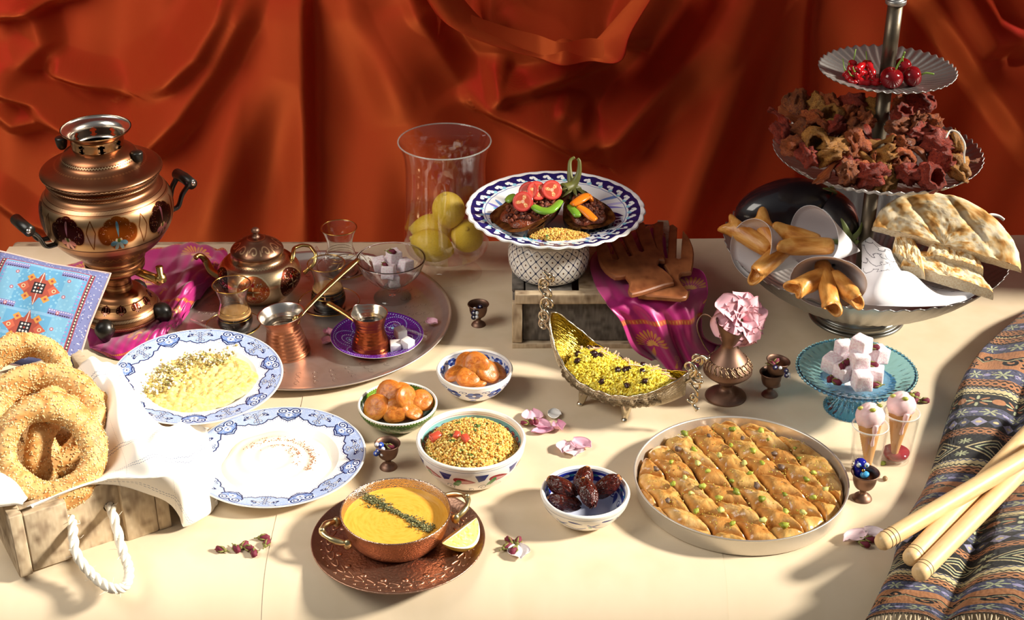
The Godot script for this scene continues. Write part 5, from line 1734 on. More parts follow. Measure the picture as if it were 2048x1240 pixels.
func aubergine(label: String, B: Vector3, S: Vector3, wd: float, dp: float, sd: int) -> void:   # half an aubergine from its blunt end B to its stem S
	var xf := along(B, S)
	var L := (S - B).length()
	var t := thing("stuffed_aubergine", label, "stuffed aubergine", B, 0.0, "stuffed aubergine halves")
	var prof := func(f: float) -> float: return pow(maxf(sin(PI * pow(clampf(0.03 + 0.96 * f, 0.0, 1.0), 0.62)), 0.0), 0.6) * (1.0 - 0.35 * f) * 1.18
	var hull := func(u: float, v: float) -> Vector3:
		var a := PI * u
		var w: float = prof.call(v)
		return xf.basis * Vector3(-cos(a) * wd * w * (1.0 + 0.03 * sin(v * 23.0)), -sin(a) * dp * w + 0.002 * sin(v * 17.0 + u * 8.0), v * L)
	part("skin", Mb.new().fn(28, 36, hull).mesh(), mat(noise_tex(128, 0.03, ["120a09", "24130e", "34190f", "180d0b"], 40 + sd, 3), 0.2), t)
	var n := FastNoiseLite.new()
	n.seed = sd
	n.frequency = 0.16
	n.fractal_octaves = 2
	var flesh := func(u: float, v: float) -> Vector3:
		var x := u * 2.0 - 1.0
		var w: float = prof.call(v)
		return xf.basis * Vector3(x * wd * w, -0.004 * (1.0 - x * x), v * L)
	part("flesh", Mb.new().fn(20, 30, flesh, true).mesh(), mat(noise_tex(128, 0.04, ["2c140a", "4a2812", "6a421e", "381a0c"], 50 + sd, 3), 0.25), t)
	var mince := func(u: float, v: float) -> Vector3:
		var a := u * TAU
		var r := v * (1.0 + 0.1 * sin(a * 5.0))
		var f: float = 0.42 + 0.36 * r * sin(a)
		var w: float = prof.call(f)
		var y := 0.011 * sqrt(maxf(1.0 - v * v, 0.0)) - 0.002
		var p := Vector3(r * cos(a) * wd * w * 0.82, y, f * L)
		p.y += 0.0045 * n.get_noise_2d(p.x * 1000.0, p.z * 1000.0) * (1.0 - v)
		return xf.basis * p
	part("minced_meat", Mb.new().fn(73, 22, mince).mesh(), bump(mat(noise_tex(128, 0.08, ["3a1408", "6a2c16", "8a4426", "5a2010"], 60 + sd, 3), 0.22), Mt.fine, 0.1, 18.0), t)
	crumbs(t, "meat_crumb", 170, func():
		var a := R(0, TAU)
		var r := sqrt(rng.randf()) * 0.9
		var f: float = 0.42 + 0.36 * r * sin(a)
		var w: float = prof.call(f)
		return xf.basis * Vector3(r * cos(a) * wd * w * 0.8, 0.010 * sqrt(maxf(1.0 - r * r, 0.0)), f * L), Vector2(0.0018, 0.0038), ["4a1c0e", "6e3018", "8a4a2a", "5e2612"], Vector3.ONE)
	var up := Vector3(0, 1, 0)
	var d := xf.basis.z
	part("stem", Mb.new().tube(sm([d * L * 0.9, d * L * 1.02, d * (L + 0.014) + up * 0.012, d * (L + 0.026) + up * 0.026 + Vector3(0.004 if sd > 5 else -0.008, 0, 0), d * (L + 0.03) + up * 0.03 + Vector3(0.012 if sd > 5 else -0.014, 0, 0)], 5), func(f: float) -> float: return 0.0088 * (1.0 - f) * (1.0 - f) + 0.0022, 10).mesh(), mat("6f7034", 0.45), t)
	for k in 4:
		var a := k * 0.9 - 1.4
		part("sepal", Mb.new().tube([d * (L + 0.002), d * (L - 0.012) + (xf.basis.x * sin(a) + xf.basis.y * cos(a) * 0.6) * 0.0105, d * (L - 0.03) + (xf.basis.x * sin(a) + xf.basis.y * cos(a) * 0.6) * 0.0155], [0.004, 0.0042, 0.0006], 8, true, 0.4).mesh(), mat("5a5a28", 0.45), t)

func salad_hands() -> void:
	var rows := [
		[Vector3(0.1713, 0.1, -0.072), Vector3(0.2023, 0.104, -0.0744), Vector3(0.2243, 0.103, -0.087), Vector3(0.2359, 0.1, -0.0581)],
		[Vector3(0.1208, 0.101, 0.0144), Vector3(0.1608, 0.104, 0.0332), Vector3(0.2069, 0.103, 0.015), Vector3(0.2364, 0.1, 0.0384)],
		[Vector3(0.1179, 0.102, 0.0925), Vector3(0.164, 0.103, 0.099), Vector3(0.2227, 0.103, 0.0913), Vector3(0.279, 0.098, 0.0585)],
		[Vector3(0.1337, 0.097, 0.154), Vector3(0.1751, 0.1, 0.1491), Vector3(0.229, 0.1, 0.1432), Vector3(0.2862, 0.08, 0.0902)],
		[Vector3(0.1539, 0.074, 0.161), Vector3(0.1963, 0.076, 0.1645), Vector3(0.2413, 0.072, 0.1575), Vector3(0.2774, 0.06, 0.1144)],
		[Vector3(0.1697, 0.042, 0.1769), Vector3(0.2115, 0.04, 0.1735), Vector3(0.2485, 0.034, 0.1633), Vector3(0.2802, 0.028, 0.1274)],
		[Vector3(0.1986, 0.016, 0.1696), Vector3(0.2308, 0.003, 0.1787), Vector3(0.2642, 0.002, 0.1688), Vector3(0.3107, 0.002, 0.1122)]]
	var pf := patch(rows)
	var f := func(u: float, v: float) -> Vector3:
		var p: Vector3 = pf.call(u, v)
		var k := 0.0022 + 0.007 * smoothstep(0.5, 0.8, v)
		var q := k * (sin(u * 17.0 + v * 2.0) + 0.6 * sin(u * 31.0 - v * 6.0)) * (0.4 + 0.6 * smoothstep(0.3, 0.6, v))
		p += Vector3(0, q * 0.3, q) if v > 0.5 else Vector3(0, absf(q), 0)
		p.y = maxf(p.y, 0.0016)
		return p
	solo("silk_scarf", Mb.new().sheet(50, 70, f, -0.0008, 0.9, 1.5).mesh(), sari_mat(), "magenta silk scarf with gold flowers draped over the slatted crate and down its front", "cloth")
	var a := PackedVector2Array([Vector2(0.1261, -0.0103), Vector2(0.1252, 0.0218), Vector2(0.1266, 0.0608), Vector2(0.1298, 0.0837), Vector2(0.1352, 0.0987), Vector2(0.1416, 0.1099), Vector2(0.1481, 0.1173), Vector2(0.156, 0.1165), Vector2(0.1631, 0.1136), Vector2(0.167, 0.1264), Vector2(0.1672, 0.1392), Vector2(0.164, 0.1535), Vector2(0.1651, 0.1625), Vector2(0.1691, 0.1667), Vector2(0.1831, 0.1607), Vector2(0.1993, 0.1507), Vector2(0.2175, 0.1392), Vector2(0.2309, 0.1337), Vector2(0.2319, 0.1246), Vector2(0.227, 0.1099), Vector2(0.2196, 0.095), Vector2(0.2117, 0.0837), Vector2(0.2129, 0.0742), Vector2(0.2157, 0.0685), Vector2(0.2236, 0.0693), Vector2(0.2232, 0.057), Vector2(0.2188, 0.0415), Vector2(0.2137, 0.0277), Vector2(0.2116, -0.0022), Vector2(0.2089, -0.037), Vector2(0.2038, -0.0308), Vector2(0.2026, -0.0516), Vector2(0.1915, -0.0516), Vector2(0.1872, -0.0432), Vector2(0.1913, 0.0018), Vector2(0.1957, 0.0395), Vector2(0.1917, 0.0446), Vector2(0.1884, 0.0415), Vector2(0.1835, 0.0098), Vector2(0.1788, -0.0287), Vector2(0.1678, -0.0287), Vector2(0.1637, -0.0226), Vector2(0.1702, 0.0178), Vector2(0.1767, 0.0551), Vector2(0.1721, 0.0578), Vector2(0.1646, 0.0218), Vector2(0.1578, -0.0164), Vector2(0.1467, -0.0144), Vector2(0.1453, -0.0055), Vector2(0.1515, 0.0297), Vector2(0.1575, 0.0639), Vector2(0.1528, 0.0685), Vector2(0.1477, 0.0647), Vector2(0.1434, 0.0297), Vector2(0.1382, -0.0083)])
	var b := PackedVector2Array([Vector2(0.2182, -0.0678), Vector2(0.2255, -0.0772), Vector2(0.2348, -0.0763), Vector2(0.2311, -0.0469), Vector2(0.2269, -0.0059), Vector2(0.2256, 0.0299), Vector2(0.2264, 0.0493), Vector2(0.2296, 0.0493), Vector2(0.2356, -0.0059), Vector2(0.2427, -0.0636), Vector2(0.2488, -0.0657), Vector2(0.254, -0.0552), Vector2(0.2484, -0.0059), Vector2(0.2426, 0.0486), Vector2(0.2455, 0.0517), Vector2(0.249, 0.0493), Vector2(0.255, 0.0021), Vector2(0.2612, -0.0436), Vector2(0.2658, -0.0303), Vector2(0.2688, -0.014), Vector2(0.2708, 0.0141), Vector2(0.2702, 0.0338), Vector2(0.2663, 0.0647), Vector2(0.2609, 0.0893), Vector2(0.2536, 0.0919), Vector2(0.246, 0.0942), Vector2(0.2424, 0.1023), Vector2(0.2416, 0.1116), Vector2(0.2448, 0.128), Vector2(0.2506, 0.1432), Vector2(0.2492, 0.1532), Vector2(0.2459, 0.161), Vector2(0.2379, 0.1646), Vector2(0.2227, 0.1621), Vector2(0.2058, 0.1596), Vector2(0.1922, 0.1585), Vector2(0.1788, 0.1546), Vector2(0.1827, 0.1479), Vector2(0.1934, 0.1425), Vector2(0.2084, 0.128), Vector2(0.2236, 0.1134), Vector2(0.2281, 0.1023), Vector2(0.2277, 0.0874), Vector2(0.2226, 0.0647), Vector2(0.2163, 0.0338), Vector2(0.2141, -0.0059)])
	var shape := func(y: float, ph: float) -> Callable:
		return func(w: Vector3) -> Vector3: return Vector3(w.x, w.y + 0.006 * sin((w.z + 0.1) * 14.0 + ph) * 0.5, w.z)
	solo("salad_server", Mb.new().prism(b, 0.1055, 0.1135, 0.0018, shape.call(0.0, 0.0)).crisp(), tri(Mt.darkwood, 5.0), "hand-shaped dark wooden salad server lying underneath at the right, three fingers showing", "salad server", Vector3.ZERO)
	solo("salad_server", Mb.new().prism(a, 0.1145, 0.1225, 0.0018, shape.call(0.0, 0.6)).crisp(), Mt.darkwood, "hand-shaped dark wooden salad server on top at the left, four fingers under the plate", "salad server", Vector3.ZERO)

# ---------- painted bowls, soup pan, little cups ----------
func bowl(label: String, at: Vector3, prof: Array, thick: float, outm: Material, inm: Material, foot := true) -> Node3D:
	var t := thing("bowl", label, "bowl", at)
	var o := sm(prof, 6)
	var pre := [Vector2(0.0001, 0.002), Vector2(o[0].x * 0.82, 0.002), Vector2(o[0].x * 0.9, 0.0)] if foot else [Vector2(0.0001, 0.0)]
	part("base", Mb.new().lathe(pre + [o[0]], 48).mesh(), Mt.white, t)
	part("outside", Mb.new().lathe(o, 72).mesh(), outm, t)
	var e: Vector2 = o[o.size() - 1]
	part("rim", Mb.new().lathe(sm([e, e + Vector2(0.0004, thick * 0.5), e + Vector2(-thick * 0.45, thick), e + Vector2(-thick * 1.1, thick * 0.45)], 4), 72).mesh(), Mt.white, t)
	var inn := [e + Vector2(-thick * 1.1, thick * 0.45)]
	for k in range(o.size() - 3, 4, -1):
		inn.append(o[k] - Vector2(thick * 1.1, -thick * 0.35))
	inn.append(Vector2(0.0001, maxf(o[3].y, 0.006)))
	part("inside", Mb.new().lathe(inn, 72).mesh(), inm, t)
	return t

func bowls() -> void:
	var navy := Color("24307a")
	var blue := Color("4a66b8")
	# --- dried apricots in the blue bowl
	var c := Cv.new(512, 256, Color("eceaf0"))
	for k in 5:
		var x := 51 + k * 102.4
		for s in 6:
			c.disc(x + 24 * cos(s * 1.047), 150 + 30 * sin(s * 1.047), 17, 20, [navy, blue][s % 2])
		c.disc(x, 150, 9, 10, Color("e8e8f0"))
		c.drop(x + 40, 60, 60, 24, 2.6, blue)
		c.spiral(x + 46, 190, 20, 0.0, 1.2, 5, navy)
	var ao := mat(c.tex(), 0.13)
	var c2 := Cv.new(512, 256, Color("eeedf2"))
	c2.rect(0, 4, 512, 3, blue)
	for k in 6:
		var x := 42 + k * 85.3
		for s in 6:
			c2.disc(x + 18 * cos(s * 1.047), 80 + 26 * sin(s * 1.047), 13, 18, [navy, blue][s % 2])
		c2.disc(x, 80, 8, 9, Color("c8d4f0"))
		c2.drop(x + 40, 40, 40, 16, 1.3, blue)
	c2.rect(0, 130, 512, 126, Color("dfe2ee"))
	var ai := mat(c2.tex(), 0.13)
	for m in [ao, ai]:
		m.uv1_scale = Vector3(2, 1, 1)
	var b1 := Vector3(-0.0521, 0, 0.2343)
	bowl("small blue-flowered white bowl of dried apricots behind the couscous", b1, [Vector2(0.0246, -0.0008), Vector2(0.0365, 0.0074), Vector2(0.0462, 0.0189), Vector2(0.0517, 0.0288), Vector2(0.053, 0.0354)], 0.0036, ao, ai)
	var apm := mat(noise_tex(128, 0.06, ["a0541a", "bc6a20", "c87c2e", "ac5e1c"], 81, 3), 0.4)
	apm.subsurf_scatter_enabled = true
	apm.subsurf_scatter_strength = 0.3
	bump(apm, Mt.noise, 0.05)
	var apf := func(d: Vector3) -> float: return 1.0 - 0.22 * exp(-(d.x * d.x + d.z * d.z) * 7.0) + 0.05 * sin(atan2(d.z, d.x) * 3.0)
	var apme := Mb.new().ball(Vector3.ZERO, Vector3(0.0185, 0.0068, 0.0172), 24, Basis(), apf).mesh()
	var apr := func(label: String, at: Vector3, up: Vector3, s: float, g: String) -> void:
		var u := up.normalized()
		var x := u.cross(Vector3(0.2, 0, 1)).normalized()
		var o := solo("dried_apricot", apme, apm, label, "dried apricot", at, 0.0, g)
		o.transform = Transform3D(Basis(x, u, x.cross(u)) * Basis.from_scale(Vector3.ONE * s), at)
	var g1 := "dried apricots in the blue-flowered bowl"
	apr.call("flat round dried apricot facing out on top in the blue-flowered bowl", Vector3(-0.0508, 0.046, 0.2369), Vector3(-0.1, 0.6, 0.8), 1.05, g1)
	apr.call("dried apricot at the upper left in the blue-flowered bowl", Vector3(-0.0665, 0.041, 0.2219), Vector3(-0.5, 0.7, 0.3), 0.95, g1)
	apr.call("dried apricot at the front left in the blue-flowered bowl", Vector3(-0.078, 0.033, 0.2396), Vector3(-0.3, 1.0, 0.1), 0.95, g1)
	apr.call("dried apricot at the front centre in the blue-flowered bowl", Vector3(-0.061, 0.034, 0.2518), Vector3(0.2, 0.9, 0.5), 0.95, g1)
	apr.call("dried apricot at the right in the blue-flowered bowl", Vector3(-0.0327, 0.035, 0.2389), Vector3(0.5, 0.7, 0.5), 1.0, g1)
	apr.call("dried apricot at the far right in the blue-flowered bowl", Vector3(-0.0217, 0.031, 0.2284), Vector3(0.5, 0.8, 0.2), 0.85, g1)
	apr.call("dried apricot at the bottom middle in the blue-flowered bowl", Vector3(-0.0515, 0.026, 0.2481), Vector3(0, 1, 0.2), 0.9, g1)
	# --- green bowl
	var gc := Cv.new(512, 256, Color("3a5a1a"))
	for k in 900:
		gc.disc(R(0, 512), R(0, 256), 5, 4, [Color("44681e"), Color("2e4a16"), Color("557a2a")][k % 3])
	for k in 240:
		gc.disc(R(0, 512), R(20, 230), 2, 2, Color("d8dcb8"))
	for k in 6:
		for s in 5:
			gc.disc(42 + k * 85 + 18 * cos(s * 1.256), 90 + 20 * sin(s * 1.256), 9, 9, Color("8a6a5a"))
		gc.disc(42 + k * 85, 90, 6, 6, Color("d8c8a0"))
		gc.spiral(84 + k * 85, 150, 22, 0.0, 1.3, 3, Color("c8d0a0"))
	for k in 40:
		gc.poly([Vector2(k * 12.8, 256), Vector2(k * 12.8 + 6.4, 228), Vector2(k * 12.8 + 12.8, 256)], Color("eef0e4"))
	var gi := Cv.new(512, 256, Color("2f3a2a"))
	gi.rect(0, 0, 512, 100, Color("6d8f2e"))
	for k in 300:
		gi.disc(R(0, 512), R(14, 88), 5, 5, [Color("7ea03a"), Color("507020"), Color("98b45a")][k % 3])
	for k in 40:
		gi.poly([Vector2(k * 12.8, 0), Vector2(k * 12.8 + 6.4, 26), Vector2(k * 12.8 + 12.8, 0)], Color("eef0e4"))
		gi.disc(k * 12.8 + 6, 108, 5, 8, Color("f0f0e6"))
	gi.rect(0, 122, 512, 6, Color("e4e6d8"))
	gi.rect(0, 134, 512, 60, Color("2c6a5e"))
	var gom := mat(gc.tex(), 0.14)
	var gim := mat(gi.tex(), 0.14)
	gom.uv1_scale = Vector3(2, 1, 1)
	gim.uv1_scale = Vector3(2, 1, 1)
	var b2 := Vector3(-0.1545, 0, 0.3143)
	bowl("small dark green bowl with a white zigzag rim, holding dried apricots", b2, [Vector2(0.0245, -0.0016), Vector2(0.0367, 0.0064), Vector2(0.0475, 0.0169), Vector2(0.0528, 0.0258), Vector2(0.0534, 0.0306)], 0.0026, gom, gim)
	var g2 := "dried apricots in the green bowl"
	apr.call("big dried apricot on top at the left in the green bowl", Vector3(-0.1665, 0.042, 0.3044), Vector3(-0.3, 0.7, 0.6), 1.1, g2)
	apr.call("dried apricot standing on edge in the middle of the green bowl", Vector3(-0.1423, 0.039, 0.3147), Vector3(0.85, 0.35, 0.5), 1.1, g2)
	apr.call("dried apricot at the left in the green bowl", Vector3(-0.1832, 0.03, 0.3219), Vector3(-0.4, 0.7, 0.6), 1.1, g2)
	apr.call("dried apricot at the front centre in the green bowl", Vector3(-0.1565, 0.029, 0.329), Vector3(0.0, 0.6, 0.8), 1.0, g2)
	apr.call("dark dried apricot at the right in the green bowl", Vector3(-0.1227, 0.031, 0.306), Vector3(0.3, 0.8, 0.5), 0.95, g2)
	apr.call("small dried apricot at the front right in the green bowl", Vector3(-0.1327, 0.025, 0.3253), Vector3(0.5, 0.9, 0.3), 0.8, g2)
	apr.call("dried apricot behind the top one in the green bowl", Vector3(-0.1508, 0.035, 0.2883), Vector3(0.1, 0.8, 0.2), 0.9, g2)
	# --- couscous bowl
	var cc := Cv.new(512, 256, Color("f0eeea"))
	for k in 3:
		var x := k * 170.6 + 60
		cc.drop(x - 46, 150, 110, 60, 0.15, Color("9c2f34"))
		cc.drop(x - 30, 150, 80, 30, 0.1, Color("d8a0a0"))
		cc.drop(x + 50, 110, 60, 34, 1.9, Color("4f8a4a"))
		cc.drop(x + 30, 170, 70, 26, -1.0, Color("4f8a4a"))
		cc.poly([Vector2(x + 66, 206), Vector2(x + 130, 206), Vector2(x + 112, 150), Vector2(x + 84, 160)], navy)
		cc.spiral(x + 86, 100, 24, 0.0, 1.3, 4, Color("46506a"))
		cc.spiral(x - 20, 80, 20, 1.0, 1.3, 4, Color("46506a"))
	cc.rect(0, 232, 512, 3, Color("4a506a"))
	var ci := Cv.new(512, 256, Color("f2f0ea"))
	ci.rect(0, 18, 512, 4, Color("8a3030"))
	ci.rect(0, 34, 512, 60, Color("79b0b4"))
	for k in 12:
		var x := 21 + k * 42.6
		ci.disc(x, 94, 19, 34, Color("2f3a5a"))
		ci.disc(x, 96, 16, 30, Color("f2eee6"))
		for s in 5:
			ci.disc(x + 7 * cos(s * 1.256), 80 + 7 * sin(s * 1.256), 5, 5, Color("b03030"))
	ci.rect(0, 96, 512, 160, Color("eeeae0"))
	ci.rect(0, 96, 512, 5, Color("8a3030"))
	ci.rect(0, 110, 512, 3, Color("2f3a5a"))
	var com := mat(cc.tex(), 0.13)
	var cim := mat(ci.tex(), 0.13)
	com.uv1_scale = Vector3(3, 1, 1)
	cim.uv1_scale = Vector3(2.5, 1, 1)
	var b3 := Vector3(-0.0524, 0, 0.4311)
	bowl("large white bowl painted with red tulips and a turquoise band, heaped with couscous", b3, [Vector2(0.0337, -0.0016), Vector2(0.0491, 0.0078), Vector2(0.0617, 0.025), Vector2(0.0679, 0.0405), Vector2(0.0696, 0.0513)], 0.0045, com, cim)
	var cs := thing("couscous", "heap of golden couscous with chopped tomato and herbs in the tulip bowl", "food", b3 + Vector3(0, 0.03, 0))
	part("mound", heap(0.06, 0.06, 0.036, 0.006, 0.12, 1.6, 12).mesh(), mat("e0b75c", 0.8), cs)
	crumbs(cs, "grains", 4200, func():
		var a := R(0, TAU)
		var v := sqrt(rng.randf()) * 1.0
		return Vector3(cos(a) * v * 0.061, 0.036 * pow(maxf(1.0 - v * v, 0.0), 0.62) + R(-0.001, 0.0035), sin(a) * v * 0.061), Vector2(0.0010, 0.0019), ["e8c25c", "f0d078", "dca848", "e6b660", "d89440", "f2d98c"], Vector3.ONE)
	crumbs(cs, "chopped_herbs", 110, func():
		var a := R(0, TAU)
		var v := sqrt(rng.randf())
		return Vector3(cos(a) * v * 0.059, 0.036 * pow(maxf(1.0 - v * v, 0.0), 0.62) + 0.003, sin(a) * v * 0.059), Vector2(0.0014, 0.0028), ["4a6a2a", "3c5a24", "6a8a3a"], Vector3(1.4, 0.25, 0.8))
	var tm := mat("c8503a", 0.3)
	var tcm := Mb.new().box(Vector3(0.012, 0.008, 0.009), 0.002, Transform3D(), func(q: Vector3) -> Vector3: return q * (1.0 + 0.15 * sin(q.x * 300.0 + q.z * 200.0)), 2).mesh()
	for q in [["large piece of chopped tomato at the left edge of the couscous heap", Vector3(-0.046, 0.0265, 0.001), 0.5, 1.3], ["piece of chopped tomato near the top left of the couscous heap", Vector3(-0.018, 0.0365, 0.012), 1.2, 0.9], ["piece of chopped tomato with a herb fleck, in front of the couscous peak", Vector3(-0.006, 0.0365, 0.02), 2.0, 1.0]]:
		var o := solo("tomato_piece", tcm, tm, q[0], "tomato", cs.position + q[1], q[2], "chopped tomato in the couscous")
		o.scale = Vector3.ONE * q[3]
	# --- dates
	var dc := Cv.new(512, 256, Color("f0ece4"))
	for k in 4:
		var x := 64 + k * 128
		dc.line([Vector2(x - 60, 130), Vector2(x - 20, 100), Vector2(x + 20, 120), Vector2(x + 60, 170)], 9, Color("5a6aa4"))
		dc.line([Vector2(x - 40, 70), Vector2(x, 90), Vector2(x + 50, 60)], 7, Color("7a88b4"))
		dc.drop(x - 50, 180, 60, 28, 0.3, navy)
		dc.drop(x + 10, 170, 46, 20, -0.6, Color("5a6aa4"))
		dc.drop(x + 40, 120, 30, 16, 1.0, Color("4a9a8a"))
	dc.rect(0, 226, 512, 3, Color("4a506a"))
	dc.rect(0, 236, 512, 3, Color("4a506a"))
	var di := Cv.new(512, 256, Color("c3c9de"))
	di.rect(0, 8, 512, 3, navy)
	di.rect(0, 22, 512, 92, Color("1f2a86"))
	for k in 10:
		var x := 25 + k * 51.2
		di.drop(x - 16, 62, 34, 34, 0.2, Color("f2f2f4"))
		di.drop(x - 12, 62, 22, 5, 0.2, Color("3a3a6a"))
		di.drop(x + 14, 58, 26, 30, 0.5, Color("4aa4b8"))
		di.drop(x + 14, 58, 20, 8, 0.5, Color("2a6a7a"))
	di.rect(0, 100, 512, 4, navy)
	for k in 6:
		di.drop(42 + k * 85, 200, 80, 40, 4.4, Color("3a4aa0"))
		di.spiral(80 + k * 85, 150, 24, 0.0, 1.2, 6, navy)
	var dom := mat(dc.tex(), 0.13)
	var dim := mat(di.tex(), 0.13)
	dom.uv1_scale = Vector3(2, 1, 1)
	dim.uv1_scale = Vector3(2, 1, 1)
	var b4 := Vector3(0.09, 0, 0.5238)
	bowl("white and navy bowl with a leaf band inside, holding glossy dates", b4, [Vector2(0.0248, -0.0008), Vector2(0.0372, 0.0061), Vector2(0.047, 0.0175), Vector2(0.053, 0.0282), Vector2(0.0547, 0.0358)], 0.0045, dom, dim)
	var dtex := noise_tex(128, 0.05, ["1c0a08", "3a120c", "521c12", "2a0e0a"], 85, 3)
	var dtm := bump(mat(dtex, 0.22), noise_tex(256, 0.03, [], 86, 3, 0.35, 1.6), 0.16)
	dtm.uv1_scale = Vector3(2, 1, 1)
	var df := func(d: Vector3) -> float: return 1.0 + 0.05 * sin(atan2(d.z, d.x) * 5.0 + d.y * 2.0) + 0.03 * sin(atan2(d.z, d.x) * 11.0 - d.y * 5.0)
	var dme := Mb.new().ball(Vector3.ZERO, Vector3(0.0115, 0.021, 0.0115), 40, Basis(), df).mesh()
	var cap := Mb.new().lathe([Vector2(0.0045, 0.0192), Vector2(0.004, 0.0215), Vector2(0.0001, 0.0218)], 12).mesh()
	for q in [["reddish date at the left of the bowl, lying towards the middle", Vector3(0.0615, 0.041, 0.5195), Vector3(-0.8, 0.25, -0.55)], ["black wrinkled date at the front centre of the bowl", Vector3(0.0929, 0.043, 0.5336), Vector3(-0.25, 0.35, -0.9)], ["dark date at the right of the bowl, its stalk end facing out", Vector3(0.1169, 0.036, 0.5105), Vector3(0.6, 0.45, -0.1)], ["black date at the back centre of the bowl", Vector3(0.0885, 0.034, 0.4961), Vector3(0.3, 0.3, -0.9)], ["reddish date lowest at the front left of the bowl", Vector3(0.0638, 0.028, 0.5327), Vector3(-0.95, 0.1, -0.2)]]:
		var u: Vector3 = q[2].normalized()
		var x := u.cross(Vector3(0.1, 1, 0.3)).normalized()
		var t := thing("date", q[0], "date", q[1], 0.0, "dates in the navy bowl")
		t.basis = Basis(x, u, x.cross(u))
		part("flesh", dme, dtm, t)
		part("stalk_cap", cap, mat("b0703c", 0.6), t)
	soup()
	little_cups()

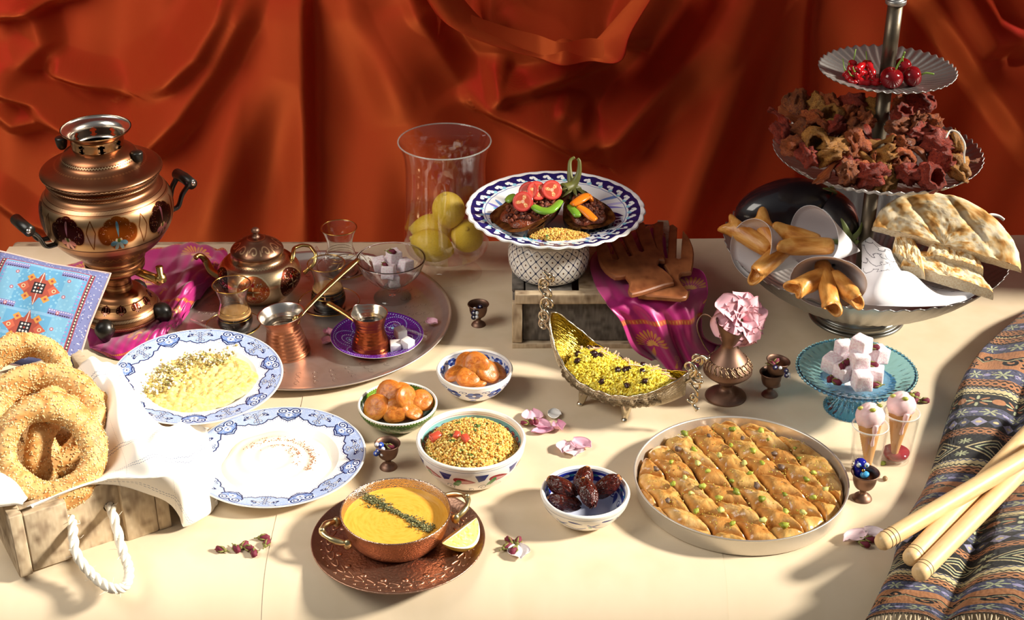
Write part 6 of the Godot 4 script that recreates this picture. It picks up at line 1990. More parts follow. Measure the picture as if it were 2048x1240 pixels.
func soup() -> void:
	var po := Vector3(-0.1375, 0, 0.5767)
	var t := thing("copper_plate", "round embossed copper plate under the soup pan", "plate", po)
	var em := noise_tex(256, 0.05, [], 93, 2)
	var pm := bump(mat("a4806c", 0.44, 1.0), em, 0.06, 14.0)
	part("plate", Mb.new().lathe(rnd([Vector2(0.0001, 0), Vector2(0.094, 0), Vector2(0.1035, 0.0065), Vector2(0.1055, 0.008), Vector2(0.1045, 0.0095), Vector2(0.102, 0.0088), Vector2(0.093, 0.0026), Vector2(0.0001, 0.0024)], 0.002), 96).mesh(), pm, t)
	var orn := Mb.new()
	for k in 36:
		var a := k * TAU / 36
		var q := Vector3(cos(a), 0, sin(a))
		var tg := Vector3(-q.z, 0, q.x)
		orn.ball(q * 0.0925 + Vector3(0, 0.0026, 0), Vector3(0.0022, 0.0012, 0.0022), 8)
		var c := []
		for j in 10:
			var f := j / 9.0
			c.append(q * (0.083 - 0.004 * cos(f * PI)) + tg * 0.0065 * cos(f * PI * 1.6 + 0.4) + Vector3(0, 0.0026, 0))
		orn.tube(c, 0.0011, 6)
		if k % 2 == 0:
			orn.ball(q * 0.074 + Vector3(0, 0.0024, 0), Vector3(0.0045, 0.0016, 0.0045), 8)
	part("embossing", orn.mesh(), mat("b98c72", 0.36, 1.0), t).set_meta("kind", "stuff")
	var so := Vector3(-0.1397, 0, 0.5698) + Vector3(0, 0.0028, 0)
	var s := thing("soup_pan", "shallow hammered copper pan with two brass handles, full of orange soup", "pan", so)
	var hm := bump(mat("c48a68", 0.28, 1.0), Mt.fine, 0.06)
	hm.uv1_scale = Vector3(5, 1, 1)
	var o := sm([Vector2(0.0424, -0.0008), Vector2(0.0509, 0.0022), Vector2(0.0586, 0.0128), Vector2(0.0632, 0.0248), Vector2(0.066, 0.0367), Vector2(0.0665, 0.0412)], 5)
	part("body", Mb.new().lathe([Vector2(0.0001, 0.0006)] + o, 96).mesh(), hm, s)
	var inn := [o[o.size() - 1], o[o.size() - 1] + Vector2(-0.0006, 0.0008)]
	for k in range(o.size() - 1, 3, -1):
		inn.append(o[k] - Vector2(0.0016, 0))
	inn.append(Vector2(0.0001, 0.003))
	var tin := bump(mat("d8c4b4", 0.25, 1.0), Mt.fine, 0.06)
	tin.uv1_scale = Vector3(5, 1, 1)
	part("tinned_lining", Mb.new().lathe(inn, 96).mesh(), tin, s)
	var lv := 0.0285
	var rr := 0.0
	for q in inn:
		if q.y > lv:
			rr = q.x
	var sf := func(u: float, v: float) -> Vector3:
		var a := u * TAU
		return Vector3(cos(a) * v * rr, lv + 0.0012 * smoothstep(0.93, 1.0, v) + 0.00025 * sin(v * 40.0 + a * 3.0) * sin(a * 5.0 + v * 11.0), sin(a) * v * rr)
	var sp := thing("lentil_soup", "smooth orange lentil soup with a band of dried mint across it", "soup", so)
	part("soup_surface", Mb.new().fn(73, 20, sf).mesh(), mat(noise_tex(256, 0.05, ["e09a34", "e8a840", "ecb04a", "e6a23c"], 95, 4), 0.18), sp)
	var ha: Vector3 = Vector3(-0.1822, 0.0313, 0.5238) - so
	var hb: Vector3 = Vector3(-0.0959, 0.0313, 0.5938) - so
	crumbs(sp, "dried_mint", 1100, func():
		var f := rng.randf()
		var w := (hb - ha).cross(Vector3.UP).normalized()
		var p := ha.lerp(hb, f) + w * rng.randfn(0.0, 0.0042 * (0.8 + 0.4 * sin(f * 9.0)))
		return Vector3(p.x, lv + R(0.0002, 0.0022), p.z), Vector2(0.0007, 0.0017), ["4f5630", "6a6a3c", "8a8654", "3c4426", "a09a6c", "5f5a34"], Vector3(1.2, 0.35, 0.7))
	var pale := mat("d8c896", 0.3, 1.0)
	for k in 2:
		var sg := -1.0 if k == 0 else 1.0
		var d := Vector3(0.93 * sg, 0, -0.37 * sg)
		var tg := Vector3(-d.z, 0, d.x)
		var h := thing_part("handle", s)
		var r0: float = o[o.size() - 5].x
		var pts := []
		for j in 13:
			var a := -1.25 + 2.5 * j / 12.0
			pts.append(d * (r0 + 0.001 + 0.024 * (cos(a) - 0.31) / 0.69) + tg * 0.0235 * sin(a) * 1.05 + Vector3(0, 0.027 + 0.011 * (cos(a) - 0.31), 0))
		part("loop", Mb.new().tube(pts, func(f: float) -> float: return 0.0028 + 0.0014 * absf(sin(f * PI * 3.0)), 10).mesh(), pale, h)
		for s2 in [0, 12]:
			part("leaf_mount", Mb.new().ball(pts[s2] + Vector3(0, -0.001, 0), Vector3(0.0055, 0.007, 0.0045), 12).mesh(), pale, h)
		part("ornament", Mb.new().ball(pts[6] + Vector3(0, 0.003, 0), Vector3(0.0036, 0.0036, 0.0036), 10).mesh(), pale, h)
	# lemon wedge
	var a := Vector3(-0.0856, 0.012, 0.6083)
	var b := Vector3(-0.0459, 0.02, 0.5693)
	var xf := along(a, b)
	var L := (b - a).length()
	var l := thing("lemon_wedge", "pale yellow lemon wedge lying on the copper plate beside the soup pan", "lemon wedge", a)
	var wf := func(r: float, a0: float, a1: float) -> Callable:
		return func(u: float, v: float) -> Vector3:
			var w := pow(maxf(sin(PI * clampf(v, 0.003, 0.997)), 0.0), 0.72) * 0.0265 * r
			var an := lerpf(a0, a1, u)
			return xf.basis * Vector3(cos(an) * w, sin(an) * w, v * L)
	var A0 := -2.75
	var A1 := -0.75
	var lc := Vector3(0.003, 0.0125, 0)
	part("rind", Mb.new().fn(16, 30, wf.call(1.0, A0, A1), true).mesh(), bump(mat("ecd24a", 0.4), Mt.fine, 0.02), l, lc)
	var pulp := Cv.new(128, 128, Color("f0dc84"))
	for k in 60:
		pulp.drop(R(0, 128), R(0, 128), 26, 7, R(-0.5, 0.5), [Color("f6eaa8"), Color("e8cc62")][k % 2])
	pulp.rect(112, 0, 16, 128, Color("f8f4e2"))
	pulp.rect(0, 0, 7, 128, Color("f8f4e2"))
	for q in [A0, A1]:
		var ff := func(u: float, v: float) -> Vector3:
			var w := pow(maxf(sin(PI * clampf(v, 0.003, 0.997)), 0.0), 0.72) * 0.0265 * u
			return xf.basis * Vector3(cos(q) * w, sin(q) * w + 0.0008 * sin(u * 20.0) * sin(v * 30.0) * u * (1.0 - u), v * L)
		part("pulp_face", Mb.new().fn(12, 30, ff, q == A1).mesh(), mat(pulp.tex(), 0.25), l, lc)

func little_cups() -> void:
	var pr := [Vector2(0.0111, -0.0008), Vector2(0.0117, 0.0007), Vector2(0.0091, 0.0046), Vector2(0.0045, 0.0078), Vector2(0.0039, 0.011), Vector2(0.0058, 0.0141), Vector2(0.011, 0.0188), Vector2(0.0136, 0.0259), Vector2(0.0142, 0.0321), Vector2(0.0155, 0.036), Vector2(0.0168, 0.0376)]
	var o := sm(pr, 4)
	var inn := []
	for k in range(o.size() - 1, 24, -1):
		inn.append(o[k] - Vector2(0.001, -0.0002))
	inn.append(Vector2(0.0001, o[24].y + 0.001))
	var me := Mb.new().lathe([Vector2(0.0001, 0.0006)] + o + inn, 40).mesh()
	var cup := func(label: String, at: Vector3, s: float, tilt := 0.0) -> Node3D:
		var t := thing("copper_cup", label, "cup", at, 0.0, "")
		part("cup", me, Mt.oldcopper, t)
		var ring := []
		var e: Vector2 = o[o.size() - 1]
		for k in 33:
			ring.append(Vector3((e.x - 0.0006) * cos(k * TAU / 32), e.y, (e.x - 0.0006) * sin(k * TAU / 32)))
		part("rim_bead", Mb.new().tube(ring, 0.0009, 6, false).mesh(), Mt.oldcopper, t)
		t.scale = Vector3.ONE * s
		t.rotation.z = tilt
		return t
	cup.call("small dark copper cup standing alone between the round tray and the slatted crate", Vector3(-0.0507, 0, 0.0464), 0.96)
	cup.call("small copper cup beside the hummus plate, with rosebuds and a blue bead charm", Vector3(-0.1607, 0, 0.4189), 1.0)
	cup.call("lower of two stacked small copper cups, right of the copper jug", Vector3(0.361, 0, 0.2435), 1.0)
	cup.call("upper of two stacked small copper cups, tilted, with rosebuds and a dark bead charm", Vector3(0.3622, 0, 0.2448) + Vector3(0.001, 0.02, 0), 1.0, -0.14)
	cup.call("reddish copper cup in front of the ice cream glasses, holding a blue owl charm", Vector3(0.442, 0, 0.4864), 1.06)
	var dk := mat("14143a", 0.08)
	var wh := mat("dfe4ec", 0.15)
	var charm := func(label: String, at: Vector3, pts: Array, r: float, col: String) -> Node3D:
		var t := thing("bead_charm", label, "bead", at)
		for k in pts.size():
			part("bead", Mb.new().ball(pts[k], Vector3.ONE * r * (1.0 if k % 2 == 0 else 0.7), 12).mesh(), mat(col, 0.08) if k % 2 == 0 else wh, t)
			if k % 2 == 0:
				part("eye_dot", Mb.new().ball(pts[k] + Vector3(0, r * 0.55, r * 0.72), Vector3.ONE * r * 0.36, 8).mesh(), wh, t)
		return t
	charm.call("dark blue bead charm hanging over the rim of the lone copper cup", Vector3(-0.0518, 0.034, 0.0483), [Vector3(0.004, -0.003, -0.002), Vector3(-0.004, 0.0, 0.009), Vector3(-0.0055, -0.0045, 0.0135), Vector3(-0.0005, -0.004, 0.0145), Vector3(-0.0055, -0.011, 0.015), Vector3(-0.001, -0.01, 0.0155)], 0.0042, "14143a")
	charm.call("blue and white bead cluster on the rim of the copper cup beside the hummus", Vector3(-0.1688, 0.037, 0.4213), [Vector3(0, 0, 0), Vector3(-0.005, 0.003, 0.003), Vector3(-0.003, -0.005, 0.006), Vector3(0.003, -0.002, 0.006), Vector3(-0.006, -0.009, 0.006), Vector3(0.002, -0.009, 0.008)], 0.004, "2a4aa8")
	charm.call("dark blue and silver bead charm hanging over the upper stacked cup's rim", Vector3(0.3654, 0.056, 0.2612), [Vector3(-0.004, 0, 0), Vector3(0.003, 0.0, 0.001), Vector3(0.011, -0.003, 0.004), Vector3(0.0145, -0.007, 0.006), Vector3(0.0115, -0.009, 0.006), Vector3(0.015, -0.0115, 0.006)], 0.0036, "1c1c50")
	rosebud("dried rosebud inside the copper cup beside the hummus plate", lie(Vector3(-0.1573, 0.034, 0.4203), 1.2, 0.9, 0.3))
	rosebud("dried rosebud in the upper stacked copper cup, at the left", lie(Vector3(0.3571, 0.0545, 0.2482), 0.7, 0.9, -0.4))
	rosebud("dried rosebud in the upper stacked copper cup, at the back", lie(Vector3(0.3649, 0.0545, 0.2428), 2.2, 0.8, -0.3))
	# glass owl
	var oo := Vector3(0.4365, 0.028, 0.4727)
	var w := thing("owl_charm", "dark blue glass owl charm with a white eye, perched in the copper cup", "charm", oo)
	var nv := mat("141a8c", 0.06)
	part("body", Mb.new().ball(Vector3(0, 0.006, 0), Vector3(0.0085, 0.0105, 0.008), 20).mesh(), nv, w)
	part("head", Mb.new().ball(Vector3(0.001, 0.017, 0.001), Vector3(0.0078, 0.0072, 0.0072), 20).mesh(), nv, w)
	for s in [-1, 1]:
		part("eye_white", Mb.new().ball(Vector3(0.0046 * s + 0.003, 0.0178, 0.006), Vector3(0.0036, 0.0036, 0.0022), 12).mesh(), mat("dff2fa", 0.1), w)
		part("pupil", Mb.new().ball(Vector3(0.0042 * s + 0.0036, 0.018, 0.0078), Vector3(0.0014, 0.0014, 0.001), 10).mesh(), mat("2a7ab8", 0.1), w)
	part("beak", Mb.new().ball(Vector3(0.0035, 0.0118, 0.009), Vector3(0.0026, 0.0026, 0.0026), 10).mesh(), Mt.gold, w)
	part("pale_bead", Mb.new().ball(Vector3(0.0065, 0.0045, 0.008), Vector3(0.0062, 0.005, 0.005), 14).mesh(), mat("4aa4dc", 0.1), w)
	var lp := Mb.new()
	for k in 8:
		var a := 1.7 + k * 0.32
		lp.ball(Vector3(0.0095 * cos(a) + 0.0005, 0.013 + 0.0115 * sin(a), -0.001), Vector3.ONE * 0.0012, 6)
	part("wire_crest", lp.mesh(), Mt.tin, w).set_meta("kind", "stuff")

# ---------- silver boat of saffron rice ----------
func boat() -> void:
	var o := Vector3(0.141, 0, 0.264)
	var t := thing("boat_dish", "boat-shaped embossed silver dish on scrolled feet with ornate end handles, full of yellow rice", "dish", o, -atan2(0.565, 0.825))
	var sil := bump(mat("b5a58a", 0.26, 1.0), Mt.noise, 0.25)
	sil.uv1_scale = Vector3(10, 4, 1)
	var gol := bump(mat("b49a3e", 0.2, 1.0), Mt.noise, 0.12)
	gol.uv1_scale = Vector3(8, 3, 1)
	var LL := 0.105
	var LR := 0.11
	var rim := func(x: float) -> float:
		var a := absf(x)
		return 0.044 + (0.068 if x < 0.0 else 0.042) * pow(a, 2.3) + 0.0012 * sin(x * 26.0) * (1.0 - a)
	var wid := func(x: float) -> float: return 0.047 * pow(maxf(1.0 - pow(absf(x), 2.4), 0.0), 0.62) + 0.0006 * cos(x * 26.0)
	var keel := func(x: float) -> float: return 0.017 + (0.05 if x < 0.0 else 0.036) * pow(absf(x), 3.2)
	var sh := func(off: float) -> Callable:
		return func(u: float, v: float) -> Vector3:
			var x := v * 2.0 - 1.0
			var a := (u - 0.5) * PI
			var w: float = maxf(wid.call(x) - off, 0.0)
			var lx: float = x * (LL if x < 0.0 else LR) * (1.0 - off * 4.0)
			var r: float = rim.call(x)
			var k: float = keel.call(x) + off
			return Vector3(lx, lerpf(r, k, pow(cos(a), 0.75)), w * sin(a) * (1.0 - 0.12 * pow(cos(a), 2.0)))
	part("hull", Mb.new().fn(40, 72, sh.call(0.0), true).mesh(), sil, t)
	part("gilt_inside", Mb.new().fn(40, 72, sh.call(0.0014)).mesh(), gol, t)
	for s in [0.0, 1.0]:
		var e := []
		for k in 61:
			e.append((sh.call(0.0006) as Callable).call(s, k / 60.0))
		part("beaded_rim", Mb.new().tube(e, func(f: float) -> float: return 0.0013 + 0.0005 * sin(f * 260.0), 7).mesh(), Mt.silver, t)
	var relief := Mb.new()
	for k in 9:   # raised swags along the side that shows
		var v := 0.18 + k * 0.08
		var c := []
		for j in 14:
			var f := j / 13.0
			c.append((sh.call(-0.0008) as Callable).call(0.80 + 0.10 * sin(f * PI), v + 0.07 * f))
		relief.tube(c, 0.0017, 6)
		var q: Vector3 = (sh.call(-0.0006) as Callable).call(0.86, v + 0.035)
		relief.ball(q, Vector3(0.004, 0.004, 0.0035), 8)
		for j in 3:
			relief.ball((sh.call(-0.0004) as Callable).call(0.94, v + 0.015 + j * 0.02), Vector3.ONE * 0.0022, 6)
	part("embossed_swags", relief.mesh(), sil, t).set_meta("kind", "stuff")
	for q in [Vector2(-0.034, 0.024), Vector2(0.034, 0.024), Vector2(-0.034, -0.024), Vector2(0.034, -0.024)]:
		var sg := signf(q.y)
		part("foot", Mb.new().tube(sm([Vector3(q.x * 0.9, 0.026, q.y * 0.8), Vector3(q.x, 0.016, q.y), Vector3(q.x * 1.02, 0.007, q.y + 0.003 * sg), Vector3(q.x * 1.05, 0.002, q.y + 0.0065 * sg), Vector3(q.x * 1.05, 0.0035, q.y + 0.009 * sg)], 5), func(f: float) -> float: return 0.0075 * pow(1.0 - f, 1.5) + 0.0024 + 0.0016 * exp(-pow((f - 0.85) / 0.1, 2.0)), 12).mesh(), Mt.silver, t)
	# end handles: open scrollwork rising past each tip
	for e in 2:
		var h := thing_part("handle", t)
		var sx := -1.0 if e == 0 else 1.0
		var x0 := -LL if e == 0 else LR
		var y0: float = rim.call(-1.0 if e == 0 else 1.0)
		var scroll := func(cx: float, cy: float, r: float, a0: float, turns: float, th: float, zz: float) -> void:
			var c := []
			for k in 18:
				var f := k / 17.0
				var a := a0 + turns * TAU * f
				c.append(Vector3(x0 + sx * (cx + r * (1.0 - 0.72 * f) * cos(a)), y0 + cy + r * (1.0 - 0.72 * f) * sin(a), zz * (1.0 - f)))
			part("scroll", Mb.new().tube(c, func(f: float) -> float: return th * (1.0 - 0.35 * f), 8).mesh(), Mt.silver, h)
			part("bud", Mb.new().ball(c[17], Vector3.ONE * th * 1.5, 8).mesh(), Mt.silver, h)
		if e == 0:
			scroll.call(0.004, 0.012, 0.013, -1.4, 1.15, 0.0024, 0.004)
			scroll.call(0.012, 0.027, 0.0115, -1.2, -1.1, 0.0023, -0.004)
			scroll.call(0.01, 0.043, 0.0095, -1.0, 1.1, 0.0022, 0.003)
			scroll.call(0.004, 0.053, 0.007, -2.0, -1.2, 0.002, -0.002)
			scroll.call(0.012, -0.008, 0.012, 1.8, 1.1, 0.0024, 0.005)
			scroll.call(0.014, -0.026, 0.009, 1.6, -1.1, 0.002, -0.004)
			part("spine", Mb.new().tube(sm([Vector3(x0, y0 - 0.03, 0), Vector3(x0 - 0.016, y0 - 0.006, 0), Vector3(x0 - 0.005, y0 + 0.014, 0), Vector3(x0 - 0.02, y0 + 0.034, 0), Vector3(x0 - 0.006, y0 + 0.052, 0), Vector3(x0 - 0.014, y0 + 0.06, 0)], 5), 0.0026, 8).mesh(), Mt.silver, h)
		else:
			scroll.call(0.005, 0.012, 0.012, -1.4, 1.15, 0.0024, 0.004)
			scroll.call(0.012, 0.026, 0.009, -1.0, 1.1, 0.0023, -0.004)
			scroll.call(0.016, 0.004, 0.011, -0.4, -1.15, 0.0022, 0.005)
			scroll.call(0.014, -0.012, 0.012, 1.0, 1.15, 0.0023, -0.005)
			scroll.call(0.012, -0.032, 0.009, -2.6, 1.1, 0.0022, 0.002)
			part("spine", Mb.new().tube(sm([Vector3(x0 - 0.002, y0 - 0.014, 0), Vector3(x0 + 0.014, y0 + 0.002, 0), Vector3(x0 + 0.006, y0 + 0.018, 0), Vector3(x0 + 0.02, y0 + 0.034, 0), Vector3(x0 + 0.03, y0 + 0.032, 0)], 5), func(f: float) -> float: return 0.0026 + 0.002 * exp(-pow((f - 1.0) / 0.1, 2.0)), 8).mesh(), Mt.silver, h)
			part("tail", Mb.new().tube(sm([Vector3(x0 + 0.006, y0 - 0.012, 0), Vector3(x0 + 0.018, y0 - 0.024, 0), Vector3(x0 + 0.012, y0 - 0.042, 0), Vector3(x0 + 0.02, y0 - 0.05, 0)], 5), func(f: float) -> float: return 0.0022 + 0.0016 * exp(-pow((f - 1.0) / 0.12, 2.0)), 8).mesh(), Mt.silver, h)
	# rice
	var r := thing("saffron_rice", "mound of yellow saffron rice filling the silver boat dish", "rice", o, t.rotation.y)
	var rf := func(x: float, s: float) -> float: return minf((rim.call(clampf(x, -0.75, 0.75)) as float), 0.052) - 0.003 + 0.017 * (1.0 - s * s) * sqrt(clampf((x + 0.64) * 2.4, 0.0, 1.0)) * (1.0 - pow(absf(x), 4.0)) + 0.003 * (1.0 - s * s)
	var rs := func(u: float, v: float) -> Vector3:
		var x := lerpf(-0.62, 0.86, v)
		var s := u * 2.0 - 1.0
		var w: float = maxf(wid.call(x) - 0.0025, 0.001)
		return Vector3(x * LL, rf.call(x, s), w * s)
	part("mound", Mb.new().fn(30, 50, rs, true).mesh(), mat("d8b81c", 0.6), r)
	var pick := func() -> Vector3:
		var x := R(-0.6, 0.84)
		var s := R(-0.97, 0.97)
		return Vector3(x * LL, rf.call(x, s) + R(-0.0005, 0.0025), maxf((wid.call(x) as float) - 0.003, 0.001) * s)
	crumbs(r, "grains", 2900, pick, Vector2(0.0013, 0.0021), ["ecd640", "f2e056", "e6cc38", "f6e876", "eace3c", "f0de60"], Vector3(0.85, 0.85, 2.0))
	var xf := r.transform
	var rme := Mb.new().ball(Vector3.ZERO, Vector3(0.0058, 0.0036, 0.0042), 14, Basis(), func(d: Vector3) -> float: return 1.0 + 0.12 * sin(atan2(d.z, d.x) * 4.0 + d.y * 3.0)).mesh()
	var rmat := mat("2c100c", 0.35)
	var spots := [[-0.55, 0.1], [-0.5, -0.5], [-0.46, 0.5], [-0.35, -0.1], [-0.3, -0.02], [-0.26, -0.12], [0.1, 0.25], [0.18, 0.12], [0.22, 0.05], [0.0, 0.75], [0.3, -0.5], [0.42, 0.05], [0.55, 0.5], [0.35, 0.72], [-0.45, -0.72], [0.62, -0.6]]
	spots.sort_custom(func(a, b): return a[0] < b[0])
	for k in spots.size():
		var x: float = spots[k][0]
		var s: float = spots[k][1]
		var p := Vector3(x * LL, (rf.call(x, s) as float) + 0.0028, ((wid.call(x) as float) - 0.003) * s)
		var q := solo("raisin", rme, rmat, "dark raisin on the yellow rice, %s from the dish's left end" % nth(k + 1), "raisin", xf * p, R(0, TAU), "raisins on the rice")
		q.rotation.x = R(-0.5, 0.5)
	var ame := Mb.new().box(Vector3(0.0022, 0.0015, 0.014), 0.0005).mesh()
	var am := mat("e0b89a", 0.6)
	for k in 30:
		var f := k / 29.0
		var x := lerpf(-0.62, 0.8, f)
		var s := lerpf(-0.55, -0.3, f) + R(-0.25, 0.25)
		var p := Vector3(x * LL, (rf.call(x, s) as float) + 0.0032 + R(0, 0.002), ((wid.call(x) as float) - 0.003) * s)
		var q := solo("almond_sliver", ame, am, "pale almond sliver on the back of the yellow rice, %s from the left" % nth(k + 1), "almond sliver", xf * p, R(0, TAU), "almond slivers on the rice")
		q.rotation.x = R(-0.5, 0.5)
	# copper jug and rose
	var jo := Vector3(0.2988, 0, 0.2474)
	var j := thing("copper_jug", "old copper jug with a flared spouted mouth, thin handle and leafy embossing, holding a rose", "jug", jo)
	var pr := sm([Vector2(0.0266, -0.0025), Vector2(0.0287, -0.0001), Vector2(0.028, 0.0032), Vector2(0.0196, 0.009), Vector2(0.0098, 0.0131), Vector2(0.0077, 0.0172), Vector2(0.0097, 0.0222), Vector2(0.0222, 0.032), Vector2(0.0326, 0.041), Vector2(0.0339, 0.0458), Vector2(0.0318, 0.0531), Vector2(0.0248, 0.0628), Vector2(0.0165, 0.0732), Vector2(0.0117, 0.082), Vector2(0.011, 0.0876), Vector2(0.013, 0.0948), Vector2(0.0164, 0.1043), Vector2(0.0191, 0.1137)], 4)
	var n := pr.size()
	var md := func(q: Vector2, ang: float, f: float) -> Vector2:
		var e := smoothstep(pr[n - 9].y, pr[n - 1].y, q.y)
		var d := -cos(ang - 0.25)
		return Vector2(q.x * (1.0 + 0.12 * e * d), q.y + e * (0.009 * d))
	part("body", Mb.new().lathe([Vector2(0.0001, 0.001)] + pr, 64, 1.0, md).mesh(), Mt.oldcopper, j)
	var inn := []
	for k in range(n - 1, n - 24, -1):
		inn.append(pr[k] - Vector2(0.001, 0))
	inn.append(Vector2(0.0001, inn[inn.size() - 1].y))
	part("neck_lining", Mb.new().lathe(inn, 64, 1.0, md).mesh(), Mt.oldcopper, j)
	var em := Mb.new()
	var rings := [0.5, 0.58]
	for q in pr:
		pass
	for k in 22:
		var a := k * TAU / 22
		for s in 2:
			var c := []
			for i in 8:
				var f := i / 7.0
				var aa := a + 0.12 * sin(f * 4.0 + s * 2.0) + 0.1 * s
				var yy := lerpf(0.062, 0.05, f)
				var rr := 0.0
				for m in n - 1:
					if pr[m].y <= yy and pr[m + 1].y >= yy:
						rr = lerpf(pr[m].x, pr[m + 1].x, (yy - pr[m].y) / maxf(pr[m + 1].y - pr[m].y, 1e-5))
				c.append(Vector3(cos(aa) * (rr + 0.0004), yy, sin(aa) * (rr + 0.0004)))
			em.tube(c, 0.0011, 6)
	part("embossed_leaves", em.mesh(), mat("94785f", 0.45, 1.0), j).set_meta("kind", "stuff")
	var hp := [Vector3(0.2805, 0.1, 0.2344), Vector3(0.2753, 0.113, 0.2239), Vector3(0.2651, 0.114, 0.2158), Vector3(0.2569, 0.106, 0.2199), Vector3(0.2569, 0.094, 0.2268), Vector3(0.2655, 0.076, 0.2343), Vector3(0.2738, 0.066, 0.2391)]
	for k in hp.size(): hp[k] -= jo
	part("handle", Mb.new().tube(sm(hp, 6), 0.0013, 8).mesh(), Mt.oldcopper, j)
	rose(Vector3(0.3162, 0.112, 0.2277))

func rose(o: Vector3) -> void:
	var t := thing("rose", "pale pink full-blown rose leaning out of the copper jug to the right", "flower", o)
	var m := mat("f0b8c4", 0.6)
	m.backlight_enabled = true
	m.backlight = Color(0.35, 0.2, 0.22)
	m.rim_enabled = true
	m.rim = 0.3
	var ax := Vector3(0.42, 0.55, 0.72).normalized()
	var x := ax.cross(Vector3(0, 1, 0.2)).normalized()
	var b := Basis(x, ax, x.cross(ax))
	var ga := 2.39996
	for k in 34:
		var f := k / 33.0
		var a := k * ga
		var open := lerpf(0.2, 1.55, pow(f, 0.8)) + R(-0.12, 0.12)
		var ln := lerpf(0.015, 0.036, f) * R(0.88, 1.12)
		var wd := ln * R(0.85, 1.1)
		var pf := func(u: float, v: float) -> Vector3:
			var xx := (u - 0.5) * 2.0
			var w := wd * 0.5 * pow(sin(PI * clampf(0.1 + 0.72 * v, 0.0, 1.0)), 0.6)
			var bend := open * (0.75 + 0.35 * v) + 0.35 * pow(v, 3.0)
			var c := Vector3(xx * w, ln * v * cos(bend), ln * v * sin(bend) + 0.002 + 0.007 * f)
			c.y += 0.2 * ln * (xx * xx) * v - 0.0015 + 0.0007 * sin(xx * 4.0 + k) * v
			return b * (yaw(a) * c)
		part("petal", Mb.new().sheet(11, 11, pf, 0.0003).mesh(), m, t)
	part("stem", Mb.new().tube(sm([Vector3(0, 0, 0), Vector3(-0.012, -0.018, -0.01), Vector3(-0.021, -0.05, -0.014)], 5), 0.0018, 8).mesh(), mat("5a6a34", 0.6), t)
	part("sepal", Mb.new().tube(sm([b * Vector3(-0.004, -0.001, -0.004), b * Vector3(-0.012, 0.006, -0.016), b * Vector3(-0.012, 0.016, -0.024)], 4), [0.002, 0.0019, 0.0018, 0.0016, 0.0014, 0.0012, 0.001, 0.0007, 0.0003], 6, true, 0.5).mesh(), mat("7a8a4a", 0.6), t)

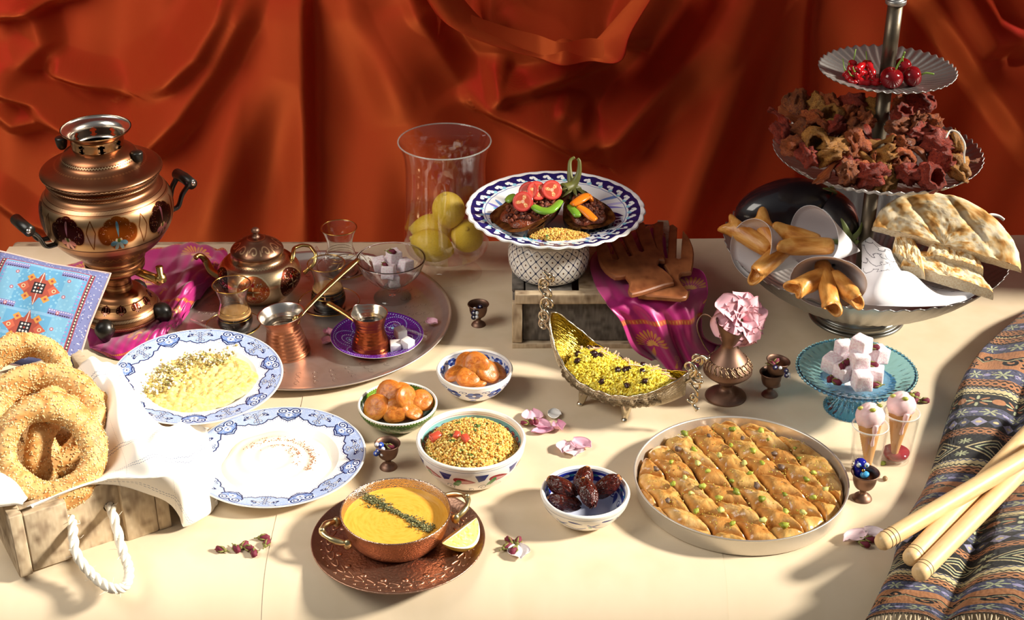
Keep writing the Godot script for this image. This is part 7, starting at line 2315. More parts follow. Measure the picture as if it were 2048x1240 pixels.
# ---------- baklava ----------
func baklava() -> void:
	var o := Vector3(0.2882, 0, 0.4747)
	var t := thing("baklava_pan", "large round aluminium baking pan with a low straight wall, full of baklava", "pan", o)
	var al := bump(mat("d6d0c6", 0.4, 0.75), Mt.fine, 0.01, 12.0)
	part("pan", Mb.new().lathe(rnd([Vector2(0.0001, 0), Vector2(0.127, 0), Vector2(0.1305, 0.003), Vector2(0.1335, 0.026), Vector2(0.1352, 0.0275), Vector2(0.1348, 0.0288), Vector2(0.1322, 0.0282), Vector2(0.129, 0.004), Vector2(0.126, 0.002), Vector2(0.0001, 0.002)], 0.0016), 120).mesh(), al, t)
	var mats := []
	for k in 4:
		var m := bump(mat(noise_tex(256, 0.016, [["985c26", "c28a44", "d8ac66", "e2c084"], ["a0662a", "c8964e", "dcb46e", "d2a258"], ["945622", "ba8040", "d09e5a", "dcb474"], ["9a602a", "c48e48", "e0bc80", "d4a660"]][k], 101 + k, 4), 0.24), noise_tex(256, 0.03, [], 105, 4), 0.12, 13.0)
		tri(m, 9.0)
		mats.append(m)
	var circ := PackedVector2Array()
	for k in 72:
		circ.append(Vector2(cos(TAU * k / 72), sin(TAU * k / 72)) * 0.1285)
	var e1 := Vector2(cos(deg_to_rad(17.0)), sin(deg_to_rad(17.0))) * 0.045
	var e2 := Vector2(cos(deg_to_rad(69.0)), sin(deg_to_rad(69.0))) * 0.0425
	var n := FastNoiseLite.new()
	n.seed = 5
	n.frequency = 0.03
	n.fractal_octaves = 3
	var found := []
	for i in range(-6, 7):
		for j in range(-6, 7):
			var c := e1 * i + e2 * j + Vector2(0.006, 0.002)
			var rh := PackedVector2Array([c - e1 / 2 - e2 / 2, c + e1 / 2 - e2 / 2, c + e1 / 2 + e2 / 2, c - e1 / 2 + e2 / 2])
			for k in 4:
				rh[k] += (c - rh[k]).normalized() * 0.0016
			for cut in Geometry2D.intersect_polygons(rh, circ):
				var ar := 0.0
				for k in cut.size():
					ar += cut[k].cross(cut[(k + 1) % cut.size()])
				if absf(ar) * 0.5 > 0.00012:
					found.append([i, j, cut, absf(ar) < 0.0026])
	var rows := {}
	for q in found:
		var key: int = q[1]
		rows[key] = rows.get(key, 0) + 1
	var seen := {}
	var ordn := ["first", "second", "third", "fourth", "fifth", "sixth", "seventh", "eighth", "ninth"]
	var keys := rows.keys()
	keys.sort()
	for q in found:
		seen[q[1]] = seen.get(q[1], -1) + 1
	var cnt := {}
	var lowest: int = keys[0]
	found.sort_custom(func(a, b): return a[1] < b[1] if a[1] != b[1] else a[0] < b[0])
	for q in found:
		var poly: PackedVector2Array = q[2]
		cnt[q[1]] = cnt.get(q[1], -1) + 1
		# denser outline
		var out := []
		for k in poly.size():
			var a := poly[k]
			var b := poly[(k + 1) % poly.size()]
			var m := maxi(1, int((b - a).length() / 0.004))
			for s in m:
				var w := a.lerp(b, float(s) / m)
				out.append(w + Vector2(n.get_noise_2d(w.x * 420.0, w.y * 420.0), n.get_noise_2d(w.y * 420.0 + 90.0, w.x * 420.0)) * 0.006 * smoothstep(0.128, 0.1, w.length()))
		var cen := Vector2.ZERO
		for w in out:
			cen += w / out.size()
		var rad := 0.0
		for w in out:
			rad = maxf(rad, (w - cen).length())
		var rings := [[1.0, 0.0], [1.0, 0.008], [0.98, 0.0125], [0.92, 0.0172], [0.8, 0.0213], [0.6, 0.0244], [0.4, 0.0259], [0.2, 0.0266], [0.0, 0.0268]]
		var p := PackedVector3Array()
		var uv := PackedVector2Array()
		var lift := R(-0.0015, 0.0012)
		for r in rings:
			for k in out.size() + 1:
				var w: Vector2 = cen + (out[k % out.size()] - cen) * r[0]
				var h: float = r[1] + (lift + 0.0035 * n.get_noise_2d(w.x * 1000.0, w.y * 1000.0) + 0.0012 * n.get_noise_2d(w.x * 5000.0, w.y * 2000.0) if r[1] > 0.01 else 0.0)
				if q[3]:
					h *= 0.86
				p.append(Vector3(w.x - cen.x, h, w.y - cen.y))
				uv.append(w * 8.0)
		var mb := Mb.new().grid(p, uv, out.size() + 1, rings.size())
		var cw := 0.0
		for k in out.size():
			cw += out[k].cross(out[(k + 1) % out.size()])
		if cw > 0.0:
			mb.ix.reverse()
		var k2: int = q[1] - lowest
		var what := "trimmed edge piece of baklava" if q[3] else "golden diamond of baklava"
		solo("baklava_piece", mb.mesh(), mats[rng.randi() % 4], "%s, %s from the left in the %s row from the back" % [what, ordn[mini(cnt[q[1]], 8)], ordn[mini(k2, 8)]], "baklava", o + Vector3(cen.x, 0.0024, cen.y), 0.0, "baklava pieces in the round pan")
	# pistachios
	var pf := func(d: Vector3) -> float: return 1.0 + 0.15 * sin(d.x * 5.0 + d.z * 3.0) + 0.1 * sin(d.y * 7.0)
	var pm := Mb.new().ball(Vector3.ZERO, Vector3(0.0056, 0.0034, 0.0043), 10, Basis(), pf).mesh()
	var cols := [mat("98a032", 0.5), mat("7a8426", 0.5), mat("c2c070", 0.5), mat("6a5446", 0.5), mat("a8b048", 0.5)]
	for k in 46:
		var a := k * 2.39996
		var r := 0.112 * sqrt((k + 0.5) / 46.0)
		var q := solo("pistachio_piece", pm, cols[k % 5], "%s pistachio scrap on the baklava, at %s o'clock %s" % [["green", "dark green", "pale green", "purple-brown", "bright green"][k % 5], ["three", "four", "five", "six", "seven", "eight", "nine", "ten", "eleven", "twelve", "one", "two"][posmod(roundi(a / TAU * 12.0), 12)], "near the rim" if r > 0.088 else "halfway out" if r > 0.055 else "near the centre"], "pistachio", o + Vector3(cos(a) * r + R(-0.006, 0.006), 0.0285 + R(-0.0015, 0.001), sin(a) * r + R(-0.006, 0.006)), R(0, TAU), "chopped pistachios on the baklava")
		q.scale = Vector3.ONE * R(0.5, 1.1)
		q.rotation.z = R(-0.5, 0.5)
	var dust := thing("pistachio_dust", "fine yellow-green pistachio crumbs dusted over the baklava", "crumbs", o)
	crumbs(dust, "crumbs", 500, func():
		var a := R(0, TAU)
		var r := 0.118 * sqrt(rng.randf())
		return Vector3(cos(a) * r, 0.0272 + R(-0.0012, 0.001), sin(a) * r), Vector2(0.0004, 0.001), ["b8a83a", "cabc54", "9a9a34", "d8c878"])

# ---------- three-tier stand ----------
func tiers() -> void:
	var o := Vector3(0.5264, 0, 0.0188)
	var t := thing("tiered_stand", "tall zinc three-tier stand with fluted dishes on one pole", "tiered stand", o)
	part("foot", Mb.new().lathe(sm([Vector2(0.071, 0.0), Vector2(0.0725, 0.002), Vector2(0.071, 0.005), Vector2(0.067, 0.0065), Vector2(0.0665, 0.011), Vector2(0.064, 0.014), Vector2(0.062, 0.022), Vector2(0.064, 0.032), Vector2(0.07, 0.037)], 4), 72).mesh(), mat("8d8d88", 0.28, 0.95), t)
	var dish := func(prof: Array, n: int, amp: float) -> void:
		var s := sm(prof, 5)
		var top := []
		for k in range(s.size() - 1, -1, -1):
			top.append(s[k] + Vector2(-0.0004, 0.0011))
		var rmax: float = prof[prof.size() - 1].x
		var md := func(q: Vector2, ang: float, f: float) -> Vector2:
			var e := smoothstep(rmax * 0.3, rmax, q.x)
			var c := cos(ang * n)
			return Vector2(q.x * (1.0 + 0.008 * e * c), q.y + amp * e * c)
		part("fluted_dish", Mb.new().lathe(s + top, n * 8, 1.0, md).mesh(), Mt.zinc, t)
	dish.call([Vector2(0.011, 0.036), Vector2(0.07, 0.037), Vector2(0.115, 0.049), Vector2(0.16, 0.078), Vector2(0.19, 0.105), Vector2(0.209, 0.126)], 62, 0.0022)
	dish.call([Vector2(0.0108, 0.247), Vector2(0.05, 0.2475), Vector2(0.09, 0.252), Vector2(0.12, 0.26), Vector2(0.138, 0.268), Vector2(0.1485, 0.2755)], 56, 0.0018)
	dish.call([Vector2(0.0106, 0.383), Vector2(0.035, 0.3835), Vector2(0.06, 0.387), Vector2(0.08, 0.3925), Vector2(0.0955, 0.3985)], 44, 0.0014)
	for q in [[0.037, 0.247], [0.247, 0.383], [0.383, 0.492]]:
		part("pole", Mb.new().lathe([Vector2(0.0001, q[0])] + rnd([Vector2(0.0105, q[0]), Vector2(0.0105, q[1])], 0.001) + [Vector2(0.0001, q[1])], 24).mesh(), bump(mat("6a5f50", 0.4, 0.85), Mt.noise, 0.03, 9.0), t)
	part("collar", Mb.new().lathe(sm([Vector2(0.0105, 0.491), Vector2(0.014, 0.493), Vector2(0.014, 0.499), Vector2(0.0108, 0.501), Vector2(0.01, 0.54), Vector2(0.012, 0.545), Vector2(0.0001, 0.55)], 3), 24).mesh(), Mt.zinc, t)
	# chillies and cherry peppers on the top tier
	var red := mat("a31218", 0.16)
	var chm := mat("6e0c12", 0.1)
	var gs := mat("7a9a3a", 0.5)
	var ch := [["curled red chilli at the back left of the top tier, its long stem standing up", [Vector3(0.4785, 0.405, 0.0134), Vector3(0.4743, 0.4, 0.0239), Vector3(0.4784, 0.395, 0.0342), Vector3(0.4866, 0.391, 0.0508)]],
		["red chilli lying along the left front of the top tier", [Vector3(0.4661, 0.397, 0.0316), Vector3(0.4694, 0.393, 0.0386), Vector3(0.4725, 0.391, 0.0489), Vector3(0.4796, 0.39, 0.052)]],
		["red chilli across the middle of the chilli heap on the top tier", [Vector3(0.4767, 0.404, 0.0445), Vector3(0.4857, 0.407, 0.0329), Vector3(0.4986, 0.406, 0.0141), Vector3(0.505, 0.402, 0.0092)]],
		["red chilli pointing at the pole on the top tier", [Vector3(0.4973, 0.406, 0.0242), Vector3(0.5004, 0.4, 0.0397), Vector3(0.5037, 0.394, 0.0471), Vector3(0.512, 0.391, 0.0489)]],
		["red chilli lowest at the front of the heap on the top tier", [Vector3(0.4762, 0.394, 0.0315), Vector3(0.4845, 0.39, 0.0482), Vector3(0.4983, 0.389, 0.0494), Vector3(0.5134, 0.388, 0.0506)]],
		["red chilli hidden in the middle of the heap on the top tier", [Vector3(0.4743, 0.398, 0.0461), Vector3(0.4851, 0.4, 0.0397), Vector3(0.4952, 0.397, 0.0395), Vector3(0.4925, 0.393, 0.0484)]]]
	for q in ch:
		var pts: Array = q[1]
		var a: Vector3 = pts[0]
		for k in pts.size(): pts[k] -= a
		var c := thing("red_chilli", q[0], "chilli", a, 0.0, "red chillies on the top tier")
		part("pod", Mb.new().tube(sm(pts, 6), func(f: float) -> float: return 0.0052 * pow(1.0 - f, 0.6) + 0.0012 + 0.0008 * sin(f * 25.0), 10).mesh(), red, c)
		var d: Vector3 = (pts[0] - pts[1]).normalized()
		part("stem", Mb.new().tube([Vector3.ZERO, d * 0.006 + Vector3(0, 0.003, 0), d * 0.012 + Vector3(0, 0.012, 0)], [0.0016, 0.001, 0.0007], 6).mesh(), gs, c)
	for q in [["largest round red cherry pepper, at the front of the top tier", Vector3(0.5236, 0.3995, 0.0578), 23.0, Vector3(0.25, 0.8, 0.1)], ["round red cherry pepper at the right of the top tier, its stem to the right", Vector3(0.5546, 0.3985, 0.0493), 20.5, Vector3(0.95, 0.3, 0.2)], ["round red cherry pepper behind the other two, beside the pole", Vector3(0.5485, 0.4, 0.0139), 18.0, Vector3(-0.2, 0.9, 0.4)]]:
		var r: float = q[2] * 0.000695
		var c := thing("cherry_pepper", q[0], "pepper", q[1], 0.0, "cherry peppers on the top tier")
		var ax: Vector3 = q[3].normalized()
		part("fruit", Mb.new().ball(Vector3.ZERO, Vector3(r, r * 0.95, r), 28, Basis(Quaternion(Vector3.UP, ax)), func(d: Vector3) -> float: return 1.0 - 0.12 * pow(maxf(d.y, 0.0), 8.0) + 0.02 * cos(atan2(d.z, d.x) * 3.0)).mesh(), chm, c)
		part("stem", Mb.new().tube(sm([ax * r * 0.84, ax * r * 1.3 + Vector3(0, 0.001, 0), ax * r * 1.9 + Vector3(0.002, -0.002 if ax.x > 0.5 else 0.004, 0.002)], 5), 0.0013, 7).mesh(), gs, c)
	dried_peppers(o)
	third_tier(o)

func dried_peppers(o: Vector3) -> void:
	var mats := []
	var ramps := [["6a220c", "9a3e18", "c06a2e", "843212"], ["5a140c", "8a2414", "a83c20", "6c1a10"], ["7a4418", "a86a28", "c48e44", "90541e"], ["4e1e0e", "823a18", "a25c28", "6c2a12"]]
	for k in 4:
		var m := bump(mat(noise_tex(128, 0.05, ramps[k], 140 + k, 4), 0.5), Mt.fine, 0.14)
		m.uv1_scale = Vector3(5, 4, 1)
		mats.append(m)
	var meshes := []
	for k in 9:
		var n := FastNoiseLite.new()
		n.seed = 20 + k
		n.frequency = 0.9
		n.fractal_octaves = 3
		var mb := Mb.new()
		var kind := k % 3
		if kind == 0:   # open mouthed cup
			var pr := sm([Vector2(0.0001, -0.019), Vector2(0.009, -0.018), Vector2(0.0165, -0.009), Vector2(0.0185, 0.003), Vector2(0.0165, 0.012), Vector2(0.0145, 0.0165), Vector2(0.0115, 0.017), Vector2(0.0095, 0.011), Vector2(0.009, -0.002), Vector2(0.0001, -0.008)], 3)
			mb.lathe(pr, 30, 1.0, func(q: Vector2, a: float, f: float) -> Vector2:
				var w := n.get_noise_3d(cos(a) * 1.6, sin(a) * 1.6, q.y * 90.0)
				return Vector2(q.x * (1.0 + 0.38 * w + 0.14 * cos(a * 2.0)), q.y + 0.005 * n.get_noise_2d(cos(a) * 1.2 + 7.0, sin(a) * 1.2)))
		elif kind == 1:   # crumpled pod
			mb.ball(Vector3.ZERO, Vector3(0.0155, 0.021, 0.0125), 30, Basis(), func(d: Vector3) -> float: return 1.0 + 0.7 * n.get_noise_3dv(d * 1.5) + 0.2 * n.get_noise_3dv(d * 4.5) + 0.12 * sin(atan2(d.z, d.x) * 5.0 + k) * (1.0 - d.y * d.y))
		else:   # narrow twisted strip
			mb.tube(sm([Vector3(0.002, -0.026, 0), Vector3(-0.003, -0.01, 0.002), Vector3(0.002, 0.01, -0.002), Vector3(-0.002, 0.025, 0.003)], 7), func(f: float) -> float: return 0.0088 * (0.75 + 0.35 * sin(f * 9.0 + k)) * (0.55 + 0.45 * sin(PI * clampf(f, 0.05, 0.95))), 16, true, 0.6)
			for i in mb.v.size():
				mb.v[i] *= 1.0 + 0.3 * n.get_noise_3dv(mb.v[i] * 110.0)
		meshes.append(mb.mesh())
	var rows := [   # y, height, x from, x to, how many: front row first
		[374, 0.286, 1690, 1848, 5, "front row"], [352, 0.291, 1645, 1915, 8, "second row"], [324, 0.302, 1612, 1925, 9, "third row"], [298, 0.314, 1588, 1915, 9, "fourth row"],
		[270, 0.322, 1566, 1735, 6, "fifth row left of pole"], [272, 0.324, 1796, 1896, 3, "fifth row right of pole"], [243, 0.33, 1556, 1732, 6, "sixth row left of pole"], [243, 0.334, 1800, 1872, 3, "sixth row right of pole"], [216, 0.334, 1592, 1738, 5, "back row left of pole"], [210, 0.338, 1806, 1846, 2, "back row right of pole"]]
	var looks := ["open-mouthed dried pepper", "crumpled dried pepper", "narrow twisted dried pepper"]
	var tones := ["orange-brown", "dark red", "yellow-brown", "brown"]
	var ordn := ["first", "second", "third", "fourth", "fifth", "sixth", "seventh", "eighth", "ninth"]
	var cen := o + Vector3(0, 0.3, 0)
	var anch := {"front row": [Vector3(0.4623, 0.288, 0.1415), Vector3(0.5654, 0.288, 0.1448)], "second row": [Vector3(0.4334, 0.292, 0.117), Vector3(0.6112, 0.292, 0.1237)], "third row": [Vector3(0.4115, 0.302, 0.1021), Vector3(0.6195, 0.302, 0.1124)], "fourth row": [Vector3(0.3947, 0.314, 0.0881), Vector3(0.613, 0.314, 0.0986)], "fifth row left of pole": [Vector3(0.3824, 0.322, 0.0643), Vector3(0.498, 0.322, 0.0643)], "fifth row right of pole": [Vector3(0.543, 0.324, 0.0654), Vector3(0.6039, 0.324, 0.0798)], "sixth row left of pole": [Vector3(0.3789, 0.328, 0.0385), Vector3(0.4995, 0.332, 0.0409)], "sixth row right of pole": [Vector3(0.5476, 0.334, 0.0458), Vector3(0.5905, 0.334, 0.0605)], "back row left of pole": [Vector3(0.4107, 0.33, -0.0018), Vector3(0.5113, 0.336, 0.0017)], "back row right of pole": [Vector3(0.5626, 0.338, -0.0048), Vector3(0.5857, 0.338, 0.0068)]}
	var idx := 0
	for r in rows:
		var ends: Array = anch[r[5]]
		for k in r[4]:
			var p: Vector3 = (ends[0] as Vector3).lerp(ends[1], (k + 0.0) / maxf(r[4] - 1, 1)) + Vector3(R(-0.004, 0.004), R(-0.004, 0.004), R(-0.005, 0.005))
			var kind: int = [0, 1, 4, 7, 2, 1, 4, 5, 7, 3, 1, 8][rng.randi() % 12]
			var tone := rng.randi() % 4
			var s := solo("dried_pepper", meshes[kind], mats[tone], "%s %s, %s from left, %s of heap" % [tones[tone], looks[kind % 3], ordn[k], r[5]], "dried pepper", p, 0.0, "dried peppers on the middle tier")
			var out := (p - cen).normalized() + Vector3(0, 0.5, 0.4) + Vector3(R(-0.7, 0.7), R(-0.5, 0.5), R(-0.6, 0.6))
			if kind % 3 != 0:
				out = Vector3(R(-1, 1), R(-0.7, 0.7), R(-0.6, 0.6)) + Vector3(0.01, 0, 0)
			s.basis = Basis(Quaternion(Vector3.UP, out.normalized())) * Basis(Vector3.UP, R(0, TAU)) * Basis.from_scale(Vector3.ONE * R(0.86, 1.1))
			idx += 1
	# hidden middle of the heap
	var sp := [Vector3(0.5859, 0.345, 0.1403), Vector3(0.5922, 0.352, 0.1327), Vector3(0.6008, 0.352, 0.1362), Vector3(0.6073, 0.345, 0.1437), Vector3(0.6098, 0.338, 0.1512), Vector3(0.6102, 0.325, 0.1516), Vector3(0.6135, 0.312, 0.1487)]
	for k in range(1, sp.size()): sp[k] -= sp[0]
	var at: Vector3 = sp[0]
	sp[0] = Vector3.ZERO
	solo("white_string", Mb.new().tube(sm(sp, 6), 0.0013, 6).mesh(), mat("e8e0d4", 0.9), "loop of white string on the dried peppers at the right of the middle tier", "string", at)

func flatbread(label: String, A: Vector3, B: Vector3, T: Vector3, th: float, sd: int, m: Material, crumb: Material) -> void:   # half a round loaf: cut from A to B, its crust apex at T
	var c := (A + B) / 2.0
	var e1 := (B - A) / 2.0
	var e2 := T - c
	var nn := e2.cross(e1).normalized()
	if nn.y < 0.0:
		nn = -nn
	var n := FastNoiseLite.new()
	n.seed = sd
	n.frequency = 1.4
	var t := thing("flatbread_piece", label, "bread", c, 0.0, "torn flatbread on the bottom tier")
	var gr := 0.32 if sd == 1 else 0.12
	var pt := func(x: float, y: float, s: float) -> Vector3:
		var rr := minf(sqrt(x * x + y * y), 1.0)
		var edge := pow(maxf(1.0 - pow(rr, 5.0), 0.0), 0.5)
		var g := 1.0 - gr * exp(-pow(sin((x * 1.5 + y * 1.3) * PI * 0.9) / 0.24, 2.0)) - gr * exp(-pow(sin((x * 1.5 - y * 1.3) * PI * 0.9 + 0.8) / 0.24, 2.0))
		var h := th * (0.5 + 0.5 * edge * g + 0.14 * n.get_noise_2d(x * 2.0, y * 2.0)) * (1.0 if s > 0.0 else 0.0)
		if rr > 0.995 and s > 0.0:
			h = th * 0.25
		return e1 * x * (1.0 + 0.03 * n.get_noise_2d(y * 3.0, 2.0)) + e2 * y + nn * h
	var top := func(u: float, v: float) -> Vector3:
		var a := PI * u
		var y := sin(a) * v
		return pt.call(-cos(a) * v, y, 1.0)
	var flip := e1.cross(e2).dot(nn) > 0.0
	part("crust", Mb.new().fn(60, 30, top, not flip, 3.0, 2.0).mesh(), m, t)
	var side := func(u: float, v: float) -> Vector3:
		var a := PI * u
		return pt.call(-cos(a), sin(a), 1.0) - nn * th * 0.25 * v
	part("crust_edge", Mb.new().fn(60, 4, side, flip, 3.0, 0.3).mesh(), m, t)
	var cut := func(u: float, v: float) -> Vector3:
		var x := -1.0 + 2.0 * u
		var p: Vector3 = pt.call(x, 0.0, 1.0)
		var q: Vector3 = pt.call(x, 0.0, -1.0)
		return p.lerp(q, v) + e2.normalized() * 0.0018 * n.get_noise_2d(u * 20.0, v * 5.0)
	part("cut_face", Mb.new().fn(60, 6, cut, flip, 6.0, 0.6).mesh(), crumb, t)

func third_tier(o: Vector3) -> void:
	# whole aubergines
	var skin := mat("120a12", 0.1)
	skin.clearcoat_enabled = true
	skin.clearcoat = 0.6
	for q in [["big glossy black aubergine lying at the back left of the bottom tier", Vector3(0.4177, 0.165, -0.0253), Vector3(0.9, 0.16, -0.1), 0.085, 0.043], ["glossy black aubergine just left of the pole on the bottom tier", Vector3(0.4828, 0.15, -0.0115), Vector3(0.25, -0.2, 0.75), 0.062, 0.036]]:
		var u: Vector3 = q[2].normalized()
		var x := u.cross(Vector3(0, 1, 0.3)).normalized()
		var t := thing("aubergine", q[0], "aubergine", q[1], 0.0, "whole aubergines on the bottom tier")
		t.basis = Basis(x, u, x.cross(u))
		var ln: float = q[3]
		var rr: float = q[4]
		part("fruit", Mb.new().ball(Vector3.ZERO, Vector3(rr, ln, rr), 36, Basis(), func(d: Vector3) -> float: return 1.0 - 0.2 * maxf(d.y, 0.0)).mesh(), skin, t)
		var cal := Mb.new()
		for k in 5:
			var a := k * TAU / 5
			cal.tube(sm([Vector3(0, ln * 0.82, 0), Vector3(cos(a) * 0.016, ln * 0.8, sin(a) * 0.016), Vector3(cos(a) * 0.028, ln * 0.66, sin(a) * 0.028), Vector3(cos(a) * 0.034, ln * 0.55, sin(a) * 0.034)], 3), func(f: float) -> float: return 0.007 * (1.0 - f) + 0.0008, 8, true, 0.4)
		part("calyx", cal.mesh(), mat("5f6a34", 0.5), t)
	# paper cones and spring rolls
	var paper := mat("e9e4e6", 0.7)
	paper.backlight_enabled = true
	paper.backlight = Color(0.2, 0.2, 0.2)
	var cone := func(label: String, M: Vector3, d: Vector3, L: float, rx: float, ry: float, roll: float) -> void:
		var ax := d.normalized()
		var x := ax.cross(Vector3.UP).normalized()
		var y := x.cross(ax)
		var f := func(u: float, v: float) -> Vector3:
			var a := u * TAU * 1.04 + roll
			var lip := 0.2 * pow(maxf(cos(a - roll - 0.4), 0.0), 1.3)
			var rim := (x * cos(a) * rx + y * sin(a) * ry) * (1.0 + 0.02 * u)
			var vv := v * (1.0 + lip * 0.7)
			return ax * L * (1.0 - vv) + rim * vv
		solo("paper_cone", Mb.new().sheet(48, 14, f, 0.0006).mesh(), paper, label, "paper cone", M, 0.0, "white paper cones of fried rolls")
	cone.call("left white paper cone of fried rolls on the bottom tier", Vector3(0.3495, 0.152, 0.0945), Vector3(0.8, -0.3, -0.35), 0.12, 0.034, 0.042, 2.6)
	cone.call("middle white paper cone of fried rolls, its point to the right", Vector3(0.4328, 0.166, 0.0872), Vector3(0.72, -0.42, -0.5), 0.115, 0.046, 0.04, 1.2)
	cone.call("front white paper cone, its mouth of fried rolls facing out", Vector3(0.4357, 0.152, 0.1947), Vector3(0.25, -0.2, -0.85), 0.11, 0.051, 0.036, 0.9)
	var rm := bump(mat(noise_tex(256, 0.02, ["a05a1e", "c88438", "dca256", "cf9044"], 161, 4), 0.4), Mt.noise, 0.08)
	rm.uv1_scale = Vector3(1, 1, 1)
	var roll := func(label: String, a: Vector3, b: Vector3, r: float, sd: int) -> void:
		var n := FastNoiseLite.new()
		n.seed = sd
		n.frequency = 1.0
		var L := (b - a).length()
		var pr := sm([Vector2(0.0001, 0.012), Vector2(r * 0.45, 0.009), Vector2(r * 0.6, 0.004), Vector2(r * 0.78, 0.0), Vector2(r * 0.98, 0.003), Vector2(r, 0.012), Vector2(r * 1.04, L * 0.4), Vector2(r, L * 0.8), Vector2(r * 0.8, L * 0.97), Vector2(0.0001, L)], 4)
		var mb := Mb.new().lathe(pr, 28, 1.0, func(q: Vector2, an: float, f: float) -> Vector2:
			var e := 1.0 - smoothstep(0.0, 0.02, q.y)
			return Vector2(q.x * (1.0 + 0.08 * n.get_noise_3d(cos(an) * 1.0, sin(an) * 1.0, q.y * 40.0) + e * 0.3 * cos(an * 2.0 + sd)), q.y - 0.006 * e * cos(an * 2.0 + sd + 0.4) * q.x / r))
		var dd := (b - a).normalized()
		var x := dd.cross(Vector3(0.2, 1, 0.1)).normalized()
		var s := solo("fried_roll", mb.mesh(), rm, label, "fried roll", a, 0.0, "fried pastry rolls on the bottom tier")
		s.basis = Basis(x, dd, x.cross(dd))
	roll.call("fried roll pointing up left out of the left paper cone", Vector3(0.314, 0.168, 0.0406), Vector3(0.3728, 0.15, 0.0938), 0.0135, 1)
	roll.call("fried roll standing steeply at the right of the left paper cone", Vector3(0.3585, 0.178, 0.0361), Vector3(0.3884, 0.146, 0.1064), 0.0135, 2)
	roll.call("fried roll low in the left paper cone, pointing down left", Vector3(0.3403, 0.143, 0.1557), Vector3(0.4034, 0.152, 0.0722), 0.013, 3)
	roll.call("fried roll at the back of the middle paper cone", Vector3(0.3775, 0.177, 0.0803), Vector3(0.4406, 0.166, 0.1), 0.0125, 4)
	roll.call("fried roll at the front of the middle paper cone", Vector3(0.3788, 0.166, 0.111), Vector3(0.4589, 0.166, 0.1094), 0.0125, 5)
	roll.call("fried roll at the left of the front paper cone", Vector3(0.3862, 0.15, 0.2112), Vector3(0.447, 0.15, 0.1599), 0.0135, 6)
	roll.call("long fried roll in the middle of the front paper cone, hanging over the rim", Vector3(0.4336, 0.14, 0.2467), Vector3(0.4369, 0.156, 0.1426), 0.0125, 7)
	roll.call("fried roll at the right of the front paper cone", Vector3(0.4714, 0.144, 0.2316), Vector3(0.4462, 0.152, 0.1711), 0.0125, 8)
	# napkin and torn bread
	var rows := [
		[Vector3(0.528, 0.12, -0.018), Vector3(0.5337, 0.15, 0.0747), Vector3(0.5541, 0.14, 0.1026), Vector3(0.5907, 0.12, 0.1262), Vector3(0.6642, 0.128, 0.1411)],
		[Vector3(0.5091, 0.128, 0.0795), Vector3(0.5194, 0.156, 0.1457), Vector3(0.5496, 0.15, 0.1524), Vector3(0.5942, 0.125, 0.1623), Vector3(0.6688, 0.128, 0.1634)],
		[Vector3(0.4933, 0.126, 0.1523), Vector3(0.5111, 0.146, 0.1776), Vector3(0.55, 0.152, 0.1682), Vector3(0.5933, 0.13, 0.2034), Vector3(0.6365, 0.128, 0.1926)],
		[Vector3(0.4842, 0.125, 0.1915), Vector3(0.5048, 0.14, 0.2044), Vector3(0.547, 0.142, 0.1965), Vector3(0.5919, 0.13, 0.2148), Vector3(0.6042, 0.129, 0.2101)],
		[Vector3(0.4868, 0.124, 0.2068), Vector3(0.5116, 0.1285, 0.2177), Vector3(0.5522, 0.1285, 0.2206), Vector3(0.592, 0.1285, 0.2177), Vector3(0.5975, 0.128, 0.2154)]]
	var pf := patch(rows)
	var f := func(u: float, v: float) -> Vector3:
		var p: Vector3 = pf.call(u, v)
		p.y += 0.003 * sin(u * 19.0 + v * 7.0) * (1.0 - v) + 0.0025 * sin(v * 13.0 + u * 3.0) * (1.0 - v)
		return p
	var nc := Cv.new(256, 256, Color("e8e6ea"))
	for k in 14:
		var pts := []
		for j in 12:
			pts.append(Vector2(R(0, 20) + j * 6.0 + (k % 4) * 60, 20 + (k / 4) * 22 + 7 * sin(j * 0.9 + k)))
		nc.line(pts, 1.6, Color("6a6870"))
	solo("napkin", Mb.new().sheet(40, 40, f, -0.001).mesh(), mat(nc.tex(), 0.9), "white cloth napkin with thin dark scribbled print under the torn bread", "napkin")
	var crust := bump(mat(noise_tex(256, 0.007, ["b0742e", "dcae6c", "efdab0", "f2e2c4", "e2bc80"], 171, 3), 0.6), Mt.noise, 0.03)
	var crumb := bump(mat(noise_tex(128, 0.06, ["d8b888", "ecd8b4", "f2e6cc"], 172, 3), 0.85), Mt.fine, 0.12)
	flatbread("large half of a golden flatbread on top, leaning against the napkin", Vector3(0.5287, 0.158, 0.0451), Vector3(0.7105, 0.152, 0.1637), Vector3(0.6409, 0.205, 0.0353), 0.022, 1, crust, crumb)
	flatbread("piece of flatbread at the lower right, resting on the napkin", Vector3(0.5503, 0.138, 0.1372), Vector3(0.6658, 0.128, 0.1998), Vector3(0.614, 0.142, 0.1065), 0.018, 2, crust, crumb)
	flatbread("thick cut wedge of flatbread between the big half and the lowest piece", Vector3(0.5872, 0.146, 0.1265), Vector3(0.6607, 0.14, 0.1605), Vector3(0.6332, 0.15, 0.0827), 0.02, 3, crust, crumb)
	flatbread("torn end of flatbread at the left, showing under the big half", Vector3(0.5469, 0.14, 0.1026), Vector3(0.5793, 0.14, 0.1635), Vector3(0.5772, 0.15, 0.0586), 0.018, 4, crust, crumb)
	var s0 := Vector3(0.6962, 0.165, 0.0228)
	solo("cotton_thread", Mb.new().tube(sm([Vector3.ZERO, Vector3(0.7046, 0.172, 0.0203) - s0, Vector3(0.717, 0.17, 0.0196) - s0, Vector3(0.725, 0.166, 0.0248) - s0], 5), 0.0024, 7).mesh(), mat("efe8e2", 0.9), "frayed white cotton thread end above the large flatbread", "thread", s0)

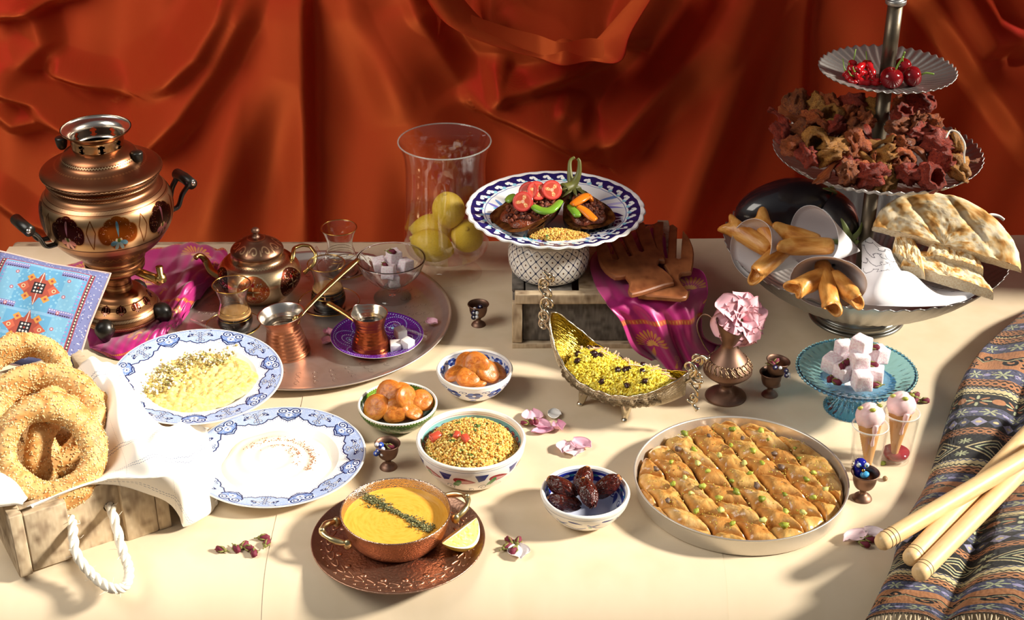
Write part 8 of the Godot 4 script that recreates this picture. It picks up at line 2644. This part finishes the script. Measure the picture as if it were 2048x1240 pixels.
# ---------- sweets on blue glass, ice creams ----------
func sweets() -> void:
	var o := Vector3(0.4694, 0, 0.2769)
	var bg := mat("9adcff", 0.02)
	bg.albedo_color.a = 0.0
	bg.refraction_enabled = true
	bg.refraction_scale = 0.05
	bg.transparency = BaseMaterial3D.TRANSPARENCY_ALPHA
	var t := thing("blue_cake_stand", "turquoise pressed glass cake stand with a beaded rim and fluted foot", "cake stand", o)
	var outp := sm([Vector2(0.0346, -0.0033), Vector2(0.0366, -0.0001), Vector2(0.0345, 0.0065), Vector2(0.0276, 0.0155), Vector2(0.0206, 0.0244), Vector2(0.0172, 0.0325), Vector2(0.0185, 0.0398), Vector2(0.0274, 0.0439), Vector2(0.0478, 0.0487), Vector2(0.0669, 0.0559), Vector2(0.0784, 0.0615)], 5)
	var top := sm([Vector2(0.0797, 0.0631), Vector2(0.077, 0.0639), Vector2(0.0648, 0.0575), Vector2(0.0464, 0.0519), Vector2(0.0205, 0.0487), Vector2(0.0001, 0.0479)], 4)
	var md := func(q: Vector2, ang: float, f: float) -> Vector2:
		var st := smoothstep(0.0, 0.006, q.y) * (1.0 - smoothstep(0.042, 0.05, q.y))
		var pl := smoothstep(0.03, 0.06, q.x) * smoothstep(0.048, 0.054, q.y)
		return Vector2(q.x * (1.0 + 0.05 * st * cos(ang * 22.0)), q.y + 0.0007 * pl * cos(ang * 36.0) * sin(q.x * 160.0))
	part("plate_and_foot", Mb.new().lathe([Vector2(0.0001, 0.012), Vector2(0.02, 0.008), Vector2(0.034, 0.0005)] + outp + top, 220, 1.0, md).mesh(), bg, t)
	for q in [[(top[0] as Vector2).x, (top[0] as Vector2).y - 0.0005, 68, 0.0021], [0.0372, 0.0021, 40, 0.0017]]:
		var rg := []
		for k in 273:
			rg.append(Vector3(q[0] * cos(k * TAU / 272), q[1], q[0] * sin(k * TAU / 272)))
		part("beaded_rim", Mb.new().tube(rg, func(f: float) -> float: return q[3] * (1.0 + 0.35 * cos(f * TAU * q[2])), 8, false).mesh(), bg, t)
	var h: float = top[top.size() - 1].y
	var pw := thing("icing_sugar", "drift of white icing sugar on the turquoise glass cake stand", "sugar", o + Vector3(0.004, h - 0.0001, 0.004))
	part("powder", heap(0.05, 0.046, 0.0018, 0.001, 0.2, 1.0, 3).mesh(), mat("f0ebee", 0.95), pw)
	var g := "pink powdered sweets on the turquoise glass stand"
	var s := 0.0222
	lokum("pink powdered sweet at the far left of the pile on the turquoise stand", Vector3(0.4337, 0.076, 0.2822), 0.75, s, g, Vector3(0.1, 0, 0.15))
	lokum("pink powdered sweet in the front row, left of the pile on the turquoise stand", Vector3(0.4455, 0.0745, 0.303), 0.6, s, g)
	lokum("frontmost pink powdered sweet, standing square on the turquoise stand", Vector3(0.4663, 0.0745, 0.3233), 0.08, s * 1.08, g)
	lokum("pink powdered sweet at the front right of the pile on the turquoise stand", Vector3(0.4865, 0.0745, 0.3094), -0.25, s, g)
	lokum("pink powdered sweet at the right of the pile on the turquoise stand", Vector3(0.4975, 0.085, 0.2735), 0.45, s, g, Vector3(0, 0, -0.2))
	lokum("pink powdered sweet in the very middle of the pile on the turquoise stand", Vector3(0.4648, 0.093, 0.3037), 0.12, s * 1.05, g)
	lokum("pink powdered sweet at the back left of the pile on the turquoise stand", Vector3(0.4527, 0.086, 0.2619), 0.2, s, g, Vector3(-0.1, 0, 0))
	lokum("topmost pink powdered sweet of the pile, corner towards the front, on the turquoise stand", Vector3(0.4677, 0.109, 0.2901), 0.8, s * 1.05, g)
	lokum("pink powdered sweet hidden at the back of the pile on the turquoise stand", Vector3(0.4796, 0.074, 0.2605), 0.4, s, g)
	for q in [["dried rosebud on the pile's right, above the middle sweet, turquoise stand", Vector3(0.488, 0.099, 0.2785), 1.4], ["dried rosebud to the right of the middle sweet on the turquoise stand", Vector3(0.4821, 0.087, 0.3042), 1.3], ["upper of two dried rosebuds at the left of the middle sweet, turquoise stand", Vector3(0.4494, 0.088, 0.2994), -0.6], ["lower of two dried rosebuds at the left of the middle sweet, turquoise stand", Vector3(0.4425, 0.086, 0.3051), -0.2], ["left of two dried rosebuds at the front left of the turquoise stand", Vector3(0.428, 0.067, 0.3075), -0.4], ["right of two dried rosebuds at the front left of the turquoise stand", Vector3(0.4333, 0.067, 0.3151), 0.9], ["large dried rosebud alone at the front right of the turquoise stand", Vector3(0.4863, 0.067, 0.3239), -1.5]]:
		rosebud(q[0], lie(q[1], q[2], 1.05))
	ice_creams()

func ice_creams() -> void:
	var pr := [Vector2(0.0171, -0.0016), Vector2(0.018, 0.0007), Vector2(0.0184, 0.0047), Vector2(0.0208, 0.0378), Vector2(0.0232, 0.0734)]
	var n := sm(pr, 4)
	var inn := []
	for k in range(n.size() - 1, 7, -1):
		inn.append(n[k] - Vector2(0.0012, 0))
	inn.append(Vector2(0.0001, 0.006))
	var gm := Mb.new().lathe([Vector2(0.0001, 0.0006)] + n + inn, 48).mesh()
	var e: Vector2 = n[n.size() - 1]
	var ring := []
	for k in 49:
		ring.append(Vector3((e.x - 0.0006) * cos(k * TAU / 48), e.y, (e.x - 0.0006) * sin(k * TAU / 48)))
	var rm := Mb.new().tube(ring, 0.001, 6, false).mesh()
	var waf := Mb.new()
	var cp := [Vector2(0.0001, 0.0), Vector2(0.003, 0.001)]
	for k in 40:
		var f := (k + 1) / 40.0
		cp.append(Vector2(0.003 + 0.0115 * f + (0.0006 if k % 2 else 0.0), 0.001 + 0.062 * f))
	cp.append(Vector2(0.013, 0.0632))
	waf.lathe(cp, 32, 1.0, func(q: Vector2, a: float, f: float) -> Vector2: return Vector2(q.x * (1.0 + 0.02 * signf(sin(a * 14.0))), q.y))
	var wm := waf.mesh()
	var wmat := mat("c8955a", 0.7)
	var sn := FastNoiseLite.new()
	sn.seed = 4
	sn.frequency = 1.6
	var scoop := Mb.new().ball(Vector3.ZERO, Vector3(0.0185, 0.0175, 0.0185), 40, Basis(), func(d: Vector3) -> float: return 1.0 + 0.06 * sn.get_noise_3dv(d * 1.5) + (0.05 * sin(atan2(d.z, d.x) * 7.0) if d.y < -0.25 and d.y > -0.7 else 0.0)).mesh()
	var smat := mat("efcfd0", 0.45)
	smat.subsurf_scatter_enabled = true
	smat.subsurf_scatter_strength = 0.2
	for q in [["front left clear tumbler, directly behind the owl cup, holding a pink ice cream cone", Vector3(0.4559, 0, 0.43), Vector3(0.461, 0.004, 0.4279), Vector3(0.4592, 0.056, 0.4173), "front left", 0], ["back right clear tumbler with red syrup at its bottom, holding a pink ice cream cone", Vector3(0.5027, 0, 0.3996), Vector3(0.4997, 0.006, 0.4037), Vector3(0.5029, 0.064, 0.3922), "back right", 1]]:
		var t := thing("glass_tumbler", q[0], "glass", q[1], 0.0, "ice cream tumblers")
		part("glass_wall", gm, pane("c8d0cc", 0.006), t)
		part("rim_bead", rm, pane("f0f4f2", 0.4), t)
		if q[5] == 1:
			var syr := mat("902834", 0.08)
			part("syrup", Mb.new().lathe([Vector2(0.0001, 0.0066), Vector2(n[6].x - 0.0022, 0.0066), Vector2(n[9].x - 0.0014, 0.0125), Vector2(0.0001, 0.0122)], 40).mesh(), syr, t)
		var a: Vector3 = q[2]
		var b: Vector3 = q[3]
		var d := (b - a).normalized()
		var x := d.cross(Vector3(0, 0.2, 1)).normalized()
		var c := thing("ice_cream_cone", "pink ice cream in a wafer cone in the %s tumbler, sprinkled with pistachio" % q[4], "ice cream", a, 0.0, "ice cream cones in tumblers")
		c.basis = Basis(x, d, x.cross(d))
		part("wafer_cone", wm, wmat, c)
		part("scoop", scoop, smat, c, Vector3(0, 0.0735, 0))
		part("drip", Mb.new().tube(sm([Vector3(0.004, 0.068, 0.0165), Vector3(0.003, 0.056, 0.0145), Vector3(0.002, 0.045, 0.0118), Vector3(0.0015, 0.036, 0.0098)], 5), func(f: float) -> float: return 0.0034 * (1.0 - 0.55 * f) + 0.0008 * sin(f * 9.0), 9).mesh(), smat, c)
		var pi := Mb.new().ball(Vector3.ZERO, Vector3(0.0044, 0.0026, 0.0032), 9).mesh()
		for k in 5:
			var dd := Vector3(sin(k * 2.1) * 0.6, 0.9 - 0.2 * (k % 3), cos(k * 2.1) * 0.5 + 0.35).normalized()
			part("pistachio_bit", pi, mat(["a3a63c", "8a8c2e", "b8b65a"][k % 3], 0.5), c, Vector3(0, 0.0735, 0) + dd * 0.0183)

# ---------- woven blanket and rolling pins ----------
func blanket() -> void:
	var black := Color("0f1015")
	var tan_ := Color("a06c48")
	var cream := Color("b8aa80")
	var slate := Color("45475e")
	var sage := Color("a5aa86")
	var c := Cv.new(512, 1792, black)
	var y := 0
	var k := 0
	while y < 1792:
		var ty: int = [0, 1, 2, 1, 0, 3, 4, 0, 5, 1, 6, 3][k % 12]
		var hh: int = [44, 54, 92, 40, 128, 70, 84][ty]
		if ty == 0:
			c.rect(0, y, 512, hh, tan_)
			c.rect(0, y, 512, 5, black)
			for j in 32:
				var x := j * 16
				c.line([Vector2(x, y + 12), Vector2(x + 8, y + 4), Vector2(x + 16, y + 12)], 4, black)
				c.disc(x + 8, y + 22, 4.5, 4.5, black)
				c.line([Vector2(x, y + 32), Vector2(x + 8, y + 40), Vector2(x + 16, y + 32)], 4, black)
		elif ty == 1:
			c.rect(0, y, 512, hh, slate)
			for j in 8:
				for s in 6:
					c.drop(j * 64 + 32, y + 26, 22, 8, s * TAU / 6, sage)
				c.disc(j * 64, y + 26, 9, 7, Color("8b86a8"))
			for j in 160:
				c.rect(R(0, 508), y + R(0, 50), 5, 2, [cream, black, Color("7a7c9c")][j % 3])
		elif ty == 2:
			c.rect(0, y, 512, hh, tan_)
			for j in 4:
				var x := j * 128
				c.line([Vector2(x, y + 60), Vector2(x + 30, y + 40), Vector2(x + 64, y + 62), Vector2(x + 98, y + 42), Vector2(x + 128, y + 60)], 9, black)
				c.spiral(x + 40, y + 32, 20, 0.5, 1.3, 8, black)
				c.spiral(x + 104, y + 62, 18, 3.5, 1.2, 8, black)
				c.line([Vector2(x, y + 58), Vector2(x + 30, y + 38), Vector2(x + 64, y + 60), Vector2(x + 98, y + 40), Vector2(x + 128, y + 58)], 3, cream)
				for s in 5:
					c.drop(x + 74, y + 22, 16, 8, s * TAU / 5, black)
		elif ty == 3:
			c.rect(0, y, 512, hh, cream)
			for j in 43:
				var x := j * 12
				c.line([Vector2(x, y + 12), Vector2(x + 6, y + 4), Vector2(x + 12, y + 12)], 4, black)
				c.line([Vector2(x, y + 30), Vector2(x + 6, y + 38), Vector2(x + 12, y + 30)], 4, slate)
				c.rect(x, y + 48, 7, 8, black)
				c.line([Vector2(x, y + 68), Vector2(x + 6, y + 60), Vector2(x + 12, y + 68)], 4, black)
		elif ty == 4:
			for j in 4:
				var o := Vector2(j * 128 + 64, y + 64)
				for s in 3:
					var r := 58.0 - s * 18
					c.line([o + Vector2(-r, 0), o + Vector2(0, -r * 0.9), o + Vector2(r, 0), o + Vector2(0, r * 0.9), o + Vector2(-r, 0)], 5, [cream, sage, cream][s])
				for s in 8:
					c.drop(j * 128, y + 30, 16, 6, s * TAU / 8, sage)
					c.drop(j * 128, y + 98, 16, 6, s * TAU / 8, sage)
		elif ty == 5:
			for j in 16:
				c.poly([Vector2(j * 32, y + 35), Vector2(j * 32 + 16, y + 8), Vector2(j * 32 + 32, y + 35), Vector2(j * 32 + 16, y + 62)], slate if j % 2 else Color("8a88a4"))
				c.disc(j * 32 + 16, y + 35, 6, 7, cream)
		else:
			c.rect(0, y, 512, hh, black)
			for j in 6:
				for s in 8:
					c.drop(j * 85 + 42, y + 42, 34, 11, s * TAU / 8, [sage, tan_][s % 2])
				c.disc(j * 85 + 42, y + 42, 10, 10, black)
				c.disc(j * 85, y + 42, 14, 18, tan_)
		y += hh
		k += 1
	# woven flecks
	for j in 26000:
		var x := rng.randi() % 512
		var yy := rng.randi() % 1792
		var q := c.im.get_pixel(x, yy)
		c.rect(x, yy, 3, 1, q.lightened(0.18) if j % 2 else q.darkened(0.3))
	var m := bump(mat(c.tex(), 0.95), noise_tex(256, 0.35, [], 181, 1), 0.06)
	m.rim_enabled = true
	m.rim = 0.25
	var edge := [Vector3(0.4043, -0.03, 0.6974), Vector3(0.4199, 0, 0.6776), Vector3(0.4539, 0.003, 0.6205), Vector3(0.4817, 0.003, 0.555), Vector3(0.5119, 0.003, 0.4937), Vector3(0.5519, 0.003, 0.4062), Vector3(0.5985, 0.003, 0.309), Vector3(0.6487, 0.004, 0.2048), Vector3(0.711, 0.004, 0.1184), Vector3(0.7745, 0.004, 0.0473), Vector3(0.8387, 0.004, -0.0087)]
	var ridge := [[0.0, -0.003], [0.003, 0.012], [0.014, 0.023], [0.035, 0.027], [0.065, 0.024], [0.088, 0.0115], [0.11, 0.027], [0.145, 0.034], [0.18, 0.024], [0.21, 0.014], [0.25, 0.03], [0.32, 0.03]]
	var rows := []
	for q in edge:
		var r := []
		for w in ridge:
			r.append(q + Vector3(w[0], maxf(q.y * 0.0 + w[1], 0.0) * 1.0, w[0] * 0.1))
		rows.append(r)
	var pf := patch(rows)
	var f := func(u: float, v: float) -> Vector3:
		var p: Vector3 = pf.call(u, v)
		var d := smoothstep(0.1, 0.25, u)
		p.y += d * (0.003 * sin(v * 23.0 + u * 5.0) + 0.0035 * sin(v * 11.0 - u * 9.0))
		p.x += 0.004 * sin(v * 17.0) * (1.0 - u)
		p.y += 0.02 * smoothstep(0.62, 0.75, v) * smoothstep(1.0, 0.85, v) * smoothstep(0.04, 0.14, u) * (0.6 + 0.4 * sin(u * 16.0 + 1.0))
		return p
	var t := thing("woven_blanket", "folded woven blanket with black, tan and slate-blue patterned bands lying along the right table edge", "blanket")
	part("cloth", Mb.new().sheet(70, 150, f, 0.0022, 0.95, 1.3).mesh(), m, t)
	var fr := Mb.new()
	for j in 90:
		var u := j / 90.0
		var p: Vector3 = f.call(u, 0.0)
		fr.tube([p, p + Vector3(R(-0.006, 0.004), -0.012, R(0.002, 0.008)), p + Vector3(R(-0.012, 0.004), -0.03, R(0.0, 0.006))], [0.0012, 0.0009, 0.0005], 4)
	part("fringe", fr.mesh(), mat("b8a68a", 0.95), t).set_meta("kind", "stuff")
	# rolling pins
	var pin := func(label: String, a: Vector3, b: Vector3) -> void:
		var L := (b - a).length()
		var d := (b - a).normalized()
		var x := d.cross(Vector3.UP).normalized()
		var p := thing("rolling_pin", label, "rolling pin", a, 0.0, "thin wooden rolling pins")
		p.basis = Basis(x, d, x.cross(d))
		var r := 0.0108
		var pr := [Vector2(0.0001, 0.0), Vector2(r * 0.4, 0.0006), Vector2(r * 0.75, 0.0022), Vector2(r * 0.95, 0.006), Vector2(r, 0.011)]
		for i in 20:
			pr.append(Vector2(r * (1.0 + 0.03 * sin(PI * i / 19.0)), lerpf(0.014, L - 0.01, i / 19.0)))
		pr.append_array([Vector2(r * 0.9, L - 0.003), Vector2(0.0001, L)])
		var mb := Mb.new().lathe(pr, 32, 1.0)
		for i in mb.t.size():
			mb.t[i] = Vector2(mb.v[i].y * 3.0, mb.t[i].x)
		part("stick", mb.mesh(), Mt.beech, p)
		var n := 3 if label.begins_with("upper") else 2
		for i in n:
			var ring := []
			for j in 33:
				ring.append(Vector3(r * 1.002 * cos(j * TAU / 32), 0.013 + i * 0.006, r * 1.002 * sin(j * TAU / 32)))
			part("burnt_ring", Mb.new().tube(ring, 0.00045, 5, false).mesh(), mat("5a3c20", 0.7), p)
	pin.call("middle wooden rolling pin of the three, its end between the other two", Vector3(0.4546, 0.042, 0.6636), Vector3(0.7192, 0.055, 0.352))
	pin.call("lowest wooden rolling pin, its end nearest the table's front edge", Vector3(0.4587, 0.042, 0.6905), Vector3(0.6997, 0.05, 0.4176))
	pin.call("upper wooden rolling pin, crossing over the other two at the right", Vector3(0.4242, 0.048, 0.6409), Vector3(0.6938, 0.078, 0.4569))

# ---------- rosebuds and petals strewn on the paper ----------
func scatter() -> void:
	var g := "dried rosebuds strewn at the left of the paper"
	for q in [["leftmost of the seven dried rosebuds strewn left of the soup pan", Vector3(-0.3485, 0.0042, 0.5946), -1.9], ["second from the left of the dried rosebuds left of the soup pan", Vector3(-0.3316, 0.0042, 0.5917), 0.6], ["round dried rosebud in the middle of those left of the soup pan", Vector3(-0.3233, 0.0042, 0.5869), 2.6], ["greenish dried rosebud touching the middle one left of the soup pan", Vector3(-0.3165, 0.0042, 0.5917), 1.2], ["lowest of the dried rosebuds left of the soup pan", Vector3(-0.3088, 0.0042, 0.5994), 0.2], ["topmost of the dried rosebuds left of the soup pan", Vector3(-0.302, 0.0042, 0.5713), 1.7], ["rightmost of the dried rosebuds left of the soup pan", Vector3(-0.2961, 0.0042, 0.583), 2.9]]:
		rosebud(q[0], lie(q[1], q[2], 1.0), g)
	for q in [["dried rosebud at the left of those by the white petal, right of the soup", Vector3(-0.0066, 0.0042, 0.5898), 2.2], ["dried rosebud at the back of those by the white petal, right of the soup", Vector3(-0.003, 0.0042, 0.5782), -2.6], ["dried rosebud at the back right by the white petal, right of the soup", Vector3(0.0073, 0.0042, 0.5791), 2.9], ["dried rosebud lying on the white petal right of the soup", Vector3(0.0024, 0.006, 0.5969), -0.5]]:
		rosebud(q[0], lie(q[1], q[2], 1.0))
	for q in [["left of three dried rosebuds on the pink petals by the couscous bowl", Vector3(0.0183, 0.006, 0.3234), -1.6], ["middle of three dried rosebuds on the pink petals by the couscous bowl", Vector3(0.0257, 0.007, 0.3212), 0.6], ["right of three dried rosebuds on the pink petals by the couscous bowl", Vector3(0.0319, 0.007, 0.32), 0.2]]:
		rosebud(q[0], lie(q[1], q[2], 0.85))
	for q in [["upper dried rosebud on the petal beside the rolling pin's end", Vector3(0.4317, 0.006, 0.5766), 1.3], ["lower dried rosebud on the petal beside the rolling pin's end", Vector3(0.4233, 0.006, 0.5853), 1.0]]:
		rosebud(q[0], lie(q[1], q[2], 1.0))
	for q in [["dried rosebud nearest the turquoise stand, of those behind the back tumbler", Vector3(0.5534, 0.0042, 0.2488), 0.9], ["dried rosebud at the top of those behind the back tumbler", Vector3(0.5621, 0.0042, 0.2501), 1.9], ["dried rosebud in the middle of those behind the back tumbler", Vector3(0.5613, 0.0042, 0.263), -0.8], ["rightmost dried rosebud of those behind the back tumbler", Vector3(0.5721, 0.0042, 0.2643), 1.6]]:
		rosebud(q[0], lie(q[1], q[2], 1.0))
	petal("large pink rose petal with rosebuds on it, right of the couscous bowl", Vector3(0.0273, 0.0008, 0.3032), 0.2, 0.03, 0.03, 0.006, "e2b4c6")
	petal("white rose petal right of the couscous bowl", Vector3(0.0569, 0.0008, 0.2982), 1.5, 0.018, 0.026, 0.004, "e6e4e0")
	petal("pink rose petal in front of the large one, right of the couscous bowl", Vector3(0.038, 0.0008, 0.3216), 0.9, 0.03, 0.022, 0.005, "dfa8bf")
	petal("long pink rose petal pointing left, lower right of the couscous bowl", Vector3(0.0431, 0.0008, 0.3374), -1.3, 0.03, 0.016, 0.004, "dca0ba")
	petal("cupped pink rose petal at the right end of the petals by the couscous bowl", Vector3(0.0629, 0.0008, 0.3302), 0.4, 0.02, 0.02, 0.009, "e0a6be")
	petal("pale pink rose petal at the left of the three behind the dates bowl", Vector3(0.0709, 0.0008, 0.3777), -0.3, 0.026, 0.026, 0.006, "ecc6d2")
	petal("pink rose petal at the right of the three behind the dates bowl", Vector3(0.0904, 0.0008, 0.3707), 1.0, 0.028, 0.028, 0.006, "e4b0c4")
	petal("white-pink rose petal touching the dates bowl's rim", Vector3(0.0812, 0.0008, 0.3858), 0.1, 0.024, 0.028, 0.005, "f0dce0")
	petal("white rose petal right of the soup plate, with a rosebud on it", Vector3(0.0078, 0.0008, 0.597), 0.2, 0.026, 0.028, 0.005, "f3e9ea")
	petal("pointed pale pink petal beside the upper rolling pin's end", Vector3(0.4179, 0.0008, 0.5699), -1.0, 0.036, 0.022, 0.008, "ecd2d8")
	petal("pale petal partly under the upper rolling pin's end", Vector3(0.4396, 0.0008, 0.562), 1.2, 0.026, 0.022, 0.006, "f0dfe2")
	var pm := Mb.new().ball(Vector3.ZERO, Vector3(0.0046, 0.003, 0.0034), 10).mesh()
	solo("pistachio", pm, mat("8a9a3a", 0.5), "green pistachio on the paper at the foot of the back tumbler", "pistachio", Vector3(0.4837, 0.003, 0.413), 0.4)
	solo("pistachio", pm, mat("8a6a44", 0.5), "brownish pistachio alone on the paper right of the owl cup", "pistachio", Vector3(0.479, 0.003, 0.4475), 1.4)
